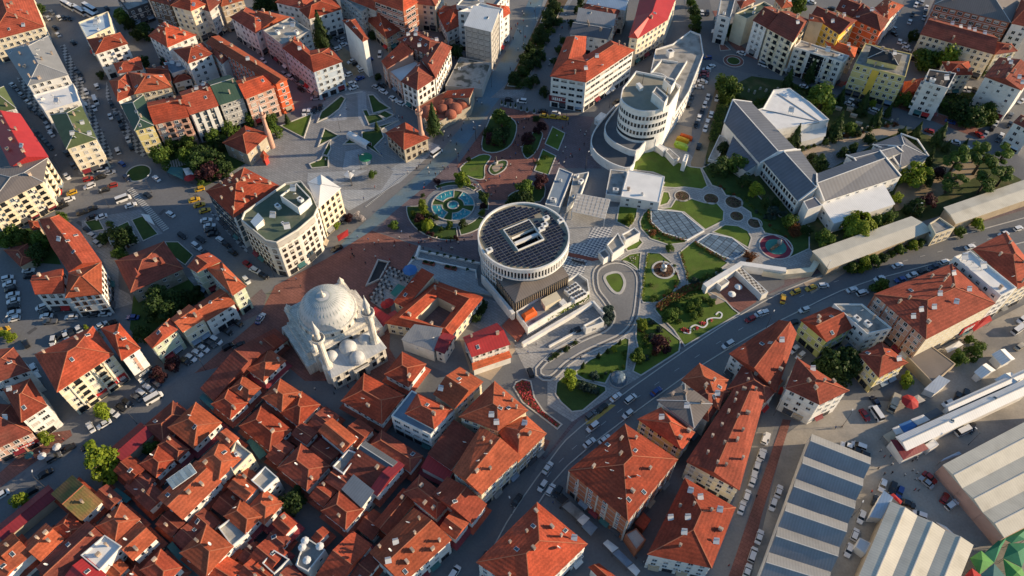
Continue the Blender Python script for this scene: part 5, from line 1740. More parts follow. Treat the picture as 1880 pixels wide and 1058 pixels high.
B('K', [(1108, 1017), (1237, 690), (962, 528), (758, 942)], 11, 'hh', 'wh', tr, 'white corner house with many chimneys on an orange roof', 's', 12, slope=.36, kinds=('chimney', 'chimney', 'heater'))
B('K', [(-165, 985), (165, 660), (438, 886), (130, 1185)], 12, 'hh', 'wh', 'tile_red', 'shop block with maroon and orange roof at the foot of the road', 's', 12, slope=.36)
B('K', [(690, 772), (740, 812), (778, 762), (735, 720)], 4, 's', 'br', tr, 'small red lean-to shed behind the brick block', None, 0, 'shed')
B('K', [(640, 832), (700, 922), (752, 862), (700, 800)], 5, 'f', 'brick_wall', 'deck_concrete', 'low brick annex with concrete roof behind the brick block', None, 0, 'shed', parap=.2)
B('K', [(440, 1010), (560, 1130), (640, 1100), (500, 990)], 6, 'gg', 'wh', tr, 'small red roofed house at the lane of market awnings', None, 1, 'house')
B('p', [(1425, 722), (1463, 613), (1430, 588), (1338, 650)], 11, 'gg', 'wh', tr, 'house with dark and orange gable roof at the road junction', 's', 5)
B('p', [(1335, 715), (1405, 740), (1428, 715), (1370, 660)], 10, 'hh', 'ta', tb, 'brown roofed house behind the road junction house', 's', 4)
B('p', [(1250, 745), (1300, 775), (1340, 720), (1290, 690)], 10, 'hh', 'wh', tb, 'brown roofed house between the road and the cream terrace', 's', 4)
B('p', [(1405, 735), (1438, 700), (1425, 685), (1395, 720)], 8, 'hh', 'wh', to, 'small sunlit orange roofed house in the alley', 's', 1)
B('b', [(462, 812), (702, 697), (278, 430), (184, 678)], 13, 'hh', 'wh', tr, 'white four storey house with red hip roof by the market yard', 's', 6)
B('b', [(515, 302), (727, 190), (545, 15), (302, 124)], 10, 'gg', 'lg', tr, 'lime yellow house with dark red gable roof', 's', 4, slope=.5, kinds=('chimney', 'skylight'))
B('b', [(570, 0), (840, 242), (1042, 196), (800, 0)], 12, 'f', 'wh', 'deck_concrete', 'pale concrete block with cluttered flat roof beside lime yellow house', 's', 4)
B('b', [(940, 592), (1177, 470), (962, 300), (775, 402)], 10, 'hh', 'ye', tr, 'sand yellow house with red hip roof above the market yard', 's', 3)
r_ = B('H', [(882, 834), (1257, 640), (1022, 425), (600, 590)], 15, 'hh', 'pk', tr, 'huge pink apartment block with red roof beside the road', 's', 16, slope=.25, kinds=('chimney', 'heater', 'chimney', 'skylight'))
for f_ in (.02, .25, .5, .75, .98):
    panel(r_, 'H', (600, 590), (882, 834), 15, f_ - .012, f_ + .012, 0, 15, 'wall_br', 'pilaster', out=.15)
panel(r_, 'H', (882, 834), (1257, 640), 15, 0, 1, .1, 14.9, 'wall_cr', 'cream_facing', out=.02)
panel(r_, 'H', (882, 834), (1257, 640), 15, .72, .96, 1.5, 6.5, 'awning_red', 'red_banner', out=.35, marks=6)
B('H', [(1030, 392), (1282, 602), (1367, 560), (1117, 360)], 15.5, 'f', 'wh', 'deck_white', 'narrow block with white flat roof between two red roofs', 's', 4)
B('H', [(1376, 562), (1505, 500), (1312, 255), (1130, 346)], 14.5, 'hh', 'cr', tr, 'red roofed block at the upper end of the pink row', 's', 7, slope=.36)
B('H', [(782, 927), (922, 1072), (1042, 966), (902, 862)], 4, 'f', 'ta', 'metal_brown', 'low tan yard building with brown roof panels', None, 0, 'shed', parap=.15)
# market sheds
def multi_gable(t, pts, n, h, wall, rm, label, along, slope=.36):
    """Row of n parallel gables; pts A,B,C,D: valleys run A->B and D->C, rows counted from A to D."""
    P = [G2(t, x, y, h) for x, y in pts]
    c = centroid(P)
    root = empty('market_shed', (c.x, c.y, 0), label, 'shed')
    for k in range(n):
        a, b = P[0].lerp(P[3], k / n), P[1].lerp(P[2], k / n)
        d, e = P[0].lerp(P[3], (k + 1) / n), P[1].lerp(P[2], (k + 1) / n)
        pitched_part(root, [a, b], [d, e], 0, h + k * .003, wall, rm, 'gg', slope, .02, cap='ridge_metal')
    return root, P
multi_gable('L', [(265, 292), (585, 420), (268, 1320), (-75, 1225)], 7, 6.5, 'wall_wh', 'metal_grey', 'market shed with zigzag roof of seven parallel ridges', 0, .6)
multi_gable('L', [(690, 656), (440, 1240), (900, 1480), (1137, 892)], 3, 6, 'wall_ta', 'metal_beige', 'beige market shed with three long ridges at the lower edge', 0, .22)
multi_gable('L', [(970, 460), (1560, 150), (1890, 550), (1302, 852)], 3, 6, 'wall_pk', 'metal_beige', 'beige market shed with pinkish end wall by the green canopies', 0, .22)
B('L', [(777, 384), (1440, 72), (1440, -15), (716, 308)], 5, 'gg', 'wh', 'metal_white', 'long white market hall with ridged sheet roof', None, 2, 'hall', kinds=('skylight',), slope=.36)
B('L', [(1005, 172), (1440, -25), (1440, -70), (985, 135)], 4.4, 'gg', 'wh', 'metal_white', 'second narrow white market hall behind the long one', None, 0, 'hall', slope=.36)
B('L', [(760, 432), (895, 372), (850, 340), (682, 332)], 3.4, 's', 'wh', 'metal_maroon', 'maroon lean-to stall at the end of the long market hall', None, 0, 'shed')
B('L', [(875, 350), (905, 378), (952, 348), (925, 315)], 3.2, 'f', 'wh', 'deck_white', 'white stall canopy beside the maroon lean-to', None, 0, 'shed', parap=.05)
B('L', [(575, 740), (650, 750), (690, 650), (640, 612)], 4, 's', 'wh', 'metal_blue', 'corrugated lean-to at the head of the beige shed', None, 0, 'shed')
B('L', [(500, 900), (555, 940), (585, 880), (525, 850)], 3.2, 'f', 'wh', 'metal_blue', 'pale blue canopy in the alley between market sheds', None, 0, 'shed', parap=.05)
B('H', [(1235, 915), (1290, 975), (1362, 940), (1305, 885)], 3.4, 'gg', 'wh', 'metal_white', 'white stall hut alone in the yard', None, 0, 'shed')
B('H', [(1140, 1010), (1180, 1045), (1258, 1000), (1205, 962)], 3.4, 'gg', 'wh', 'metal_white', 'white yard hut nearer the brown roof panels', None, 0, 'shed')
B('H', [(1250, 1050), (1320, 1100), (1402, 1050), (1340, 1012)], 3.4, 'gg', 'wh', 'metal_white', 'white yard hut beside the second market hall', None, 0, 'shed')
B('L', [(870, 50), (930, 75), (1000, 20), (940, -10)], 3.2, 's', 'wh', 'metal_white', 'white lean-to by the sand yellow house', None, 0, 'shed')
# arcade sheds along the road
B('H', [(355, 457), (918, 246), (802, 170), (265, 358)], 4.6, 'gg', 'ta', 'metal_beige', 'long low arcade with beige sheet roof along the road', None, 0, 'hall', slope=.12, caps=False)
B('H', [(1042, 212), (1480, 62), (1450, -40), (975, 122)], 4.8, 'gg', 'ta', 'metal_beige', 'second beige arcade roof further up the road', None, 0, 'hall', slope=.12, caps=False)
B('H', [(930, 272), (1034, 236), (952, 180), (898, 212)], 6, 'f', 'cr', 'deck_grey', 'cream gatehouse with flat roof between the two arcades', 's', 0, 'house', shop=False)


# -- round glass-roofed centre with the solar deck
def lp(root, p):
    return Vector((p.x - root.location.x, p.y - root.location.y))


ZT = 17.0
rc = G2('S', 370, 297, ZT + .8)
rr = 308 * .27421 / ppm((rc.x, rc.y, ZT))
rb = empty('round_culture_centre', (rc.x, rc.y, 0), 'white round building with solar panels and square light well on its roof', 'building')
b = MB()                                            # drum: rings above and below a band of glass
for z0, z1 in ((ZT - 4.9, ZT - 4.2), (ZT - .9, ZT + .8)):
    b.lathe([(rr - .6, z0), (rr, z0), (rr, z1), (rr - .55, z1), (rr - .55, z0 + .05)], seg=96, cap=False)
b.obj('roof_ring', ['wall_wh'], rb)
b = MB()
b.lathe([(rr - .7, ZT - 4.4), (rr - .7, ZT - .8)], seg=96, cap=False)
b.lathe([(.1, ZT - 4.6), (rr - .5, ZT - 4.6)], seg=64, cap=False)
b.obj('drum_glass', ['glass_dark'], rb)
fin = MB()
fin.box((0, 0, 0), (.5, .42, 3.5))
fin = fin.mesh('facade_fin', ['wall_wh'])
for k in range(84):
    a = 2 * math.pi * k / 84
    inst('facade_fin', fin, rb, ((rr - .35) * math.cos(a), (rr - .35) * math.sin(a), ZT - 2.5), a)
b = MB()
b.lathe([(rr - 1.6, 0), (rr - 1.6, ZT - 4.5)], seg=64, cap=False)
b.obj('wall', ['glass_blue'], rb)
fin2 = MB()
fin2.box((0, 0, 0), (.7, .35, 12.4))
fin2 = fin2.mesh('lattice_fin', ['wall_wh'])
for k in range(26):                                 # tall white lattice on the west side
    a = R(110) + R(130) * k / 25
    inst('lattice_fin', fin2, rb, ((rr - 1.0) * math.cos(a), (rr - 1.0) * math.sin(a), 6.2), a)
for z in (3, 6, 9):
    b = MB()
    n = 26
    A = [((rr - .75) * math.cos(R(110) + R(130) * k / n), (rr - .75) * math.sin(R(110) + R(130) * k / n)) for k in range(n + 1)]
    for k in range(n):
        b.bar((*A[k], z), (*A[k + 1], z), .3, .35)
    b.obj('lattice_rail', ['wall_wh'], rb)
well = ccw([lp(rb, G2('S', x, y, ZT + .7)) for x, y in ((288, 308), (445, 240), (505, 322), (333, 396))])
frame = ccw([lp(rb, G2('S', x, y, ZT + .7)) for x, y in ((235, 262), (405, 193), (505, 322), (333, 396))])
rim = [Vector(((rr - .3) * math.cos(2 * math.pi * k / 96), (rr - .3) * math.sin(2 * math.pi * k / 96))) for k in range(96)]
loops = [[Vector((p.x, p.y, 0)) for p in rim], [Vector((p.x, p.y, 0)) for p in reversed(well)]]
allp = rim + list(reversed(well))
tri = tessellate_polygon(loops)
mobj('roof', [(p.x, p.y, ZT) for p in allp], [list(f) if area2([allp[i] for i in f]) > 0 else list(reversed(f)) for f in tri], 'deck_beige', rb)
n = 4
wi = inset(well, 0)
b = MB()
V = [(p.x, p.y, ZT + .7) for p in inset(frame, -.12)] + [(p.x, p.y, ZT + .7) for p in inset(frame, .12)]
b.add(V + [(p[0], p[1], ZT - .02) for p in V], [[i, (i + 1) % n, n + (i + 1) % n, n + i] for i in range(n)] + [[2 * n + i, 2 * n + (i + 1) % n, (i + 1) % n, i] for i in range(n)] + [[n + i, n + (i + 1) % n, 3 * n + (i + 1) % n, 3 * n + i] for i in range(n)])
b.obj('well_frame', ['frame_white'], rb)
V = [(p.x, p.y, ZT + .1) for p in well] + [(p.x, p.y, ZT - 6) for p in well]
mobj('well_wall', V, [[i, n + i, n + (i + 1) % n, (i + 1) % n] for i in range(n)] + [[n, n + 1, n + 2, n + 3]], 'wall_wh', rb)
u1, u2 = None, None
for z in (ZT - 1.6, ZT - 4.2):                       # glass bands inside the well
    w2 = inset(well, .06)
    V = [(p.x, p.y, z - .9) for p in w2] + [(p.x, p.y, z + .5) for p in w2]
    mobj('well_glass', V, [[n + i, n + (i + 1) % n, (i + 1) % n, i] for i in range(n)], 'glass_dark', rb)
a_, b_ = lp(rb, G2('S', 312, 350, ZT)), lp(rb, G2('S', 474, 282, ZT))
b = MB()
b.bar((a_.x, a_.y, ZT - .6), (b_.x, b_.y, ZT - .6), 1.1, 1.0)
b.obj('well_beam', ['frame_white'], rb)
# solar panels: rows follow the light well's sides
ax = (frame[1] - frame[0])
e1 = lp(rb, G2('S', 405, 193, ZT)) - lp(rb, G2('S', 235, 262, ZT))
e1.normalize()
e2 = Vector((-e1.y, e1.x))
pan = MB()
pan.box((0, 0, .28), (1.56, 1.02, .06), 1)
pan.box((0, 0, .24), (1.66, 1.12, .05), 0)
pan.box((0, 0, .1), (1.2, .1, .24), 0)
pan = pan.mesh('solar_panel', ['alu', 'panel_solar'])
ang = math.atan2(e1.y, e1.x)
keep = inset(frame, -.75)
cnt = 0
for i in range(-11, 12):
    for j in range(-14, 15):
        q = e1 * (i * 1.8) + e2 * (j * 1.25)
        if q.length > rr - 1.9 or inside(keep, q.x, q.y):
            continue
        if (i, j) in ((5, 3), (6, 3), (5, 4), (6, 4), (4, 4), (5, 5), (6, 5)) or i == 6 and j in (1, 2):
            continue
        cnt += 1
        if cnt > 300:
            continue
        inst('solar_panel', pan, rb, (q.x, q.y, ZT + .02), ang)
cover = ccw([lp(rb, G2('S', x, y, ZT + .7)) for x, y in ((240, 264), (405, 197), (445, 240), (286, 306))])
c0, c1, c2, c3 = [lp(rb, G2('S', x, y, ZT + .7)) for x, y in ((240, 264), (405, 197), (445, 240), (286, 306))]
for i in range(8):
    for j in range(3):
        p = c0.lerp(c1, (i + .5) / 8).lerp(c3.lerp(c2, (i + .5) / 8), (j + .5) / 3)
        inst('solar_panel', pan, rb, (p.x, p.y, ZT + .45), ang, (.7, .7, .7))
for x, y in ((520, 190), (490, 262), (140, 405), (618, 208), (510, 235)):
    p = lp(rb, G2('S', x, y, ZT + .5))
    inst('ventilation_unit', unit_mesh(1), rb, (p.x, p.y, ZT - .01), ang)
# wedge below the drum
def W_(pts, z):
    return ccw([lp(rb, G2('S', x, y, z)) for x, y in pts])
P = W_([(108, 480), (312, 755), (672, 572), (600, 470), (350, 420)], 8.5)
walls_mesh([p for p in P], 0, 8.5, Vector((0, 0, 0)), 'wall_dk', 'wedge_wall', rb)
Pw = [lp(rb, G2('S', x, y, 8.5)) for x, y in ((108, 480), (312, 755), (672, 572), (600, 470))]
pk = lp(rb, G2('S', 372, 560, 10.5))
V = [(p.x, p.y, 8.6) for p in Pw] + [(pk.x, pk.y, 10.4)]
mobj('wedge_roof', V, [[0, 1, 4], [1, 2, 4], [2, 3, 4], [3, 0, 4]], 'metal_brown', rb, uv=True)
Lw = W_([(84, 560), (118, 585), (312, 815), (290, 822)], 5.0)
b = MB()
b.prism(Lw, 0, 5)
b.obj('side_wall', ['wall_wh'], rb)
lou = MB()
lou.box((0, 0, 0), (.12, .5, 6.5))
lou = lou.mesh('glazing_bar', ['wall_ta'])
for a_, b_, m in ((Pw[1], Pw[2], 26), (Pw[0], Pw[1], 20)):
    for k in range(m):
        p = a_.lerp(b_, (k + .5) / m)
        inst('glazing_bar', lou, rb, (p.x, p.y, 4.9), math.atan2((b_ - a_).y, (b_ - a_).x))
tP = W_([(318, 812), (398, 922), (812, 676), (800, 600), (735, 555), (600, 640)], 4.4)
tw, td = flat_part(rb, [p + rc for p in tP], 0, 3.6, 'wall_wh', 'deck_grey', 1.1, .35, 'terrace', 'terrace_wall')
def unit_box(name, pts, z0, h, mats, fans=0):
    P = W_(pts, z0 + h)
    b = MB()
    b.prism(P, z0 - .02, z0 + h, 0)
    c, e = centroid(P), (P[1] - P[0])
    if fans:
        L = max((P[i + 1] - P[i] for i in range(3)), key=lambda v: v.length)
        d = L.normalized()
        nn = Vector((-d.y, d.x))
        for k in range(fans):
            for s in (-1, 1):
                q = c + d * ((k + .5) / fans - .5) * L.length * .9 + nn * s * .75
                b.lathe([(.55, z0 + h), (.55, z0 + h + .1)], (q.x, q.y, 0), 10, 1)
    return b.obj(name, mats, rb)
unit_box('air_handler', [(485, 730), (515, 778), (622, 722), (590, 675)], 3.6, 2.4, ['wall_cr'])
unit_box('air_handler', [(605, 745), (630, 770), (662, 752), (635, 722)], 3.6, 1.6, ['wall_wh'])
unit_box('chiller', [(640, 665), (675, 698), (758, 648), (720, 610)], 3.6, 1.9, ['frame_white', 'steel_dark'], 4)
unit_box('chiller', [(682, 712), (715, 735), (798, 690), (768, 655)], 3.6, 1.9, ['frame_white', 'steel_dark'], 4)
b = MB()
P = W_([(355, 822), (380, 858), (462, 812), (432, 772)], 5.6)
b.prism(P, 3.58, 5.0, 0)
c = centroid(P)
q = inset(P, .7)
V = [(p.x, p.y, 5.0) for p in P] + [(p.x, p.y, 5.7) for p in q]
b.add(V, [[i, (i + 1) % 4, 4 + (i + 1) % 4, 4 + i] for i in range(4)] + [[4, 5, 6, 7]])
tag(b.obj('orange_tent', ['awning_orange'], loc=(rc.x, rc.y, 0)), 'bright orange tent box on the round building terrace', 'tent')
# ramp walls and kiosk
for nm, L, w, h in (('ramp_wall', [(362, 1022), (835, 742)], 1.1, 2.2), ('ramp_wall', [(835, 738), (908, 822)], .6, 2.4), ('ramp_wall', [(540, 1040), (770, 915)], .5, 1.0)):
    o = ribbon(nm, [G2('S', x, y, h) for x, y in L], w, 'wall_wh', h=h, kind=None)
    tag(o, 'white ramp wall {}'.format({2.2: 'carrying the hedge under the terrace', 2.4: 'closing the ramp at its upper end', 1.0: 'between ramp and flower bed'}[h]), 'wall')
B('S', [(770, 908), (788, 932), (908, 888), (882, 852)], 3, 'f', 'wh', 'deck_concrete', 'white kiosk with flat roof beside the ramp', 'x', 0, 'kiosk', shop=False, cat='kiosk')
B('S', [(925, 370), (965, 432), (1046, 375), (1000, 290)], 4, 'f', 'wh', 'deck_concrete', 'white angular stair house beside the triangle paving', None, 0, 'stair_house', cat='kiosk')
B('S', [(1025, 300), (1052, 342), (1150, 290), (1110, 255)], 4.2, 'f', 'wh', 'deck_concrete', 'white angular lift house near the skylight lawn', None, 0, 'stair_house', cat='kiosk')
B('S', [(870, 420), (905, 470), (950, 440), (915, 395)], 2.6, 'f', 'wh', 'deck_grey', 'low grey stair box at the tip of the triangle paving', None, 0, 'stair_house', cat='kiosk')
# pergola and low pavilions behind
pg = [G2('S', x, y, 4.5) for x, y in ((692, 140), (912, 188), (948, 62), (725, 22))]
pc = centroid(pg)
per = empty('glass_pergola', (pc.x, pc.y, 0), 'white glass grid pergola behind the round building', 'pergola')
for i in range(9):
    a_, b_ = pg[0].lerp(pg[1], i / 8), pg[3].lerp(pg[2], i / 8)
    b = MB(); b.bar((a_.x - pc.x, a_.y - pc.y, 4.5), (b_.x - pc.x, b_.y - pc.y, 4.5), .16, .2); b.obj('beam', ['frame_white'], per)
for i in range(7):
    a_, b_ = pg[0].lerp(pg[3], i / 6), pg[1].lerp(pg[2], i / 6)
    b = MB(); b.bar((a_.x - pc.x, a_.y - pc.y, 4.6), (b_.x - pc.x, b_.y - pc.y, 4.6), .16, .2); b.obj('beam', ['frame_white'], per)
for i in range(8):
    for j in range(6):
        q = [pg[0].lerp(pg[1], (i + s) / 8).lerp(pg[3].lerp(pg[2], (i + s) / 8), (j + t_) / 6) - pc for s, t_ in ((.08, .08), (.92, .08), (.92, .92), (.08, .92))]
        mobj('pane', [(p.x, p.y, 4.72) for p in q], [[0, 1, 2, 3]], 'curtain', per)
for p in pg:
    b = MB(); b.box((p.x - pc.x, p.y - pc.y, 2.2), (.3, .3, 4.5)); b.obj('post', ['frame_white'], per)
B('P', [(985, 735), (1120, 790), (990, 1120), (850, 1090)], 3.2, 'f', 'wh', 'deck_blue', 'low white pavilion with blue grey roof beside the red square', None, 2, 'pavilion', cat='pavilion', parap=.35, kinds=(0, 1))
B('P', [(1130, 800), (1275, 775), (1200, 985), (1060, 1120)], 3.0, 'f', 'wh', 'deck_grey', 'open roof terrace between the low pavilions', None, 3, 'pavilion', cat='pavilion', parap=.35, kinds=(0, 1))
B('Q', [(150, 365), (282, 380), (340, 165), (190, 150)], 3.4, 'f', 'wh', 'deck_grey', 'low pavilion with four grey roof panels beside the white roof', None, 1, 'pavilion', cat='pavilion', parap=.3)
B('Q', [(282, 382), (612, 435), (660, 212), (345, 152)], 5, 'f', 'wh', 'metal_white', 'pavilion with broad white sheet roof beside the garden lawn', 'x', 2, 'pavilion', cat='pavilion', parap=.15, shop=False)

# -- rounded white office tower and its podium
NB = [(490, 170), (365, 330), (350, 420), (395, 482), (495, 532), (615, 545), (725, 525), (800, 490), (897, 332), (830, 240), (640, 200)]
hN = 21.0
Pn = ccw([G2('N', x, y, hN) for x, y in NB])
cN = centroid(Pn)
nt = empty('rounded_office_tower', (cN.x, cN.y, 0), 'white office tower with rounded front and rows of small windows', 'office building')
# smooth the rounded front
front = smooth_line([G2('N', x, y, hN) for x, y in NB[1:8]], 5)
Pn = ccw([G2('N', *NB[0], hN)] + front + [G2('N', x, y, hN) for x, y in NB[8:]])
w_, d_ = flat_part(nt, Pn, 0, hN, 'wall_wh', 'deck_beige', 1.0, .4)
wm = window_mesh(.95, 1.9, 'frame_white', 'glass_dark', 0, False)
tot, acc = 0, 0
seg = [(front[i], front[i + 1]) for i in range(len(front) - 1)]
for z in (18.2, 14.4, 10.6):
    acc = .8
    for a_, b_ in seg:
        L = (b_ - a_).length
        d = (b_ - a_) / L
        while acc < L:
            q = a_ + d * acc
            nr = Vector((-d.y, d.x))
            if nr.dot(q - cN) < 0:
                nr = -nr
            inst('window', wm, nt, (q.x - cN.x, q.y - cN.y, z), math.atan2(nr.y, nr.x) + R(90))
            acc += 1.45
        acc -= L
Pr = [(p - cN) * 1.003 + cN for p in front]
for a_, b_ in [(Pr[i], Pr[i + 1]) for i in range(3, len(Pr) - 7)]:
    pass
V = [(p.x - cN.x, p.y - cN.y, 6.9) for p in Pr[2:-6]] + [(p.x - cN.x, p.y - cN.y, 8.2) for p in Pr[2:-6]]
m_ = len(Pr[2:-6])
mobj('ribbon_window', V, [[i, i + 1, m_ + i + 1, m_ + i] for i in range(m_ - 1)], 'glass_dark', nt)
for pts, z1 in (([(640, 360), (755, 460), (790, 400), (680, 305)], 25), ([(745, 245), (820, 310), (860, 250), (765, 215)], 24.5)):
    P = [G2('N', x, y, z1) for x, y in pts]
    flat_part(nt, P, hN - .02, z1, 'wall_wh', 'deck_grey', .5, .3, 'stairhead_roof', 'stairhead_wall')
b = MB()
p = G2('N', 525, 300, hN + 1) - cN
b.box((p.x, p.y, hN + .9), (1.6, 3.2, 1.9), 0, .4)
b.obj('ventilation_unit', ['frame_white'], nt)
for (x, y, z), nm, m in (((560, 215, 24), 'antenna_mast', 'steel_dark'), ((780, 345, 27), 'yellow_crane_arm', 'awning_yellow')):
    p = G2('N', x, y, z) - cN
    b = MB(); b.lathe([(.12, hN), (.1, z + 2)], (p.x, p.y, 0), 6); b.obj(nm, [m], nt)
for pts, z1, dk, nm in (([(345, 470), (265, 570), (205, 660), (205, 740), (250, 800), (330, 852), (490, 908), (592, 812), (700, 780), (640, 560), (420, 470)], 5.6, 'deck_slate', 'podium'),
                        ([(342, 462), (190, 600), (95, 730), (72, 830), (100, 900), (160, 960), (280, 1030), (440, 1062), (492, 912), (420, 640)], 3.4, 'deck_dark', 'lower_podium')):
    if dk not in MATS:
        M_('deck_slate', (.12, .13, .145), .9, .15, .3, .08, 3.0)
        M_('deck_dark', (.09, .095, .105), .9, .15, .3, .08, 3.0)
    P = smooth_poly([G2('N', x, y, z1) for x, y in pts], 3)
    flat_part(nt, P, 0, z1, 'wall_wh', dk, .9, .45, nm + '_roof', nm + '_wall')
# long low wing behind the tower
P = [G2('e', x, y, 9) for x, y in ((1075, 490), (1240, 440), (1412, 312), (1512, 350), (1542, 540), (1400, 900), (1245, 1150), (1180, 1130), (1310, 850), (1130, 730), (1025, 720))]
cw = centroid(P)
wing = empty('long_office_wing', (cw.x, cw.y, 0), 'long low wing with stained concrete roofs behind the rounded tower', 'office building')
w_, d_ = flat_part(wing, P, 0, 9, 'wall_wh', 'deck_concrete', .8, .35)
for a_, b_ in (((1380, 600), (1270, 780)), ((1130, 585), (1290, 610)), ((1135, 590), (1030, 715))):
    p, q = G2('e', *a_, 9.5) - cw, G2('e', *b_, 9.5) - cw
    b = MB(); b.bar((p.x, p.y, 9.5), (q.x, q.y, 9.5), .4, 1.1); b.obj('roof_divider', ['wall_wh'], wing)
inst('ventilation_unit', unit_mesh(2), d_, tuple((G2('e', 1215, 530, 10) - cw).to_3d() + Vector((0, 0, 9))), .5, 1.6)
facade(wing, ccw(P), 0, 9, 's', False, (), False)
# sports boxes and container on the ledge
for x, y, m, nm in ((955, 765, 'awning_orange', 'orange'), (925, 790, 'awning_yellow', 'yellow'), (905, 835, 'car_lime', 'lime green'), (915, 855, 'car_lime', 'lime green')):
    p = G('N', x, y, 1)
    b = MB(); b.box((0, 0, .85), (5.6, 1.7, 1.7), 0, 0, .92); b.box((0, 0, 1.85), (3.6, 1.2, .4), 0, 0, .8)
    o = b.obj('play_container', [m], loc=(p.x, p.y, 0)); o.rotation_euler = (0, 0, heading('N', x, y, -18))
    tag(o, nm + ' bouncy play box on the ledge behind the tower', 'play box', 'coloured play boxes on the ledge' if 'lime' in nm else None)
S_('ledge', 'N', [(700, 780), (860, 650), (1010, 680), (1000, 830), (940, 900), (760, 850)], 'paving_tan', 7)
B('N', [(765, 895), (850, 990), (897, 955), (800, 870)], 2.8, 'f', 'wh', 'deck_grey', 'small white hut with grey roof above the lawn', None, 0, 'shed', parap=.1)
B('N', [(665, 840), (745, 905), (785, 870), (710, 825)], 2.6, 'f', 'wh', 'deck_white', 'long white hut beside the coloured play boxes', None, 0, 'shed', parap=.1)
B('N', [(920, 990), (955, 1000), (980, 935), (945, 925)], 5.2, 'f', 'wh', 'deck_white', 'slim white vent tower on the lawn edge', None, 0, 'vent_tower', cat='tower', parap=.2)
B('N', [(110, 590), (155, 620), (225, 560), (170, 535)], 3, 'f', 'wh', 'metal_white', 'white kiosk box beside the tower podium', 'x', 0, 'kiosk', cat='kiosk', parap=.1, shop=False)

# -- museum with folded roofs
cm = G2('M', 700, 600)
mu = empty('museum', (cm.x, cm.y, 0), 'white museum with long folded grey roofs around a garden', 'museum')
def mwing(pts, h, ends='gg', rm='metal_museum', slope=.36, win=None, wall='wall_wh'):
    P = [G2('M', x, y, h) for x, y in pts]
    rf, tris, polys, rise = pitched_part(mu, P[:2], list(reversed(P[2:])), 0, h, wall, rm, ends, slope, .25, cap='frame_white')
    if win:
        facade(mu, polys[0], 0, h, win, False, (), False)
    # white verge boards at both gables
    for a_, b_ in ((P[0], P[3]), (P[1], P[2])):
        m = (a_ + b_) / 2
        for s in (a_, b_):
            b = MB(); b.bar((s.x - cm.x, s.y - cm.y, h + .35), (m.x - cm.x, m.y - cm.y, h + rise + .35), .5, .45); b.obj('verge', ['wall_wh'], mu)
    return rf
def fold(Lp, Rp, Ep, zl, zr, ze, win=None):
    """Wing with a steep and a shallow slope: low eave, ridge, high eave."""
    c = Vector((mu.location.x, mu.location.y))
    Lq, Rq, Eq = [[G2('M', x, y, z) for x, y in q] for q, z in ((Lp, zl), (Rp, zr), (Ep, ze))]
    v3 = lambda p, z: (p.x - c.x, p.y - c.y, z)
    V = [v3(p, zl) for p in Lq] + [v3(p, zr) for p in Rq] + [v3(p, ze) for p in Eq]
    F = [[0, 1, 3, 2], [2, 3, 5, 4]]
    if area2([Lq[0], Lq[1], Rq[1], Rq[0]]) < 0:
        F = [list(reversed(f)) for f in F]
    mobj('roof', V, F, 'metal_museum', mu, uv=True)
    V2 = [(x, y, z - .12) for x, y, z in V] + [v3(p, 0) for p in Lq + Rq + Eq]
    mobj('wall', V2, [[0, 6, 7, 1], [4, 5, 11, 10], [0, 2, 8, 6], [2, 4, 10, 8], [1, 7, 9, 3], [3, 9, 11, 5]], 'wall_wh', mu)
    for a_, b_ in ((0, 2), (2, 4), (1, 3), (3, 5), (2, 3)):
        b = MB(); b.bar(Vector(V[a_]) + Vector((0, 0, .15)), Vector(V[b_]) + Vector((0, 0, .15)), .55 if a_ + 1 != b_ else .35, .5 if a_ + 1 != b_ else .15); b.obj('verge', ['wall_wh'], mu)
    P = ccw([Lq[0], Lq[1], Eq[1], Eq[0]])
    raster(P, zr - 2)
    if win:
        facade(mu, P, 0, zl, win, False, (), False)
fold([(360, 568), (112, 285)], [(490, 488), (172, 128)], [(612, 470), (302, 145)], 7, 11, 9)
fold([(625, 832), (385, 552)], [(752, 735), (525, 485)], [(765, 650), (640, 474)], 7.5, 11.5, 9.5, 't')
fold([(805, 832), (1336, 656)], [(755, 706), (1232, 530)], [(752, 640), (1190, 478)], 8, 12, 10, 'x')
mwing([(1050, 590), (1350, 492), (1245, 450), (955, 512)], 9)
mwing([(1330, 600), (1528, 522), (1335, 365), (1140, 440)], 6.5, 'hh')
B('M', [(870, 988), (1297, 852), (1212, 722), (778, 862)], 5.6, 's', 'wh', 'metal_white', '', 'x', 0, root=mu, slope=.15, shop=False, bands=False)
B('M', [(660, 832), (692, 892), (792, 860), (740, 800)], 8.5, 'f', 'wh', 'metal_museum', '', None, 0, root=mu, parap=.2)
B('M', [(125, 512), (265, 626), (358, 574), (176, 372)], 4.6, 's', 'wh', 'metal_museum', '', None, 0, root=mu, slope=.15)
B('M', [(318, 206), (380, 188), (452, 62), (565, 50), (705, 150), (838, 268), (640, 312), (435, 345)], 8.5, 'f', 'wh', 'deck_white', '', None, 1, root=mu, parap=.5)
b = MB()
for a_, b_ in (((480, 85), (770, 275)), ((375, 195), (770, 280)), ((435, 340), (770, 285))):
    p, q = G2('M', *a_, 8.6) - cm, G2('M', *b_, 8.6) - cm
    b = MB(); b.bar((p.x, p.y, 8.62), (q.x, q.y, 8.62), .4, .3); b.obj('roof_seam', ['metal_grey'], mu)
B('M', [(640, 318), (645, 420), (812, 385), (828, 290)], 4.2, 's', 'wh', 'metal_white', '', None, 0, root=mu, slope=.05)
B('M', [(0, 540), (60, 555), (135, 395), (80, 370)], 1.2, 'f', 'wh', 'deck_concrete', 'low concrete terrace beside the museum hedge', None, 0, 'terrace_wall', cat='terrace', parap=.2)

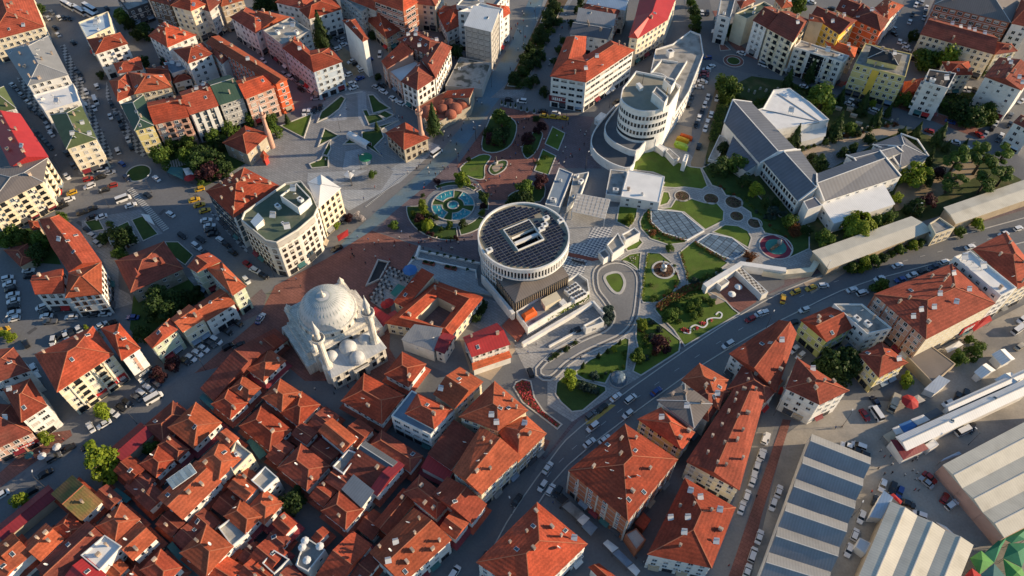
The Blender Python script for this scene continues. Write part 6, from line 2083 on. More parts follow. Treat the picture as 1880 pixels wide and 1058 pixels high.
# -- great domed mosque
zf = 8.0
BL, BR = G2('T', 440, 892, zf), G2('T', 868, 655, zf)
ctr = G2('T', 366, 242, 21.5)
u = (BR - BL).normalized()
v = Vector((u.y, -u.x))                               # towards the portico front
if v.dot(BL - ctr) < 0:
    v = -v
hw = (BR - BL).length / 2
front_d = (BL - ctr).dot(v)
uc = ((BL + BR) / 2 - ctr).dot(u)
mq = empty('great_mosque', (ctr.x, ctr.y, 0), 'large white stone mosque with ribbed dome and two minarets', 'mosque')
def mp(a_, b_):
    q = u * a_ + v * b_
    return Vector((q.x, q.y))
rd = 9.0
hb = 10.8                                             # half side of the prayer hall
def mbox(name, a0, a1, b0, b1, z0, z1, mat='marble', parent=None):
    b = MB()
    b.prism(ccw([mp(a0, b0), mp(a1, b0), mp(a1, b1), mp(a0, b1)]), z0, z1)
    return b.obj(name, [mat], parent or mq)
mbox('prayer_hall', uc - hb, uc + hb, -hb, hb, 0, 10.5)
mbox('hall_cornice', uc - hb - .3, uc + hb + .3, -hb - .3, hb + .3, 10.5, 11.0)
for s in (-1, 1):                                     # stepped side aisles
    a0, a1 = sorted((uc + s * hb, uc + s * (hb + 3.2)))
    mbox('side_aisle', a0, a1, -hb * .9, hb * .9, 0, 5.0)
    a0, a1 = sorted((uc + s * hb, uc + s * (hb + 1.5)))
    mbox('buttress_row', a0, a1, -hb * .7, hb * .7, 5.0, 8.6)
mbox('hall_step', uc - hb * .93, uc + hb * .93, -hb * .93, hb * .93, 11.0, 12.2)
b = MB()
b.lathe([(rd + .7, 12.0), (rd + .7, 14.4), (rd + .35, 14.6)], seg=48)
b.obj('dome_drum', ['marble'], mq)
b = MB()
prof = [(rd * math.cos(t_), 14.4 + rd * .86 * math.sin(t_)) for t_ in [R(90) * k / 14 for k in range(14)]]
b.lathe([(rd + .25, 14.3)] + prof + [(.25, 14.4 + rd * .86)], seg=64, mi=0)
b.obj('main_dome', ['lead_dome'], mq, smooth=True)
for k in range(40):
    a_ = 2 * math.pi * k / 40
    b = MB()
    pts = [((rd + .04) * math.cos(R(t_)), 14.4 + (rd + .04) * .86 * math.sin(R(t_))) for t_ in (2, 22, 42, 60, 76)]
    for p, q in zip(pts, pts[1:]):
        b.bar((p[0] * math.cos(a_), p[0] * math.sin(a_), p[1]), (q[0] * math.cos(a_), q[0] * math.sin(a_), q[1]), .14, .1)
    b.obj('dome_rib', ['lead_rib'], mq)
b = MB()
zt = 14.4 + rd * .86
b.lathe([(1.0, zt - .1), (.8, zt + .5), (.35, zt + .9), (.18, zt + 1.4), (.3, zt + 1.8), (.12, zt + 2.2), (.02, zt + 3.2)], seg=10)
b.obj('dome_finial', ['marble'], mq)
dw = window_mesh(.9, 1.4, 'marble', 'glass_dark', 0, False)
for k in range(20):
    a_ = 2 * math.pi * k / 20
    inst('drum_window', dw, mq, ((rd + .72) * math.cos(a_), (rd + .72) * math.sin(a_), 13.3), a_ + R(90))
def small_dome(name, p, r, z, h=None, parent=None, mat='lead_dome', drum=.5):
    b = MB()
    h = h or r * .85
    b.lathe([(r + .15, z - .6), (r + .15, z + drum)] + [(r * math.cos(R(90) * k / 7), z + drum + h * math.sin(R(90) * k / 7)) for k in range(7)] + [(.08, z + drum + h)], (p.x, p.y, 0), 20)
    b.lathe([(.1, z + drum + h - .05), (.04, z + drum + h + .7)], (p.x, p.y, 0), 6)
    return b.obj(name, [mat], parent or mq)
for sa in (-1, 1):
    for sb in (-1, 1):
        p = mp(uc + sa * (hb - 1.0), sb * (hb - 1.0))
        b = MB()
        b.lathe([(1.0, 10.9), (1.0, 12.4), (1.15, 12.6), (.8, 13.2), (.35, 13.9), (.05, 14.8)], (p.x, p.y, 0), 10)
        b.obj('corner_turret', ['marble'], mq)
# portico with small domes
pw = hw
mbox('portico_wall', uc - pw, uc + pw, hb, front_d, 0, zf)
V = [mp(uc - pw - .4, hb - .2), mp(uc + pw + .4, hb - .2), mp(uc + pw + .4, front_d + .4), mp(uc - pw - .4, front_d + .4), mp(uc - pw * .75, hb + 1.5), mp(uc + pw * .75, hb + 1.5)]
zz = [zf + .15, zf + .15, zf, zf, zf + 1.5, zf + 1.5]
mobj('portico_roof', [(p.x, p.y, z) for p, z in zip(V, zz)] + [(p.x, p.y, zf - .25) for p in V[:4]], [[3, 2, 5, 4], [0, 3, 4], [2, 1, 5], [1, 0, 4, 5], [6, 7, 2, 3][:0] or [9, 8, 2, 3], [8, 7, 1, 2], [6, 9, 3, 0]], 'lead_dome', mq, uv=True)
for x, y, r in ((430, 712, 2.1), (563, 640, 2.9), (640, 722, 2.4), (700, 572, 2.1)):
    p = G2('T', x, y, zf + 2) - ctr
    small_dome('portico_dome', p, r, zf + .7)
wr, wl2 = window_mesh(1.2, 1.8, 'marble', 'glass_dark', 0, False), window_mesh(1.5, 2.4, 'marble', 'glass_dark', 0, False)
rzf = math.atan2(u.y, u.x)
nx = (v.x, v.y)
if Vector((math.sin(rzf), -math.cos(rzf))).dot(v) < 0:
    rzf += math.pi
for k, f_ in enumerate((-.82, -.5, .05 + .45, .82)):
    for z, me in ((5.9, wr), (2.6, wl2)):
        p = mp(uc + f_ * pw, front_d)
        inst('window', me, mq, (p.x, p.y, z), rzf)
p = mp(uc, front_d)
b = MB()
b.box((0, -.35, 3.1), (5.2, .7, 6.2), 0)
b.box((0, -.72, 2.2), (2.4, .06, 4.2), 1)
for s in (-1, 1):
    b.lathe([(.3, 0), (.26, 5.6)], (s * 2.1, -.9, 0), 8, 0)
b.box((0, -.9, 5.9), (5.4, 1.2, .6), 0)
o = b.obj('portal', ['marble', 'glass_dark'], mq, loc=(p.x, p.y, 0)); o.rotation_euler = (0, 0, rzf)
for s in (-1, 1):                                     # windows of the hall sides
    for f_ in (-.7, -.35, 0, .35, .7):
        p = mp(uc + s * (hb + .02), f_ * hb)
        r0 = math.atan2(v.y, v.x)
        nn = u * s
        r1 = r0 if Vector((math.sin(r0), -math.cos(r0))).dot(nn) > 0 else r0 + math.pi
        inst('window', wr, mq, (p.x, p.y, 9.4), r1)
        p = mp(uc + s * (hb + 3.22), f_ * hb * .9)
        inst('window', wr, mq, (p.x, p.y, 3.0), r1)
for f_ in (-.6, -.2, .2, .6):
    p = mp(uc + f_ * hb, hb + .02)
    inst('window', wr, mq, (p.x, p.y, 9.7), rzf)
def minaret(root, p, z0, zt, r, mat='marble', bal=.62):
    b = MB()
    zb = z0 + (zt - z0) * bal
    b.lathe([(r * 1.5, z0 - 8 if z0 > 6 else 0), (r * 1.5, z0 + 1.0), (r, z0 + 2.6), (r * .92, zb - 1.2)], (p.x, p.y, 0), 14)
    m = b.obj('minaret', [mat], root)
    b = MB()
    b.lathe([(r * .95, zb - 1.3), (r * 1.75, zb - .1), (r * 1.8, zb), (r * 1.8, zb + 1.1), (r * 1.65, zb + 1.1), (r * 1.65, zb + .05), (r * .8, zb + .05)], (p.x, p.y, 0), 14, cap=False)
    b.obj('minaret_balcony', [mat], m)
    b = MB()
    zc = zb + (zt - zb) * .42
    b.lathe([(r * .78, zb), (r * .76, zc)], (p.x, p.y, 0), 14)
    b.obj('minaret_lantern', [mat], m)
    b = MB()
    b.lathe([(r * 1.0, zc - .05), (r * .5, zc + (zt - zc) * .45), (.1, zt - 1.0), (.16, zt - .7), (.03, zt)], (p.x, p.y, 0), 14)
    b.obj('minaret_spire', ['lead_dome'], m)
for x, y in ((402, 800), (784, 596)):
    minaret(mq, G2('T', x, y, zf + .8) - ctr, zf, 33.0, 1.15)
raster([Vector((ctr.x, ctr.y)) + mp(uc + a_ * hb, b_) for a_, b_ in ((-1, -hb), (1, -hb), (1, front_d), (-1, front_d))], 10)

# -- two old hip roofed mosques and the domed bath
r_ = B('O', [(778, 500), (975, 394), (1206, 552), (960, 666)], 7.5, 'hh', 'stone_block', tr, 'small stone mosque with red pyramid roof by the blue street', 'd', 2, 'small_mosque', cat='mosque', shop=False, insetk=.9, slope=.42)
minaret(r_, G2('O', 1132, 520, 8) - Vector((r_.location.x, r_.location.y)), 8, 29, .85, 'wall_pk', .55)
r_ = B('f', [(1110, 676), (1320, 515), (1552, 592), (1340, 782)], 7, 'hh', 'stone_block', tr, 'old stone mosque with red pyramid roof beside the tree garden', 'x', 1, 'small_mosque', cat='mosque', shop=False, insetk=.9, slope=.42)
minaret(r_, G2('f', 1535, 585, 7.5) - Vector((r_.location.x, r_.location.y)), 7.5, 23, .8, 'wall_pk', .58)
B('f', [(1460, 800), (1500, 840), (1545, 800), (1490, 742)], 3.4, 'hh', 'rd', tr, 'small red porch roof at the old stone mosque door', None, 0, 'porch', cat='porch')
P = [G2('B', x, y, 4.5) for x, y in ((905, 575), (1000, 520), (1060, 492), (1208, 508), (1188, 578), (1060, 640), (962, 690))]
cb = centroid(P)
bh = empty('domed_bath_house', (cb.x, cb.y, 0), 'old bath house with cluster of terracotta domes and red roofs', 'building')
flat_part(bh, P, 0, 4.5, 'stone_block', 'tile_terracotta', .2, .3)
for x, y, r in ((960, 600, 3.6), (1035, 585, 2.7), (1080, 555, 2.8), (1105, 580, 3.0), (1140, 548, 2.6), (1080, 610, 2.4), (1040, 555, 2.0)):
    small_dome('terracotta_dome', G2('B', x, y, 5.5) - cb, r, 4.5, r * .7, bh, 'tile_terracotta')
B('B', [(1060, 492), (1040, 530), (1185, 560), (1208, 508)], 5.6, 's', 'st', tr, '', None, 2, root=bh)

# -- round fountain
fc = G2('U', 770, 440)
fr_ = 303 * .13236 / ppm((fc.x, fc.y, 0))
ft = empty('round_fountain', (fc.x, fc.y, .06), 'round fountain of four blue basins around a small centre pool', 'fountain')
def ring(name, r0, r1, z0, z1, mat, a0=0, a1=360, parent=ft, seg=None):
    n = seg or max(6, int((a1 - a0) / 6))
    full = a1 - a0 >= 359.9
    A = [R(a0 + (a1 - a0) * k / n) for k in range(n + (0 if full else 1))]
    m = len(A)
    V = []
    for r, z in ((r0, z0), (r1, z0), (r1, z1), (r0, z1)):
        V += [(r * math.cos(a_), r * math.sin(a_), z) for a_ in A]
    F = []
    for i in range(m if full else m - 1):
        j = (i + 1) % m
        F += [[m + i, m + j, 2 * m + j, 2 * m + i], [2 * m + i, 2 * m + j, 3 * m + j, 3 * m + i], [3 * m + i, 3 * m + j, j, i]]
    if not full:
        F += [[0, m, 2 * m, 3 * m], [m - 1, 4 * m - 1, 3 * m - 1, 2 * m - 1]]
    return mobj(name, V, F, mat, parent)
ring('outer_rim', fr_ - .45, fr_, 0, .5, 'wall_co')
ring('grass_disc', 0.01, fr_ - .4, 0, .2, 'grass_dark')
for k in range(4):
    c_ = 32 + 90 * k
    ring('basin_rim', fr_ * .49, fr_ * .53, .1, .5, 'wall_co', c_ - 32, c_ + 32)
    ring('basin_water', fr_ * .53, fr_ * .95, .1, .36, 'water_pool', c_ - 31, c_ + 31)
    for s in (-1, 1):
        a_ = R(c_ + s * 32)
        b = MB(); b.bar((fr_ * .49 * math.cos(a_), fr_ * .49 * math.sin(a_), .3), (fr_ * .97 * math.cos(a_), fr_ * .97 * math.sin(a_), .3), .3, .42); b.obj('basin_wall', ['wall_co'], ft)
    b = MB()
    for j in range(3):
        a_ = R(c_ + (j - 1) * 18)
        b.lathe([(.09, .3), (.16, .8), (.05, 1.5), (.02, 1.9)], (fr_ * .74 * math.cos(a_), fr_ * .74 * math.sin(a_), 0), 6)
    o = b.obj('water_jet', ['frame_white'], ft); o['kind'] = 'stuff'
ring('centre_rim', fr_ * .22, fr_ * .27, .1, .6, 'wall_co')
ring('centre_water', .01, fr_ * .23, .1, .4, 'water_pool')
S_('fountain_paving', None, None, 'paving_grey', 3, raw=circ(fc, fr_ * 1.35))
def arc_bed(a0, a1, r0, r1, mat='grass_dark'):
    n = 14
    P = [fc + Vector((math.cos(R(a0 + (a1 - a0) * k / n)), math.sin(R(a0 + (a1 - a0) * k / n)))) * r1 for k in range(n + 1)] + \
        [fc + Vector((math.cos(R(a1 + (a0 - a1) * k / n)), math.sin(R(a1 + (a0 - a1) * k / n)))) * r0 for k in range(n + 1)]
    lawn(None, None, 0, mat, 'kerb', 'planting_bed', 5, .35, raw=P)
arc_bed(182, 278, fr_ * 1.4, fr_ * 2.1)
arc_bed(284, 330, fr_ * 1.4, fr_ * 1.85)
arc_bed(-8, 40, fr_ * 1.4, fr_ * 1.6)
arc_bed(48, 125, fr_ * 1.35, fr_ * 1.55)

# -- garden features
def pane_field(name, label, t, pts, e_a, e_b, sx, sy, h):
    P = ccw([G2(t, x, y, h) for x, y in pts])
    c = centroid(P)
    root = empty(name, (c.x, c.y, 0), label, 'skylight')
    b = MB(); b.prism([p - c for p in P], 0, h - .02); b.obj('base', ['wall_dk'], root)
    d = (G2(t, *e_b, h) - G2(t, *e_a, h)).normalized()
    q = Vector((-d.y, d.x))
    C = [p for p in P]
    for i in range(-14, 15):
        for j in range(-18, 19):
            o_ = c + d * i * sx + q * j * sy
            cell = [o_ + d * s * (sx - .28) / 2 + q * w * (sy - .16) / 2 for s, w in ((-1, -1), (1, -1), (1, 1), (-1, 1))]
            cell = clip_convex(cell, C)
            if len(cell) >= 3 and abs(area2(cell)) > .3:
                n = len(cell)
                mobj('pane', [(p.x - c.x, p.y - c.y, h) for p in cell] + [(p.x - c.x, p.y - c.y, h + .05) for p in cell],
                     [[n + k for k in range(n)]] + [[k, (k + 1) % n, n + (k + 1) % n, n + k] for k in range(n)], 'glass_garden', root)
    b = MB()
    for p, p2 in zip(P, P[1:] + P[:1]):
        b.bar((p.x - c.x, p.y - c.y, h * .5), (p2.x - c.x, p2.y - c.y, h * .5), .4, h + .25)
    b.obj('edge_frame', ['frame_white'], root)
pane_field('garden_skylight', 'five sided glass skylight ringed by a rusty hedge in the lawn', 'Q', [(540, 488), (805, 515), (1000, 672), (850, 757), (640, 690), (545, 600)], (545, 600), (805, 515), 2.6, 1.35, .7)
pane_field('garden_skylight', 'wedge shaped glass skylight nearer the playground circle', 'Q', [(940, 772), (1048, 700), (1240, 738), (1378, 850), (1250, 925), (1160, 900)], (940, 772), (1160, 900), 2.6, 1.35, .7)
# playground circle
c0 = G2('p', 1424.3, 454)
for r, m, nm in ((5.9, 'play_red', 'playground'), (3.9, 'play_green', 'playground')):
    S_(nm, None, None, m, 8 if r > 5 else 9, raw=circ(c0, r, 40))
kerb_ring(circ(c0, 5.9, 40), .45, .33)
pl = empty('climbing_bridge', (c0.x, c0.y, 0), 'wooden play bridge with grey tower in the playground circle', 'play frame', rz=R(40))
b = MB(); b.box((-1.2, 0, .9), (4.2, .9, .25)); b.obj('bridge', ['wood'], pl)
for k in (-3.2, -1.8, -.4, .8):
    for s in (-1, 1):
        b = MB(); b.box((k, s * .42, .6), (.14, .14, 1.4)); b.obj('post', ['wood'], pl)
b = MB(); b.box((1.9, 0, 1.0), (1.4, 1.4, 2.0)); b.add([(1.0, -.9, 2), (2.8, -.9, 2), (2.8, .9, 2), (1.0, .9, 2), (1.9, 0, 3)], [[0, 1, 4], [1, 2, 4], [2, 3, 4], [3, 0, 4]]); b.obj('tower', ['deck_grey'], pl)
# statue in the round bed
c0 = G2('X', 256, 288)
lawn(None, None, 0, 'soil', 'kerb', 'planting_bed', 7, .7, raw=circ(c0, 3.6))
st = empty('winged_monument', (c0.x, c0.y, 0), 'globe monument with raised white wings in a round bed', 'monument')
b = MB(); b.lathe([(1.2, 0), (1.1, .5), (.7, .6), (.6, 1.0)], seg=12); b.obj('pedestal', ['wall_co'], st)
b = MB(); b.lathe([(.1, .9)] + [(1.1 * math.cos(R(t_)), 2.0 + 1.1 * math.sin(R(t_))) for t_ in range(-75, 80, 15)] + [(.1, 3.1)], seg=14); b.obj('globe', ['alu'], st, smooth=True)
for s, tip in ((-1, (-.9, .3, 6.0)), (1, (2.6, .2, 4.6))):
    b = MB(); b.add([(s * .1, -.1, 2.8), (s * .7, -.1, 2.8), (s * .7, .25, 2.8), (s * .1, .25, 2.8), (tip[0] * .7 - .25, tip[1], tip[2] * .8), (tip[0] * .7 + .35, tip[1], tip[2] * .8), tip],
        [[0, 1, 5, 4], [2, 3, 4, 5], [1, 2, 5], [3, 0, 4], [4, 5, 6], [5, 4, 6]]); b.obj('wing', ['frame_white'], st)
# monument on the red square
c0 = G2('P', 372, 690)
st = empty('bronze_monument', (c0.x, c0.y, 0), 'dark bronze monument on the oval bed of the red square', 'monument')
b = MB(); b.lathe([(1.0, 0), (.9, 1.0), (.6, 1.2)], seg=8); b.obj('plinth', ['wall_co'], st)
b = MB(); b.lathe([(.45, 1.1), (.5, 1.8), (.35, 2.6), (.5, 3.0), (.3, 3.5), (.26, 3.9), (.05, 4.1)], seg=10); b.obj('figure', ['steel_dark'], st)
# dome in the lower garden
c0 = G2('R', 938, 665)
gd = empty('glass_dome_pavilion', (c0.x, c0.y, 0), 'small bluish dome pavilion in the lower garden', 'pavilion')
b = MB(); b.lathe([(3.3, 0), (3.3, .5), (3.1, .5)], seg=10); b.obj('base_ring', ['wall_co'], gd)
for k in range(10):
    for lo, hi in ((0, 30), (30, 60), (60, 86)):
        a0, a1 = R(36 * k + 2), R(36 * k + 34)
        f_ = lambda t_, a_: (3.0 * math.cos(R(t_)) * math.cos(a_), 3.0 * math.cos(R(t_)) * math.sin(a_), .5 + 2.8 * math.sin(R(t_)))
        V = [f_(lo + 1, a0), f_(lo + 1, a1), f_(hi - 1, a1), f_(hi - 1, a0)]
        mobj('pane', V, [[0, 1, 2, 3]], 'glass_garden', gd)
b = MB(); b.lathe([(2.85 * math.cos(R(t_)), .5 + 2.65 * math.sin(R(t_))) for t_ in range(0, 90, 15)] + [(.1, 3.15)], seg=10); b.obj('dome_shell', ['deck_blue'], gd)
# swan shaped stone line with flower spots, garden wall, pergola strip
L = smooth_line([G2('X', x, y) for x, y in ((395, 722), (440, 728), (445, 690), (480, 672), (530, 688), (560, 665), (560, 635), (600, 622), (650, 622), (662, 595), (640, 582), (620, 600))], 5)
tag(ribbon('stone_scroll', L, .5, 'frame_white', h=.3, kind=None), 'white stone scroll line curling through the sloping lawn', 'garden edging')
o = ribbon('garden_wall', [G2('X', x, y, 4) for x, y in ((545, 395), (800, 240), (1110, 285))], 2.0, 'wall_wh', h=4.0, kind=None)
tag(o, 'tall white garden wall above the sunken cafe terrace', 'wall')
o = ribbon('garden_wall', [G2('p', x, y, 3) for x, y in ((1402, 494), (1440, 500), (1490, 495), (1500, 480))], 2.2, 'wall_cr', h=3.0, kind=None)
tag(o, 'cream ramp wall leading up to the arcade', 'wall')
b = MB()
q = [G2('X', x, y, 3.2) for x, y in ((752, 285), (790, 262), (985, 440), (940, 460))]
B('X', [(752, 285), (940, 462), (985, 440), (792, 262)], 3.2, 'f', 'wh', 'stripe_canopy', 'long terrace canopy with chequered roof', None, 0, 'terrace_canopy', cat='canopy', parap=.05)
B('X', [(628, 378), (660, 405), (715, 368), (682, 342)], 3, 'f', 'wh', 'deck_concrete', 'small flat cafe hut on the red terrace', None, 0, 'kiosk', cat='kiosk', parap=.1)
# sunken pools beside the mosque
for t, pts, lab in (('W', [(110, 450), (190, 275), (265, 292), (205, 405)], 'sunken stone pit with pale walls on the mosque square'), ('T', [(35, 510), (110, 470), (122, 575), (45, 595)], 'small walled stair pit behind the mosque')):
    P = ccw([G2(t, x, y) for x, y in pts])
    c = centroid(P)
    r0 = empty('stair_pit', (c.x, c.y, 0), lab, 'stair pit')
    Q = inset(P, .45)
    n = 4
    V = [(p.x - c.x, p.y - c.y, .02) for p in P] + [(p.x - c.x, p.y - c.y, .8) for p in P] + [(p.x - c.x, p.y - c.y, .8) for p in Q] + [(p.x - c.x, p.y - c.y, .1) for p in Q]
    mobj('rim_wall', V, [[k * n + i, k * n + (i + 1) % n, (k + 1) * n + (i + 1) % n, (k + 1) * n + i] for k in range(3) for i in range(n)], 'wall_co', r0)
    mobj('pit_floor', [(p.x - c.x, p.y - c.y, .1) for p in Q], [[0, 1, 2, 3]], 'deck_black', r0)
for L, w, h, m, lab in (([(462, 210), (850, 292)], .5, .9, 'wall_wh', 'long white parapet of the forecourt terrace'), ([(425, 255), (822, 338), (828, 388)], .5, .8, 'wall_wh', 'second white parapet with flower boxes'),
                        ([(435, 250), (460, 180)], .8, 1.8, 'wall_wh', 'thick white end wall at the red square corner'), ([(360, 335), (432, 245)], .4, .9, 'wall_wh', 'white edge wall beside the cafe terrace'),
                        ([(730, 465), (950, 505)], .5, 1.0, 'wall_gy', 'grey wall behind the courtyard inn')):
    tag(ribbon('parapet_wall', [G2('W', x, y, h) for x, y in L], w, m, h=h, kind=None), lab, 'wall')
# white shelter and green kiosk of the geometric square
b = MB()
A0, A1 = G2('O', 420, 480, 3), G2('O', 615, 590, 3)
d = (A1 - A0).normalized(); nn = Vector((-d.y, d.x))
sh = empty('white_shelter', (A0.x, A0.y, 0), 'white vaulted shelter over the underpass of the square', 'shelter', rz=math.atan2(d.y, d.x))
LL = (A1 - A0).length
n = 8
V = []
for x in (0, LL):
    for k in range(n + 1):
        a_ = math.pi * k / n
        V.append((x, 1.5 * math.cos(a_), 1.5 + 1.1 * math.sin(a_)))
mobj('vault', V, [[k, k + 1, n + 1 + k + 1, n + 1 + k] for k in range(n)], 'frame_white', sh)
for s in (-1, 1):
    b = MB(); b.box((LL / 2, s * 1.5, .8), (LL, .2, 1.6)); b.obj('side_wall', ['wall_wh'], sh)
c0 = G2('O', 585, 728, 3)
k_ = empty('round_kiosk', (c0.x, c0.y, 0), 'small kiosk with dark green round roof on the square', 'kiosk')
b = MB(); b.lathe([(1.9, 0), (1.9, 2.6)], seg=14); b.obj('wall', ['wall_wh'], k_)
b = MB(); b.lathe([(2.8, 2.5), (2.8, 2.65), (1.2, 3.3), (.1, 3.7)], seg=16); b.obj('roof', ['awning_green'], k_)


do_facades()

# -- trees
def crown_mesh(seed, kind, mat, n=900):
    """Leaf clumps through the crown's volume. Unit radius, base at z=0."""
    r = random.Random(seed)
    V, F = [], []
    lobes = []
    if kind == 'broad':
        for k in range(15):
            a_, rr_ = r.uniform(0, 6.28), r.uniform(.2, .82)
            lobes.append((rr_ * math.cos(a_), rr_ * math.sin(a_), r.uniform(.4, 1.5) - rr_ * .25, r.uniform(.2, .42)))
        lobes.append((0, 0, 1.45, .42))
        lobes.append((0, 0, .9, .6))
    def leaf(p, s, nrm):
        t_ = nrm.orthogonal().normalized()
        q = nrm.cross(t_)
        a_ = r.uniform(0, 6.28)
        e = t_ * math.cos(a_) + q * math.sin(a_)
        f_ = nrm.cross(e)
        k = len(V)
        V.extend([p + e * s, p + f_ * s * .7, p - e * s, p - f_ * s * .7 + nrm * s * .25])
        F.append([k, k + 1, k + 2, k + 3])
    for i in range(n):
        d = Vector((r.gauss(0, 1), r.gauss(0, 1), r.gauss(0, 1))).normalized()
        if kind == 'broad':
            l_ = r.choice(lobes)
            p = Vector(l_[:3]) + d * l_[3] * r.uniform(.72, 1.08)
            nrm = (d + Vector((r.gauss(0, .5), r.gauss(0, .5), r.gauss(.3, .5)))).normalized()
            leaf(p, r.uniform(.07, .13), nrm)
        elif kind == 'conifer':
            t_ = r.random() ** .75
            z = 3.3 * (1 - t_)
            z = 3.3 - 3.1 * math.sqrt(r.random())
            rad = (3.35 - z) / 3.3 * (.85 + .22 * math.sin(z * 9 + r.random()))
            a_ = r.uniform(0, 6.28)
            rad *= .88 + .2 * math.sin(a_ * 5 + z * 4)
            k = rad * r.uniform(.6, 1.05)
            leaf(Vector((k * math.cos(a_), k * math.sin(a_), z)), r.uniform(.07, .13), Vector((math.cos(a_), math.sin(a_), .6 + r.gauss(0, .3))).normalized())
        elif kind == 'weep':
            a_, b_ = r.uniform(0, 6.28), r.random()
            rad = .25 + .8 * math.sqrt(r.random())
            lob = 1 + .18 * math.sin(a_ * 6 + seed)
            z = 1.5 * math.sqrt(max(0, 1 - (rad / 1.1) ** 2)) - b_ * .7 * rad + .35
            leaf(Vector((rad * lob * math.cos(a_), rad * lob * math.sin(a_), z)), r.uniform(.07, .13), Vector((math.cos(a_), math.sin(a_), .5 + r.gauss(0, .3))).normalized())
        elif kind == 'pine':
            if i == 0:
                for k in range(9):
                    a_, rr_ = r.uniform(0, 6.28), r.uniform(.2, .75)
                    lobes.append((rr_ * math.cos(a_), rr_ * math.sin(a_), r.uniform(.9, 1.7), r.uniform(.25, .4)))
            l_ = r.choice(lobes)
            p = Vector(l_[:3]) + Vector((d.x * l_[3], d.y * l_[3], d.z * l_[3] * .55)) * r.uniform(.6, 1.05)
            leaf(p, r.uniform(.05, .10), (d + Vector((0, 0, .6))).normalized())
    return mesh('crown', V, F, mat)


def trunk_mesh(seed, h):
    r = random.Random(seed)
    b = MB()
    b.lathe([(.11, 0), (.075, h * .5), (.05, h)], seg=7)
    for k in range(5):
        a_ = 6.28 * k / 5 + r.uniform(-.4, .4)
        z = h * r.uniform(.45, .8)
        b.bar((0, 0, z), (.45 * math.cos(a_), .45 * math.sin(a_), z + r.uniform(.2, .45)), .05, .05)
    return b.mesh('trunk', ['trunk'])


TK = {  # kind: (crown shape, leaf material, leaves, variants, trunk height, crown base, height scale, words)
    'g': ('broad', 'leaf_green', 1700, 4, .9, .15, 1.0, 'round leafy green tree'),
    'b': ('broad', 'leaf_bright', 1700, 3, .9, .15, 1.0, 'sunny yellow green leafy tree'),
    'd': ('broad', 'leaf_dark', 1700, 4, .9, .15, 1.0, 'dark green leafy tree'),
    'p': ('broad', 'leaf_purple', 1500, 2, .9, .15, 1.0, 'purple leaved tree'),
    'c': ('conifer', 'leaf_dark', 2000, 3, .6, .1, 1.0, 'dark pointed conifer'),
    's': ('broad', 'leaf_blue', 1500, 2, .5, -.1, .9, 'blue green rounded spruce'),
    'w': ('weep', 'leaf_bright', 2000, 1, .9, .1, 1.0, 'bright drooping willow'),
    'n': ('pine', 'leaf_green', 1700, 3, 1.3, .2, 1.0, 'olive green umbrella pine'),
    'u': ('broad', 'leaf_rust', 700, 2, .4, -.25, .8, 'rust red bush'),
    'k': ('broad', 'leaf_green', 600, 2, .4, -.3, .75, 'low green bush'),
    'q': ('broad', 'leaf_white', 600, 1, .8, .1, 1.0, 'white blossoming tree'),
}
for k in 'gbdpcswnukq':
    sh_, mt, n_, nv = TK[k][:4]
    _cache[('crown', k)] = [crown_mesh(100 * ord(k) + i, sh_, mt, n_) for i in range(nv)]
    _cache[('trunk', k)] = [trunk_mesh(7 * ord(k) + i, TK[k][4] + .3) for i in range(nv)]
tr_r = random.Random(21)


def tree(t, x, y, rz, k, where, group):
    r0 = rz * TILES[t][2]
    p = G(t, x, y, 3.0)
    r = 1.1 * r0 / ppm(p)
    zc = r * (1.5 if k == 'c' else .95) * TK[k][6] + TK[k][5] * r
    p = G(t, x, y, zc)
    hi = hgrid(p.x, p.y)
    root = empty('tree' if k not in 'uk' else 'bush', (p.x, p.y, 0), ('small ' if r < 2.1 else 'big ' if r > 4.6 else '') + TK[k][7] + ' ' + where, 'tree' if k not in 'uk' else 'bush', group)
    i = tr_r.randrange(TK[k][3])
    inst('trunk', _cache[('trunk', k)][i], root, (0, 0, 0), tr_r.uniform(0, 6.28), (r, r, r))
    inst('crown', _cache[('crown', k)][i], root, (0, 0, TK[k][5] * r), tr_r.uniform(0, 6.28), (r * tr_r.uniform(.95, 1.08), r * tr_r.uniform(.95, 1.08), r * TK[k][6] * tr_r.uniform(.9, 1.1)))


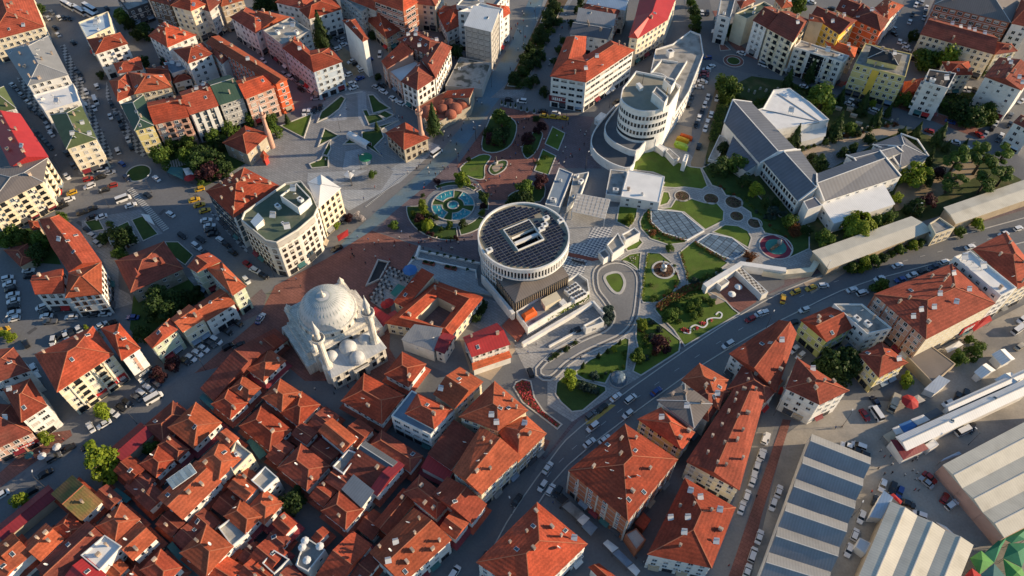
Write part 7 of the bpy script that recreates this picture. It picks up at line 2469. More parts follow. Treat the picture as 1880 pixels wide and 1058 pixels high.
TREES = {
    ('A', 'in the upper left streets'): '665,95,45,g 700,120,35,d 785,170,45,d 735,185,30,d 215,40,28,d 545,405,22,d 770,330,40,d 885,325,25,d',
    ('A', 'in the grove beside the old stone mosque'): '870,840,55,g 920,780,45,g 1010,770,45,g 990,830,45,g 1090,820,45,d 1060,880,60,d 1150,850,60,d 1120,930,55,p 1210,910,50,d 1235,680,45,g 1345,640,40,g 1160,735,45,g 1180,780,40,d 1080,980,20,g',
    ('B', 'behind the upper houses'): '60,20,45,d 120,10,45,d 375,165,62,c 980,50,30,g 945,130,20,d 1105,280,38,d 660,190,26,d',
    ('B', 'on the geometric square'): '690,410,20,d 985,650,52,c 680,680,18,c 15,640,30,g 125,690,42,g 105,650,35,g 195,640,20,c 655,940,25,g 1140,960,40,b',
    ('C', 'along the boulevard median'): '265,35,30,d 225,125,30,d 170,180,32,d 205,205,30,d 140,290,32,d 115,350,32,d 75,380,32,d 190,290,30,d 120,440,30,d 255,110,30,d 245,15,28,d 215,85,28,d 185,150,26,d 150,205,32,d 125,260,32,d 90,320,30,d 45,415,35,d 240,60,24,d 290,110,26,k 235,170,30,k 190,240,26,k 165,330,30,d 145,430,30,d 110,390,28,k 70,460,26,k 280,50,26,k',
    ('C', 'along the boulevard footpath'): '400,15,25,d 385,50,20,d 350,120,20,d 310,220,22,d 285,270,22,d 255,330,22,d 205,490,28,d',
    ('C', 'by the upper street'): '1000,10,30,g 1015,55,35,d 1020,110,35,g 1020,155,28,d 1225,155,40,g 1195,465,55,g 1165,445,30,g',
    ('P', 'on the red square'): '425,240,90,g 385,420,90,d 310,370,60,d 470,380,55,d 330,450,60,p 420,460,50,p 795,330,55,p 770,250,35,d 690,450,62,p 690,550,45,g 40,820,60,g 660,930,90,g 810,860,80,p 250,1010,50,d 110,650,25,d 850,620,35,k 780,680,35,k',
    ('M', 'in the museum garden'): '130,50,75,g 800,90,100,g 610,380,55,c 560,375,40,d 900,300,65,c 985,310,45,g 925,115,40,c 1085,160,50,c 1180,240,45,c 1255,205,30,c 780,560,60,d 730,520,35,d 940,490,40,d 1010,460,40,d 1130,395,45,d 1350,352,35,d 1450,350,45,c 1540,515,40,c 1440,630,92,b 1310,810,40,b 90,570,75,d 205,560,70,g 250,690,50,d 340,755,55,b 400,840,40,d 470,840,35,d 450,910,45,s 560,960,50,g 600,1010,50,u 690,1030,35,d 1050,985,85,w 1170,960,50,g 1250,940,50,g 1460,860,60,d 1520,830,55,p 1390,890,35,d 110,450,40,d',
    ('D', 'in the pine grove'): '1040,880,70,n 1180,870,75,n 1290,850,60,n 1020,980,65,n 1200,980,70,n 1300,950,60,n 1160,830,50,n 900,960,35,d 960,930,40,p',
    ('D', 'along the upper right street'): '760,712,25,c 835,710,35,c 965,720,45,c 905,845,35,c 1000,785,25,c 1095,775,20,c 430,515,30,c 145,420,35,c 265,385,40,c 590,560,22,b 685,590,20,c 555,540,30,c',
    ('D', 'between the upper right houses'): '870,315,60,g 1000,315,70,b 930,320,40,g 1280,315,60,b 1230,360,40,g 770,535,45,g 200,20,45,g 815,190,30,d 1230,600,52,g 1150,615,60,d 1060,595,60,d 1090,650,50,k 1000,560,45,k',
    ('E', 'in the left neighbourhood'): '90,270,60,g 210,300,55,g 200,370,50,d 120,360,30,d 330,180,35,g 640,378,38,g 30,300,50,g',
    ('E', 'in the little park'): '555,285,35,d 665,285,62,d 620,250,40,d 590,210,25,k',
    ('E', 'in the garden behind the terrace'): '860,600,70,d 830,660,70,d 930,610,60,d 900,680,60,d 760,790,50,d 1020,600,45,d 970,640,45,d 1060,570,35,d 960,690,40,d',
    ('E', 'by the car park lane'): '60,820,30,b 930,960,40,p 850,1020,40,p 465,765,15,b 20,800,25,b',
    ('U', 'beside the round fountain'): '360,420,85,b 370,520,60,b 220,530,40,b 410,690,70,w 290,610,70,p 540,100,50,p 900,60,95,g 1200,330,65,g 1190,430,50,p 1170,530,50,g 720,700,55,g 910,670,65,d 440,570,50,d 520,600,45,d 600,760,40,d 350,290,30,d 500,690,45,k 330,700,45,k',
    ('F', 'by the fountain street corner'): '770,215,25,g 530,175,26,p 465,215,22,b 575,160,24,q 600,180,20,q',
    ('F', 'behind the courtyard inn'): '1240,670,30,d 1215,720,25,d 1255,640,25,d',
    ('G', 'near the round building'): '80,85,60,d 30,100,40,d 660,180,28,b 640,195,20,k',
    ('Q', 'in the skylight garden'): '705,810,38,g 560,690,38,u 360,560,38,b 1780,700,55,u 1760,610,45,g 1400,890,65,u 1700,540,40,s 1600,500,40,s',
    ('X', 'in the sloping lawn'): '310,600,50,g 345,580,40,g 490,510,38,g 450,540,32,g 510,570,34,g 470,600,30,g 425,560,30,k 560,330,35,k 600,320,30,k 650,290,32,k 470,365,30,s 520,350,28,k 370,640,26,k 290,440,26,k 350,370,26,k 170,390,22,k 200,470,25,k 180,495,22,k 300,430,25,k',
    ('R', 'in the lower garden'): '500,640,80,b 620,720,50,s 710,740,60,s 720,620,45,s 1160,165,55,b 1235,150,30,s 1300,220,35,s 1240,270,35,s 1120,440,60,g 1080,470,45,g 1320,345,78,p 910,385,30,b 985,425,25,g 800,630,24,k 630,530,26,c 765,445,24,c 845,400,22,c 955,325,20,c 385,440,26,k 480,380,26,c 360,470,22,k 560,330,22,k 840,60,45,s 860,100,42,s 840,140,38,s 870,30,36,s 1180,290,45,k 1170,350,40,k',
    ('H', 'along the arcade road'): '340,290,50,g 480,440,35,g 550,420,40,b 600,400,35,g 655,395,28,d 745,350,30,g 815,320,30,b 860,310,22,g 700,370,20,g 1065,245,32,g 1165,205,32,b 640,545,45,g',
    ('H', 'in the dense garden by the lime yellow house'): '360,960,85,d 450,940,80,d 410,1020,75,d 330,1020,60,d',
    ('H', 'in the tea garden yard'): '1060,925,42,g 1150,890,45,g 1120,830,30,g 1180,860,30,k 780,1045,40,b',
    ('I', 'on the bazaar street'): '530,430,100,b 100,650,45,b 820,370,42,g 535,165,48,b 250,305,42,b 580,540,28,d',
    ('J', 'in the dark bazaar yard'): '230,650,70,d 170,660,40,d',
}
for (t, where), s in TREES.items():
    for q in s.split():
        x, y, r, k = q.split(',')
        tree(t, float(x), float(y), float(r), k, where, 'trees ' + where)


def bushes(t, line, n, kinds, where, r0=11):
    L = [Vector(p) for p in line]
    for i in range(n):
        f = i / max(1, n - 1) * (len(L) - 1)
        k = min(int(f), len(L) - 2)
        p = L[k].lerp(L[k + 1], f - k)
        tree(t, p.x + tr_r.uniform(-6, 6), p.y + tr_r.uniform(-6, 6), r0 * tr_r.uniform(.7, 1.4), tr_r.choice(kinds), where, 'bushes ' + where)


bushes('Q', [(500, 560), (470, 640), (560, 730), (700, 780)], 10, 'kku', 'edging the five sided skylight lawn')
bushes('Q', [(1010, 110), (1100, 260), (1210, 350), (1350, 390), (1420, 480), (1520, 560), (1600, 660), (1700, 720)], 22, 'kkksu', 'along the museum side of the path network', 16)
bushes('X', [(120, 500), (220, 495), (310, 440), (360, 360), (330, 260)], 9, 'kku', 'inside the curved edge of the monument lawn', 12)
bushes('X', [(250, 620), (330, 560), (430, 510), (520, 480), (600, 500)], 14, 'kkg', 'in rows across the sloping lawn', 18)
bushes('X', [(100, 700), (160, 760), (220, 850), (130, 900)], 9, 'ksu', 'under the purple tree of the lower garden', 20)
bushes('R', [(620, 600), (760, 640), (850, 600), (980, 560), (1010, 400)], 10, 'kks', 'round the middle lawn of the lower garden', 16)
bushes('R', [(330, 480), (430, 420), (560, 330)], 9, 'kkd', 'in the narrow bed between ramp and loop', 14)
bushes('M', [(620, 470), (760, 430), (940, 380), (1080, 345), (1300, 290)], 16, 'kkdu', 'along the stones of the museum path', 18)
bushes('M', [(200, 100), (320, 150), (420, 120), (600, 30), (700, 60)], 12, 'kkd', 'behind the white museum hall', 22)
bushes('H', [(300, 440), (480, 400), (700, 330), (900, 260)], 14, 'kkg', 'between arcade and road', 18)
bushes('U', [(200, 600), (300, 740), (450, 830), (620, 880), (800, 880)], 12, 'kkdp', 'in the bed below the fountain', 26)


def leaf_bed(name, t, pts, mats, h, dens, label, cat, size=.28, raw=None, line=None, width=1.2):
    """Hedge or flower bed: leaf faces filled into a footprint."""
    r = random.Random(len(name) * 31 + int(dens * 10) + (len(pts) if pts else 0))
    V, F, m = [], [], []
    if line:
        L = [G2(t, *p) for p in line]
        spots = []
        for a_, b_ in zip(L, L[1:]):
            d = (b_ - a_)
            n = int(d.length * width * dens)
            nn = Vector((-d.y, d.x)).normalized()
            spots += [a_ + d * r.random() + nn * r.uniform(-.5, .5) * width for _ in range(n)]
    else:
        P = raw or [G2(t, *p) for p in pts]
        xs, ys = [p.x for p in P], [p.y for p in P]
        n = int(abs(area2(P)) * dens)
        spots = []
        while len(spots) < n:
            x, y = r.uniform(min(xs), max(xs)), r.uniform(min(ys), max(ys))
            if inside(P, x, y):
                spots.append(Vector((x, y)))
    for p in spots:
        z = h * r.uniform(.2, 1.0) ** .6
        nrm = Vector((r.gauss(0, .6), r.gauss(0, .6), 1)).normalized()
        t_ = nrm.orthogonal().normalized()
        q = nrm.cross(t_)
        a_ = r.uniform(0, 6.28)
        e = (t_ * math.cos(a_) + q * math.sin(a_)) * size * r.uniform(.7, 1.3)
        f_ = nrm.cross(e) * .8
        c = Vector((p.x, p.y, z))
        k = len(V)
        V += [c + e, c + f_, c - e, c - f_]
        F.append([k, k + 1, k + 2, k + 3])
        m.append(r.randrange(len(mats)))
    o = mobj(name, V, F, mats, None, m)
    return tag(o, label, cat, None, 'stuff')


leaf_bed('flower_bed', 'R', [(28, 735), (45, 695), (90, 672), (155, 688), (182, 820), (262, 940), (400, 1050), (395, 1080), (230, 950), (105, 850)], ['petal_red', 'petal_red', 'leaf_rust'], .5, 9, 'red flower bed shaped like a drop beside the forecourt road', 'flowers', .3)
for q in ([(375, 700), (400, 690), (445, 712), (430, 730), (390, 722)], [(505, 655), (525, 645), (550, 655), (540, 672), (515, 672)], [(472, 690), (490, 682), (505, 695), (490, 710)], [(578, 640), (590, 628), (603, 640), (592, 652)]):
    leaf_bed('flower_bed', 'X', q, ['petal_red'], .5, 12, 'small red flower patch beside the stone scroll', 'flowers', .3)
leaf_bed('hedge', 'X', None, ['leaf_rust', 'leaf_rust', 'leaf_green'], 1.3, 30, 'long rusty red hedge above the sloping lawn', 'hedge', .3, line=[(215, 560), (330, 480), (430, 420), (535, 400)], width=3.0)
leaf_bed('hedge', 'X', None, ['leaf_green'], 1.0, 14, 'green hedge below the rusty red hedge', 'hedge', .3, line=[(250, 570), (360, 510), (540, 425)], width=1.2)
leaf_bed('hedge', 'Q', None, ['leaf_rust', 'leaf_green'], 1.0, 16, 'rusty hedge round the five sided skylight', 'hedge', .28, line=[(525, 490), (525, 600), (620, 705), (720, 745), (845, 765)], width=1.4)
leaf_bed('hedge', 'Q', None, ['leaf_rust', 'leaf_green'], 1.0, 16, 'rusty hedge along the wedge shaped skylight', 'hedge', .28, line=[(915, 785), (1050, 870), (1180, 935)], width=1.4)
leaf_bed('hedge', 'S', None, ['leaf_green', 'leaf_bright', 'leaf_dark'], 3.0, 26, 'clipped hedge under the terrace wall of the round building', 'hedge', .3, line=[(400, 950), (560, 860), (700, 785), (800, 730)], width=1.6)
leaf_bed('hedge', 'X', None, ['leaf_rust', 'leaf_green'], .8, 16, 'low hedge beside the monument lawn path', 'hedge', .25, line=[(380, 180), (415, 300), (425, 370)], width=.9)
leaf_bed('hedge', 'X', None, ['leaf_bright'], .8, 16, 'low bright hedge on the straight side of the monument lawn', 'hedge', .25, line=[(150, 180), (125, 330), (112, 480)], width=.9)
leaf_bed('flower_bed', 'S', [(1060, 450), (1135, 435), (1115, 500)], ['leaf_white', 'leaf_green'], .4, 6, 'white flower triangle beside the carriage loop', 'flowers', .28)
for i, (x, y, r) in enumerate(((810, 380, 50), (1060, 402, 52), (1255, 432, 60), (1280, 553, 46), (1435, 613, 48))):
    c = G2('Q', x, y)
    leaf_bed('flower_bed', None, None, ['leaf_rust', 'leaf_purple', 'leaf_green'] if i % 2 else ['leaf_purple', 'leaf_dark'], .35, 5, 'round bed of low dark plants in the path network', 'flowers', .22, raw=circ(c, r * .21277 / ppm((c.x, c.y, 0)), 16))['group'] = 'round beds in the path network'
c = G2('X', 256, 288)
leaf_bed('flower_bed', None, None, ['leaf_rust', 'leaf_purple'], .4, 7, 'dark flower ring round the winged monument', 'flowers', .25, raw=circ(c, 3.4, 16))
leaf_bed('scrub_growth', 'a', [(340, 500), (430, 400), (690, 400), (900, 540), (820, 690), (700, 705), (560, 630), (340, 560)], ['leaf_dark', 'leaf_green'], 1.6, 5, 'overgrown scrub on the empty plot', 'scrub', .4)
leaf_bed('scrub_growth', 'M', [(330, 150), (440, 60), (560, 40), (700, 90), (720, 140), (560, 45), (450, 60), (380, 185)], ['leaf_dark', 'leaf_green'], .8, 2, 'low growth behind the white museum hall', 'scrub', .4)
leaf_bed('hedge', 'M', None, ['leaf_dark', 'leaf_green'], 1.3, 10, 'dark hedge on the museum slope beside the parking strip', 'hedge', .35, line=[(150, 60), (90, 180), (50, 330), (30, 420)], width=4)

# -- cars
def car_meshes(kind):
    L, w, h, hood, boot = {'s': (4.5, 1.8, 1.45, 1.25, .75), 'h': (4.0, 1.75, 1.5, 1.0, .15), 'v': (4.6, 1.85, 1.85, .95, .05), 'm': (5.9, 2.05, 2.5, .8, .02), 'b': (10.5, 2.5, 3.0, .15, .05), 't': (6.6, 2.2, 2.6, 0, 0), 'p': (4.9, 1.85, 1.6, 1.3, 1.9)}[kind]
    X0, X1 = -L / 2, L / 2
    belt = h * .60 if kind in 'shp' else h * .52
    b = MB()
    # lower body: rounded in plan and profile
    st = [(X0, .80, .32, belt * .86), (X0 + .18, .95, .22, belt * .97), (X0 + boot + .1, 1.0, .2, belt), (0, 1.0, .2, belt), (X1 - hood, 1.0, .2, belt), (X1 - .25, .94, .22, belt * .86), (X1, .78, .32, belt * .70)]
    k = len(b.V)
    for x, s, z0, z1 in st:
        y = w / 2 * s
        b.V += [Vector((x, -y, z0)), Vector((x, -y, (z0 + z1) * .55)), Vector((x, -y * .93, z1)), Vector((x, y * .93, z1)), Vector((x, y, (z0 + z1) * .55)), Vector((x, y, z0))]
    for i in range(len(st) - 1):
        for j in range(5):
            b.F.append([k + i * 6 + j, k + (i + 1) * 6 + j, k + (i + 1) * 6 + j + 1, k + i * 6 + j + 1]); b.m.append(0)
    b.F.append([k + j for j in range(6)]); b.m.append(0)
    b.F.append([k + (len(st) - 1) * 6 + j for j in reversed(range(6))]); b.m.append(0)
    # roof panel
    f0, f1 = X0 + boot, X1 - hood
    if kind == 'p':
        f0 = X0 + 2.0
    if kind == 't':
        f0, f1 = X1 - 1.7, X1 - .1
    rk = .28 if kind in 'shvp' else .1
    rl, rr2 = f0 + (h - belt) * (.75 if kind == 's' else .3), f1 - (h - belt) * (1.1 if kind in 'shvp' else .25)
    yw = w / 2 * .80
    b.box(((rl + rr2) / 2, 0, h - .03), (rr2 - rl + .12, yw * 2, .07), 0)
    if kind == 't':
        b.box(((X0 + f0) / 2, 0, 1.75), (f0 - X0 - .1, w, 1.9), 0)
    if kind == 'b':
        b.box((0, 0, h + .1), (2.4, 1.3, .25), 0)
    for s in (-1, 1):
        b.box((X1 - hood * .95 if kind not in 'b' else X1 - .2, s * (w / 2 + .08), belt + .05), (.18, .2, .14), 0)
    body = b
    g = MB()
    y0 = w / 2 * .91
    V = [(f0, -y0, belt - .02), (f1, -y0, belt - .02), (f1, y0, belt - .02), (f0, y0, belt - .02), (rl, -yw, h - .05), (rr2, -yw, h - .05), (rr2, yw, h - .05), (rl, yw, h - .05)]
    g.add(V, [[0, 1, 5, 4], [1, 2, 6, 5], [2, 3, 7, 6], [3, 0, 4, 7]], 0)
    wh = MB()
    r = .33 if kind in 'shvp' else .45
    n = 10
    for s in (-1, 1):
        k = len(wh.V)
        for yy in (-.1, .1):
            for j in range(n):
                wh.V.append(Vector((r * math.cos(6.283 * j / n), yy, r * math.sin(6.283 * j / n))))
        if s == -1:
            wh.F += [[k + j, k + (j + 1) % n, k + n + (j + 1) % n, k + n + j] for j in range(n)] + [[k + j for j in range(n)], [k + n + j for j in reversed(range(n))]]
            wh.m += [0] * (n + 2)
        else:
            break
    lt = MB(); lt.box((0, 0, 0), (.08, .34, .16), 0)
    return L, w, r, body, g.mesh('car_window', ['glass_dark']), wh.mesh('wheel', ['rubber']), lt


CAR = {k: car_meshes(k) for k in 'shvmbtp'}
HL = CAR['s'][6].mesh('headlight', ['lamp_glow'])
TYPE = {'s': ('saloon', 'car'), 'h': ('hatchback', 'car'), 'v': ('van', 'van'), 'm': ('minibus', 'minibus'), 'b': ('bus', 'bus'), 't': ('box lorry', 'lorry'), 'p': ('pickup', 'pickup')}
CN = dict(w='white', g='silver', k='black', d='grey', r='red', u='blue', y='yellow', n='navy', e='beige')
CARLIST = []


def car(t, x, y, ang, col, kind, where, flip=False):
    name = CN[col]
    key = ('carbody', kind, name)
    me = cached(key, lambda: CAR[kind][3].mesh('car_body', ['car_' + name], smooth=False))
    p = G(t, x, y, .8)
    L, w, r, _, gm, wm_, _2 = CAR[kind]
    rz = heading(t, x, y, ang)
    tname, cat = TYPE[kind]
    lab = ('yellow taxi ' if col == 'y' and kind == 's' else name + ' ' + tname + ' ') + where
    root = empty({'car': 'parked_car', 'van': 'parked_van'}.get(cat, cat if cat != 'lorry' else 'box_lorry') if col != 'y' else 'taxi', (p.x, p.y, .04), lab, 'taxi' if col == 'y' and kind == 's' else cat, 'vehicles ' + where, rz)
    inst('body', me, root)
    inst('window_glass', gm, root)
    for sx in (-1, 1):
        for sy in (-1, 1):
            inst('wheel', wm_, root, (sx * L * .31, sy * (w / 2 - .1), r))
    if kind in 'shv':
        for s in (-1, 1):
            inst('headlight', HL, root, (L / 2 - .06, s * w * .33, .62 if kind != 'v' else .75))


def cars(t, where, ang, s):
    for i, q in enumerate(s.split()):
        f = q.split(',')
        x, y, c = float(f[0]), float(f[1]), f[2]
        kind = c[1] if len(c) > 1 else ('h' if (int(x) + int(y)) % 3 == 0 else 's')
        a = float(f[3]) if len(f) > 3 else ang
        car(t, x, y, a + (180 if (int(x) * 7 + int(y)) % 2 else 0), c[0], kind, where)


def row(t, where, a, b, n, ang, cols):
    s = ' '.join('%.1f,%.1f,%s' % (a[0] + (b[0] - a[0]) * k / max(1, n - 1), a[1] + (b[1] - a[1]) * k / max(1, n - 1), cols[k % len(cols)]) for k in range(n))
    cars(t, where, ang, s)


row('A', 'parked aslant on the narrow left street', (68, 458), (150, 550), 6, -35, 'wkdgkw')
row('A', 'parked along the narrow left street', (165, 585), (215, 620), 3, -50, 'kdk')
row('A', 'parked beside the green roofed cream block', (238, 640), (275, 722), 4, -50, 'kgww')
row('A', 'parked by the crimson roof', (200, 718), (270, 790), 5, -50, 'kkdkk')
cars('A', 'near the green roofed corner', -50, '395,895,d 360,950,w 358,825,k')
cars('A', 'at the roundabout corner', 15, '485,1000,w 475,965,r 540,955,k 552,912,wv,12 592,930,g 605,1000,r 560,1025,k')
cars('A', 'on the bus stand forecourt', -50, '318,95,wv 345,95,k 372,98,k 395,228,k 258,95,g 278,65,d 312,185,w 295,148,k 575,42,k')
cars('A', 'on the old avenue', -68, '437,432,g 465,495,w 410,380,d 522,465,wv 517,545,wm 508,582,w 595,627,w 635,812,wv 690,752,w 603,565,k 630,620,d 642,645,k 655,682,k 705,790,k 430,400,k')
cars('A', 'by the roundabout', -40, '657,882,u 684,960,n 843,962,w 1085,202,k')
cars('A', 'parked at the bus stand', -30, '370,35,wb 430,62,wb 487,50,wb 487,82,wb')
cars('B', 'in the gravel car park', 20, '545,330,w 570,342,k 597,352,w 603,375,w 640,320,u 500,240,w 470,262,w 475,205,d 490,215,g 245,68,w 262,105,w 698,295,wv,80 525,402,w 590,420,u 548,448,w 555,472,w')
cars('B', 'by the angled corner block', -38, '182,400,g 213,417,w 252,442,g 283,462,w 318,487,w 272,480,k 68,328,w')
cars('B', 'waiting at the angled corner block', 20, '420,498,y 460,478,y 502,460,y')
cars('B', 'on the lane above the square', -25, '350,527,g,5 678,470,g 717,493,w 770,530,w 808,555,w 710,458,k 290,605,w,80 315,597,w,80 345,590,k,80 375,578,k,80')
cars('B', 'on the blue street', 35, '1003,825,wm')
cars('B', 'beside the low red house at the top', 20, '190,30,wm 975,98,wm')
cars('F', 'driving past the mosque', 25, '22,457,w,-20 70,488,k,-30 55,715,w,55 465,340,k,25')
cars('A', 'beyond the courtyard houses', -30, '1340,215,k 1410,245,k')
cars('C', 'in front of the large office', -5, '82,545,wv 15,537,k 195,598,k 268,608,w')
cars('C', 'waiting in front of the large office', -8, '205,625,y 258,630,y 308,635,y')
cars('C', 'beside the rounded tower', 35, '593,548,k')
row('C', 'parked in the strip behind the tower', (1080, 375), (1055, 440), 3, -10, 'wrw')
cars('C', 'parked in the strip behind the tower', 75, '1105,357,w,20 1060,438,w,-10 1068,422,k,-10 1038,467,w,-5 1000,517,d 983,565,k 1087,522,w 1070,565,w 1055,600,k 1040,632,w 1023,670,k 1135,530,w 1105,615,w 1085,655,w 1073,692,w 1038,788,k 1072,392,r,-10')
cars('C', 'at the upper traffic island', -20, '1268,285,w 1055,65,w,100 1085,70,k,100 1385,345,wv,-15 1255,220,w,-15 1085,310,u,0')
cars('D', 'on the upper side street', 70, '795,115,w 812,75,k 828,25,w 740,222,w 770,240,w,-20 778,262,w,-20 710,180,k,-30 885,40,w 880,65,k 872,95,g 862,12,g 840,5,w 705,150,g,-30')
cars('D', 'on the museum street', -20, '487,545,w 505,555,k 635,605,w 225,467,w 900,705,r 1040,765,w,-10 1100,795,w,-20 595,590,w 10,350,wv 470,560,w')
cars('D', 'by the gable ended white block', 60, '1090,478,w,80 1115,482,w,80 1145,485,k,80 1170,725,r,-40 1205,722,g 1260,665,w 1242,690,k 1290,730,w 1275,748,k 1340,620,d 1400,545,w,30 1335,670,k 1285,630,r')
cars('D', 'at the curb by the scrub plot', -18, '1015,655,u 372,45,k 265,10,w')
cars('E', 'at the busy junction', 20, '375,75,w 385,40,yh 480,5,w 445,145,k 495,125,k 545,170,w 665,75,wm 705,107,w 340,110,k,25 210,160,k 150,182,k 495,172,k')
cars('E', 'on the junction street', -35, '795,52,k,-35 920,155,w 982,272,k 1082,290,k 1062,330,wv 1108,365,k 495,268,g 470,240,k 525,315,g')
cars('E', 'waiting beside the pale blue corner block', 15, '1047,77,y 1075,105,y 1105,135,y 1075,20,y')
cars('E', 'parked below the pale blue corner block', 8, '1112,188,w 1130,218,w 1135,240,k 1150,262,k 1187,292,w,-35 1222,320,k,-35 1255,360,k,-35 1335,425,r,-35 1378,458,w,-35 1330,512,w,-50')
cars('E', 'on the police corner', 60, '1400,720,u')
row('E', 'parked in a row at the left edge', (40, 500), (55, 560), 3, 15, 'wwk')
row('E', 'parked in a row at the left edge', (68, 590), (75, 720), 5, 15, 'wwkww')
cars('E', 'in front of the timber framed house', 5, '222,657,w,20 245,680,k,10 248,705,w 268,735,dp 383,710,w 500,697,d 565,693,w 152,458,w 160,490,k 715,712,u,0')
cars('E', 'behind the pyramid roof block', 30, '285,840,w,80 318,815,k 352,808,w,110 385,798,k,110 425,780,w,120 545,755,w 595,748,k 138,855,k,-60 180,985,w,-60 15,785,yv')
cars('E', 'parked before the red terrace', -30, '1168,838,wv 1225,787,k 1282,742,k 1290,865,k,30 1230,870,k,30 1135,855,d 1098,880,w 1065,905,w 1030,930,w 1000,950,k')
row('I', 'parked before the pyramid roof block', (838, 15), (760, 65), 3, -35, 'nww')
cars('I', 'parked before the pyramid roof block', -35, '735,92,d 688,122,k 650,145,k 613,177,w 830,98,wm,30')
cars('I', 'on the bazaar street', 30, '487,252,w,-60 560,237,w 470,355,k 365,368,k 290,418,dv 243,503,k 165,600,k 5,618,w')
cars('J', 'on the shopping street', 57, '1265,955,k 1100,1040,wv')
cars('K', 'on the lower main road', 38, '465,252,wv 447,337,w 222,472,w,55 195,570,w,55 238,590,w,60 277,602,k,60 55,648,k,55 530,320,w 515,150,k 455,187,d 590,90,w 670,100,wv 655,182,w 808,60,u')
cars('G', 'on the main road below the garden', 25, '1195,860,wv,30 1315,722,r 1370,690,w 372,783,k,20 130,1010,k,110')
cars('H', 'on the arcade road', 18, '225,672,w 330,540,w,5 485,563,w 540,580,wv 632,503,w 730,432,w 745,508,u 808,483,w 870,460,k 925,438,n 985,413,w 1122,332,w 1302,263,w 1382,232,w 5,688,w 165,740,k')
cars('H', 'waiting on the arcade road', 20, '262,553,y 178,575,y 112,612,y,80')
cars('H', 'in the alley of the lime yellow house', 40, '172,885,w 205,920,w')
cars('K', 'parked on the side street of the cream terrace', 72, '1395,315,w 1372,405,w 1348,475,w 1330,540,w 1298,622,w 1270,688,w 1365,845,w 1330,940,wv 1300,1030,w')
cars('L', 'parked on the side street of the cream terrace', 72, '22,315,w 2,400,w 88,600,w 57,672,w')
cars('L', 'parked behind the zigzag shed', -20, '462,355,w 520,355,wv 505,378,k 545,400,k')
cars('L', 'parked in the market yard', 70, '650,567,w 705,580,k 742,605,u 785,665,k,-20 850,725,w,-20 535,738,w 500,832,w 467,918,w 985,635,r,60 1022,672,wv,35 885,550,g,-40 905,525,r,-40 610,650,k 1000,125,w,25 1055,90,k 1100,72,k 1085,275,wm,25 1130,255,k')
cars('L', 'beside the sand yellow house', -55, '553,187,r 613,180,wm 610,115,n 705,130,et,70')
cars('H', 'in the right hand yard', 35, '1380,780,wm 1400,725,w 1390,870,e')

# -- people
def person_mesh(seed, shirt, trousers, stride):
    """One continuous figure swept from a skinned skeleton."""
    V = [(0, 0, .92), (0, 0, 1.15), (0, 0, 1.40), (0, 0, 1.50), (0, .02, 1.62), (0, .02, 1.74),
         (.19, 0, 1.40), (.25, .06 * stride, 1.13), (.25, .18 * stride, .90), (-.19, 0, 1.40), (-.25, -.06 * stride, 1.13), (-.25, -.14 * stride, .90),
         (.1, 0, .86), (.11, -.12 * stride, .48), (.11, -.26 * stride, .08), (.11, -.14 * stride, .03), (-.1, 0, .86), (-.11, .16 * stride, .48), (-.11, .22 * stride, .08), (-.11, .36 * stride, .03)]
    E_ = [(0, 1), (1, 2), (2, 3), (3, 4), (4, 5), (2, 6), (6, 7), (7, 8), (2, 9), (9, 10), (10, 11), (0, 12), (12, 13), (13, 14), (14, 15), (0, 16), (16, 17), (17, 18), (18, 19)]
    rad = [.15, .14, .16, .06, .10, .08, .075, .05, .04, .075, .05, .04, .10, .07, .05, .04, .10, .07, .05, .04]
    me = bpy.data.meshes.new('person_base')
    me.from_pydata(V, E_, [])
    o = bpy.data.objects.new('person_base', me)
    COL.objects.link(o)
    md = o.modifiers.new('s', 'SKIN')
    for i, sv in enumerate(me.skin_vertices[0].data):
        sv.radius = (rad[i], rad[i] * .8)
        sv.use_root = i == 0
    dg = bpy.context.evaluated_depsgraph_get()
    m2 = bpy.data.meshes.new_from_object(o.evaluated_get(dg))
    bpy.data.objects.remove(o)
    bpy.data.meshes.remove(me)
    m2.name = 'person'
    m2.materials.clear()
    for k in (shirt, trousers, 'skin', 'soot'):
        m2.materials.append(MATS[k])
    for p in m2.polygons:
        z, x = p.center.z, abs(p.center.x)
        p.material_index = 1 if z < .9 and x < .22 else (2 if z < .98 and x > .2 else (0 if z < 1.48 else (3 if z > 1.68 else 2)))
    return m2


PEOPLE = [person_mesh(i, s, tz, st) for i, (s, tz, st) in enumerate((('shirt_white', 'shirt_dark', 1), ('shirt_dark', 'shirt_dark', .6), ('shirt_blue', 'shirt_dark', 1), ('shirt_red', 'shirt_dark', .3)))]
PW = ['person in white top and dark trousers walking', 'person in black clothes walking', 'person in blue top and dark trousers walking', 'person in red top and dark trousers standing']
pr = random.Random(9)


def people(t, where, s):
    for q in s.split():
        x, y = [float(v) for v in q.split(',')[:2]]
        i = pr.choice((0, 0, 1, 1, 2, 3))
        p = G(t, x, y, .9)
        tag(inst('person', PEOPLE[i], None, (p.x, p.y, .06), pr.uniform(0, 6.28)), PW[i] + ' ' + where, 'person', 'people ' + where)


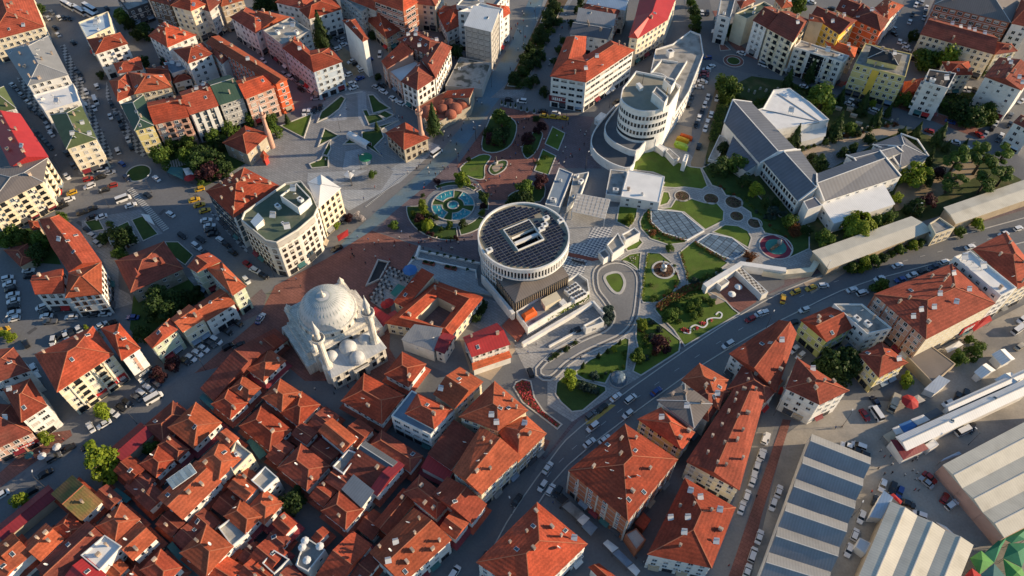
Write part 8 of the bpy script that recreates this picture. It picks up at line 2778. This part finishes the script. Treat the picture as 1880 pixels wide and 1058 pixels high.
people('P', 'on the red square', '230,525 560,485 540,510 565,595 640,345 410,815 305,835 270,800 270,855 370,960 330,995 840,455 1050,400 1020,345 1185,555 720,740 515,700 625,280 300,935 140,880 200,900')
people('P', 'on the blue street', '60,290 155,345 40,360 130,175 190,75 235,105 8,615 110,250')
people('O', 'on the blue street', '1195,840 1310,880 1390,835 1415,580 1470,605 1350,490 1645,455 1590,665 1160,990 900,700')
people('O', 'on the geometric square', '910,340 945,350 400,260 190,170 780,600 740,705 520,720 200,760 640,610')
people('W', 'beside the mosque forecourt', '600,200 800,115 710,160 470,150 540,140 660,150 930,960 1000,930 1080,800')
people('F', 'on the mosque street', '270,545 155,575 245,505 330,425 615,350 690,300 775,330 860,280 610,70 670,10 540,390')
people('G', 'in the garden', '460,70 1010,780 160,855 115,900 770,250 940,355 400,930')
people('C', 'on the boulevard', '150,60 130,20 85,65 60,130 300,150 330,110 100,200 260,260 230,350 20,370 250,420 290,190')
people('L', 'in the market yard', '625,475 700,452 815,485 770,510 640,380 430,250 395,255 835,425 690,410')
people('I', 'before the pink shop row', '300,360 340,320 240,400 215,390 180,420 320,300')
people('K', 'among the lane stalls', '250,660 290,690 420,700 740,980 700,960 1350,625 1200,1000')
people('U', 'round the fountain', '1270,70 1220,90 370,125 365,190 600,200 1030,850 325,915 1070,155 1110,180 1035,150')

def crowd(t, x0, x1, y0, y1, n, where):
    people(t, where, ' '.join('%.0f,%.0f' % (pr.uniform(x0, x1), pr.uniform(y0, y1)) for _ in range(n)))


crowd('P', 420, 780, 200, 900, 26, 'on the red square')
crowd('P', 900, 1280, 300, 700, 16, 'on the dark paving before the tower')
crowd('F', 540, 900, 250, 420, 16, 'on the mosque precinct')
crowd('W', 450, 800, 130, 200, 12, 'between fountain and forecourt')
crowd('C', 20, 120, 60, 330, 14, 'on the boulevard')
crowd('O', 900, 1500, 500, 900, 16, 'on the blue street')
crowd('L', 560, 900, 400, 620, 12, 'in the market yard')
crowd('T', 300, 1000, 900, 1050, 10, 'in the lane below the mosque')
# -- lamps, parasols, tables, stalls, canopies
lm = MB()
lm.lathe([(.16, 0), (.12, .4), (.07, .6), (.06, 7.6)], seg=8)
lm = lm.mesh('lamp_post', ['steel_dark'])
la = MB()
la.bar((0, 0, 7.5), (1.5, 0, 7.9), .08, .08)
la = la.mesh('lamp_arm', ['steel_dark'])
lh = MB()
lh.box((1.75, 0, 7.9), (.75, .28, .14))
lh = lh.mesh('lamp_head', ['lamp_glow'])


def lamp(t, x, y, where, a=0):
    p = G(t, x, y)
    root = empty('street_lamp', (p.x, p.y, 0), 'tall dark street lamp ' + where, 'street lamp', 'street lamps ' + where, a)
    inst('post', lm, root); inst('arm', la, root); inst('lamp_head', lh, root)


for t, where, s in (('B', 'along the blue street', '915,880,0 1040,760,2 1215,750,2 1120,900,2 545,1005,0 775,630,1 1300,470,1 1375,280,2'), ('A', 'by the junction', '715,1040,1 330,930,1 820,1040,1'),
                    ('C', 'along the boulevard footpath', '90,220,0 155,110,0 335,160,3 250,400,3 555,580,1 425,910,1 190,60,0'), ('I', 'on the bazaar street', '738,235,2 245,580,2'),
                    ('E', 'beside the parked rows', '75,800,1 1110,1000,2 270,150,1 590,120,2'), ('K', 'on the shopping street', '30,720,2'), ('O', 'on the geometric square', '545,850,0 460,1010,0 345,490,1 880,350,2'),
                    ('V', 'before the curved office', '1380,240,0 690,1050,1'), ('L', 'in the market yard', '1110,350,2 430,250,1 60,190,1 480,740,1'), ('H', 'along the arcade road', '790,175,0 20,770,1 320,500,1'),
                    ('P', 'on the dark paving', '180,465,0 1245,750,0 1050,330,2')):
    for q in s.split():
        x, y, a = [float(v) for v in q.split(',')]
        lamp(t, x, y, where, a)
pm = MB()
pm.lathe([(1.7, 2.3), (.9, 2.6), (.05, 2.85)], seg=8)
pp_ = MB()
pp_.lathe([(.3, 0), (.3, .08), (.04, .1), (.04, 2.9)], seg=8)
pp_ = pp_.mesh('parasol_pole', ['steel_dark'])
PMS = {m: pm.mesh('parasol_top', ['awning_' + m]) for m in ('white', 'red', 'blue', 'teal')}


def parasol(t, x, y, m, where, z=0.0, s=1.0):
    p = G(t, x, y, z + 2.5)
    root = empty('parasol', (p.x, p.y, z), m + ' parasol ' + where, 'parasol', 'parasols ' + where)
    inst('canopy', PMS[m], root, sc=s); inst('pole', pp_, root, sc=(1, 1, s if s < 1 else 1))


for x, y in ((290, 860), (275, 895), (370, 890), (300, 965)):
    parasol('J', x, y, 'white', 'on the bazaar roof terrace', 6.5, .7)
for x, y in ((780, 397), (735, 447)):
    parasol('X', x, y, 'white', 'on the sunken red terrace', 0, .85)
parasol('W', 400, 352, 'blue', 'at the edge of the cafe terrace', 0, 1.6)
for x, y in ((240, 562), (262, 548)):
    parasol('W', x, y, 'red', 'beside the courtyard inn stalls', 0, 1.1)
parasol('L', 788, 128, 'red', 'of the market fruit stall', 0, 1.6)
parasol('A', 1025, 965, 'red', 'by the grove kiosk', 0, 1.3)
for x, y in ((220, 405), (300, 355), (150, 400)):
    parasol('I', x, y, 'white' if x > 200 else 'teal', 'before the pink shop row', 0, .8)
tbm = MB(); tbm.lathe([(.35, 0), (.05, .05), (.05, .7), (.45, .7), (.45, .76)], seg=10); tbm = tbm.mesh('table_top', ['curtain'])
chm = MB(); chm.box((0, 0, .44), (.5, .5, .08)); chm.box((0, .24, .75), (.5, .06, .6))
for sx in (-1, 1):
    for sy in (-1, 1):
        chm.box((sx * .2, sy * .2, .2), (.05, .05, .42))
chm = chm.mesh('chair_seat', ['steel_dark'])
tg = random.Random(4)
TP = [(270, 332), (300, 342), (328, 355), (355, 368), (385, 378), (248, 355), (240, 385), (282, 372), (310, 385), (345, 400), (380, 410), (215, 410), (245, 420), (202, 440), (228, 458), (262, 440), (180, 470), (210, 490), (165, 495), (150, 522), (182, 545), (270, 465), (215, 520)]
for x, y in TP:
    p = G('W', x, y)
    tag(inst('cafe_table', tbm, None, (p.x, p.y, .1)), 'small round cafe table on the pale terrace by the mosque', 'table', 'cafe tables by the mosque')
    a0 = tg.uniform(0, 1.5)
    for k in range(3):
        a_ = a0 + 2.1 * k
        tag(inst('cafe_chair', chm, None, (p.x + .95 * math.cos(a_), p.y + .95 * math.sin(a_), .1), a_ - R(90)), 'black cafe chair at a round table by the mosque', 'chair', 'cafe chairs by the mosque')
S_('blue_mat', 'W', [(270, 490), (320, 430), (370, 450), (300, 515)], 'play_green', 6)
# market awnings: pitched cloth on posts
def canopy(t, pts, h, mat, label, group=None, sag=.35):
    P = [G2(t, x, y, h) for x, y in pts]
    if area2(P) < 0:
        P.reverse()
    c = centroid(P)
    root = empty('canopy', (c.x, c.y, 0), label, 'canopy', group)
    n = len(P)
    V = [(p.x - c.x, p.y - c.y, h) for p in P] + [(0, 0, h + sag)] + [(p.x - c.x, p.y - c.y, h - .2) for p in P]
    mobj('cloth', V, [[i, (i + 1) % n, n] for i in range(n)] + [[n + 1 + i, n + 1 + (i + 1) % n, (i + 1) % n, i] for i in range(n)], mat, root)
    for p in P:
        q = (p - c) * .96
        b = MB(); b.lathe([(.05, 0), (.05, h)], (q.x, q.y, 0), 6); b.obj('post', ['steel_dark'], root)
for k, (pts, m, w) in enumerate((([(300, 682), (382, 752), (422, 722), (342, 652)], 'deck_grey', 'grey'), ([(380, 755), (412, 785), (450, 745), (418, 722)], 'awning_white', 'white'), ([(405, 790), (455, 840), (492, 795), (445, 755)], 'deck_blue', 'blue grey'),
                                 ([(520, 880), (570, 930), (605, 905), (545, 860)], 'awning_white', 'long white'), ([(572, 935), (650, 1010), (680, 985), (605, 912)], 'deck_blue', 'long blue grey'), ([(652, 1012), (700, 1058), (722, 1030), (685, 990)], 'awning_white', 'end white'),
                                 ([(265, 640), (300, 670), (335, 640), (300, 610)], 'deck_black', 'black'))):
    canopy('K', pts, 2.8, m, w + ' market awning in the lane beside the brick block')
for pts, m, w in (([(1195, 935), (1250, 985), (1290, 900), (1330, 830), (1290, 850)], 'awning_green', 'pale green tented canopy at the corner of the beige shed'), ([(1290, 850), (1345, 880), (1420, 860), (1440, 790)], 'awning_green', 'green tented canopy along the beige shed wall'),
                  ([(1330, 880), (1300, 960), (1400, 1010), (1450, 880)], 'awning_green', 'wide green tented canopy in the corner yard'), ([(1120, 960), (1180, 920), (1250, 985), (1170, 1050)], 'awning_lime', 'lime green sagging canopy beside the fruit yard'),
                  ([(1170, 1055), (1250, 990), (1330, 1080), (1200, 1120)], 'awning_teal', 'dark teal canopy at the lower corner'), ([(1090, 1058), (1130, 1015), (1190, 1060), (1120, 1110)], 'awning_red', 'red canopy below the lime green canopy'),
                  ([(1300, 965), (1400, 1015), (1440, 1100), (1320, 1090)], 'awning_lime', 'striped green canopy at the corner yard edge')):
    canopy('L', pts, 3.4, m, w, None, .8)
for pts, m, w in (([(735, 240), (772, 292), (836, 245), (797, 215)], 'awning_blue', 'bright blue stall tarpaulin by the market hall'), ([(800, 212), (838, 243), (905, 215), (868, 185)], 'awning_white', 'white stall tarpaulin by the market hall'),
                  ([(872, 185), (908, 213), (980, 180), (940, 150)], 'metal_slate', 'dark corrugated stall roof by the market hall'), ([(700, 260), (720, 295), (762, 285), (735, 245)], 'awning_white', 'small pale stall cover at the hall corner'),
                  ([(650, 300), (680, 335), (725, 305), (700, 270)], 'wall_ta', 'tan crate stall cover at the hall end'), ([(790, 100), (830, 130), (880, 110), (840, 78)], 'curtain', 'pale patched stall cover beside the big red parasol'),
                  ([(935, 765), (975, 800), (1045, 840), (990, 790)], 'awning_white', 'white awning strip at the beige shed head'), ([(690, 620), (745, 670), (755, 655), (705, 610)], 'awning_red', 'red awning edge beside the corrugated lean-to'),
                  ([(960, 440), (1075, 400), (1060, 385), (975, 425)], 'metal_blue', 'pale blue canopy at the shed corner')):
    canopy('L', pts, 2.8, m, w, None, .25)
for pts, w in (([(1075, 95), (1150, 165), (1175, 140), (1095, 70)], 'beside the orange hip roofs'), ([(1330, 330), (1400, 430), (1440, 400), (1370, 300)], 'beyond the concrete roof terrace'), ([(900, 900), (1020, 1040), (1050, 1010), (930, 870)], 'in the lane before the orange pyramid shop'), ([(600, 600), (680, 665), (710, 640), (630, 580)], 'in the lane behind the olive roof')):
    canopy('I', pts, 3.2, 'awning_teal', 'dark green lane awning ' + w, None, .15)
for pts, m, w in (([(760, 155), (785, 190), (835, 215), (805, 160)], 'awning_white', 'white kiosk awning at the little park'), ([(575, 270), (600, 330), (628, 325), (605, 265)], 'deck_blue', 'blue grey shelter in the little park')):
    canopy('E', pts, 2.8, m, w)
for pts, m, w in (([(900, 930), (990, 970), (985, 905), (920, 900)], 'awning_teal', 'dark kiosk canopy below the grove'), ([(985, 910), (1010, 960), (1045, 940), (1020, 905)], 'awning_white', 'white kiosk canopy below the grove')):
    canopy('A', pts, 3, m, w)
canopy('F', [(465, 275), (475, 302), (528, 270), (525, 238)], 3.0, 'awning_red', 'red tram shaped kiosk beside the cream corner office', None, .3)
canopy('O', [(375, 910), (440, 945), (475, 900), (415, 862)], 2.6, 'awning_white', 'white canvas awning on the paved square')
for pts, m, w in (([(1140, 790), (1130, 760), (1225, 700), (1240, 730)], 'awning_red', 'red banner awning on the pink apartment row'), ([(985, 880), (1000, 905), (1085, 860), (1060, 840)], 'awning_white', 'white tea garden awning')):
    canopy('H', pts, 3.2, m, w)
# flower boxes on the terrace, planters by the taxis
fb = MB(); fb.box((0, 0, .35), (4.6, 1.3, .7)); fb = fb.mesh('planter', ['steps_red'])
for x, y in ((520, 300), (662, 330)):
    p = G('W', x, y)
    r0 = empty('flower_box', (p.x, p.y, .05), 'long red flower box on the forecourt terrace', 'planter', 'flower boxes on the terrace', heading('W', x, y, -12))
    inst('box', fb, r0)
    inst('shrub', _cache[('crown', 'd')][0], r0, (-1.1, 0, .3), 0, (1.2, .7, .6)); inst('shrub', _cache[('crown', 'd')][1], r0, (1.1, 0, .3), 1, (1.2, .7, .6))
pb = MB(); pb.box((0, 0, .35), (1.0, 1.0, .7), 0, 0, 1.15); pb = pb.mesh('tub', ['frame_white'])
for x, y in ((465, 130), (515, 145), (562, 150), (617, 175), (675, 190), (743, 205), (430, 120)):
    p = G('P', x, y)
    r0 = empty('potted_conifer', (p.x, p.y, .05), 'small clipped conifer in a tub at the edge of the red square', 'potted tree', 'potted conifers of the red square')
    inst('tub', pb, r0); inst('foliage', _cache[('crown', 'c')][0], r0, (0, 0, .5), 0, (.7, .7, .75))
for x, y in ((525, 232), (575, 242), (620, 252), (660, 262), (705, 270), (760, 282), (805, 293), (768, 345), (418, 272)):
    p = G('W', x, y)
    r0 = empty('potted_bush', (p.x, p.y, .05), 'dark potted bush along the terrace parapet', 'potted bush', 'potted bushes of the terrace')
    inst('tub', pb, r0); inst('foliage', _cache[('crown', 'd')][2], r0, (0, 0, .4), 0, (.7, .7, .6))
# stones of the lapidary garden behind the museum
sg = MB(); sg.box((0, 0, .5), (.9, .6, 1.0), 0, 0, .8); sg = sg.mesh('stone', ['stone_block'])
for x, y in [(760 + 35 * k, 418 - 9 * k) for k in range(6)] + [(1060 + 42 * k, 340 - 12 * k) for k in range(7)] + [(240 + 40 * k, 55 + (k % 3) * 14) for k in range(8)] + [(640 + 30 * k, 465 - 6 * k) for k in range(4)]:
    p = G('M', x, y)
    tag(inst('carved_stone', sg, None, (p.x, p.y, .06), tg.uniform(0, 3), tg.uniform(.9, 1.5)), 'weathered carved stone block of the museum garden', 'stone', 'carved stones of the museum garden')
for x, y in ((900, 195), (980, 200), (1005, 245), (1040, 300)):
    p = G('M', x, y)
    b = MB(); b.box((0, 0, .6), (2.6, 1.4, 1.2)); b.add([(-1.4, -.8, 1.2), (1.4, -.8, 1.2), (1.4, .8, 1.2), (-1.4, .8, 1.2), (-1.4, 0, 1.8), (1.4, 0, 1.8)], [[0, 1, 5, 4], [2, 3, 4, 5], [1, 2, 5], [3, 0, 4]])
    o = b.obj('sarcophagus', ['stone_block'], loc=(p.x, p.y, .06)); o.rotation_euler = (0, 0, -.4)
    tag(o, 'grey stone sarcophagus under the big museum tree', 'sarcophagus', 'sarcophagi of the museum garden')
# seven black chairs on the triangle paving
for k in range(9):
    p = G('S', 700 + 9.5 * k, 478 + 2.4 * k)
    tag(inst('black_chair', chm, None, (p.x, p.y, .3), 1.0, 1.3), 'black chair in the row on the triangle paving', 'chair', 'row of black chairs on the triangle paving')
# round opening panels: solar skylight on the bazaar roof
p = G2('I', 980, 518, 10)
sk = empty('solar_skylight', (p.x, p.y, 9.4), 'slanted glazed collector on the big orange bazaar roof', 'solar collector', None, heading('I', 980, 518, 35))
for k in range(6):
    b = MB(); b.box((-3.1 + 1.25 * k, 0, 1.2), (1.1, 3.2, .08)); o = b.obj('pane', ['glass_garden'], sk); o.rotation_euler = (R(18), 0, 0)
b = MB(); b.box((0, 0, 1.1), (7.6, 3.5, .1)); o = b.obj('frame', ['frame_white'], sk); o.rotation_euler = (R(18), 0, 0)
for s in (-1, 1):
    b = MB(); b.box((s * 3.2, 1.2, .1), (.2, .2, 3.2)); b.obj('leg', ['frame_white'], sk)
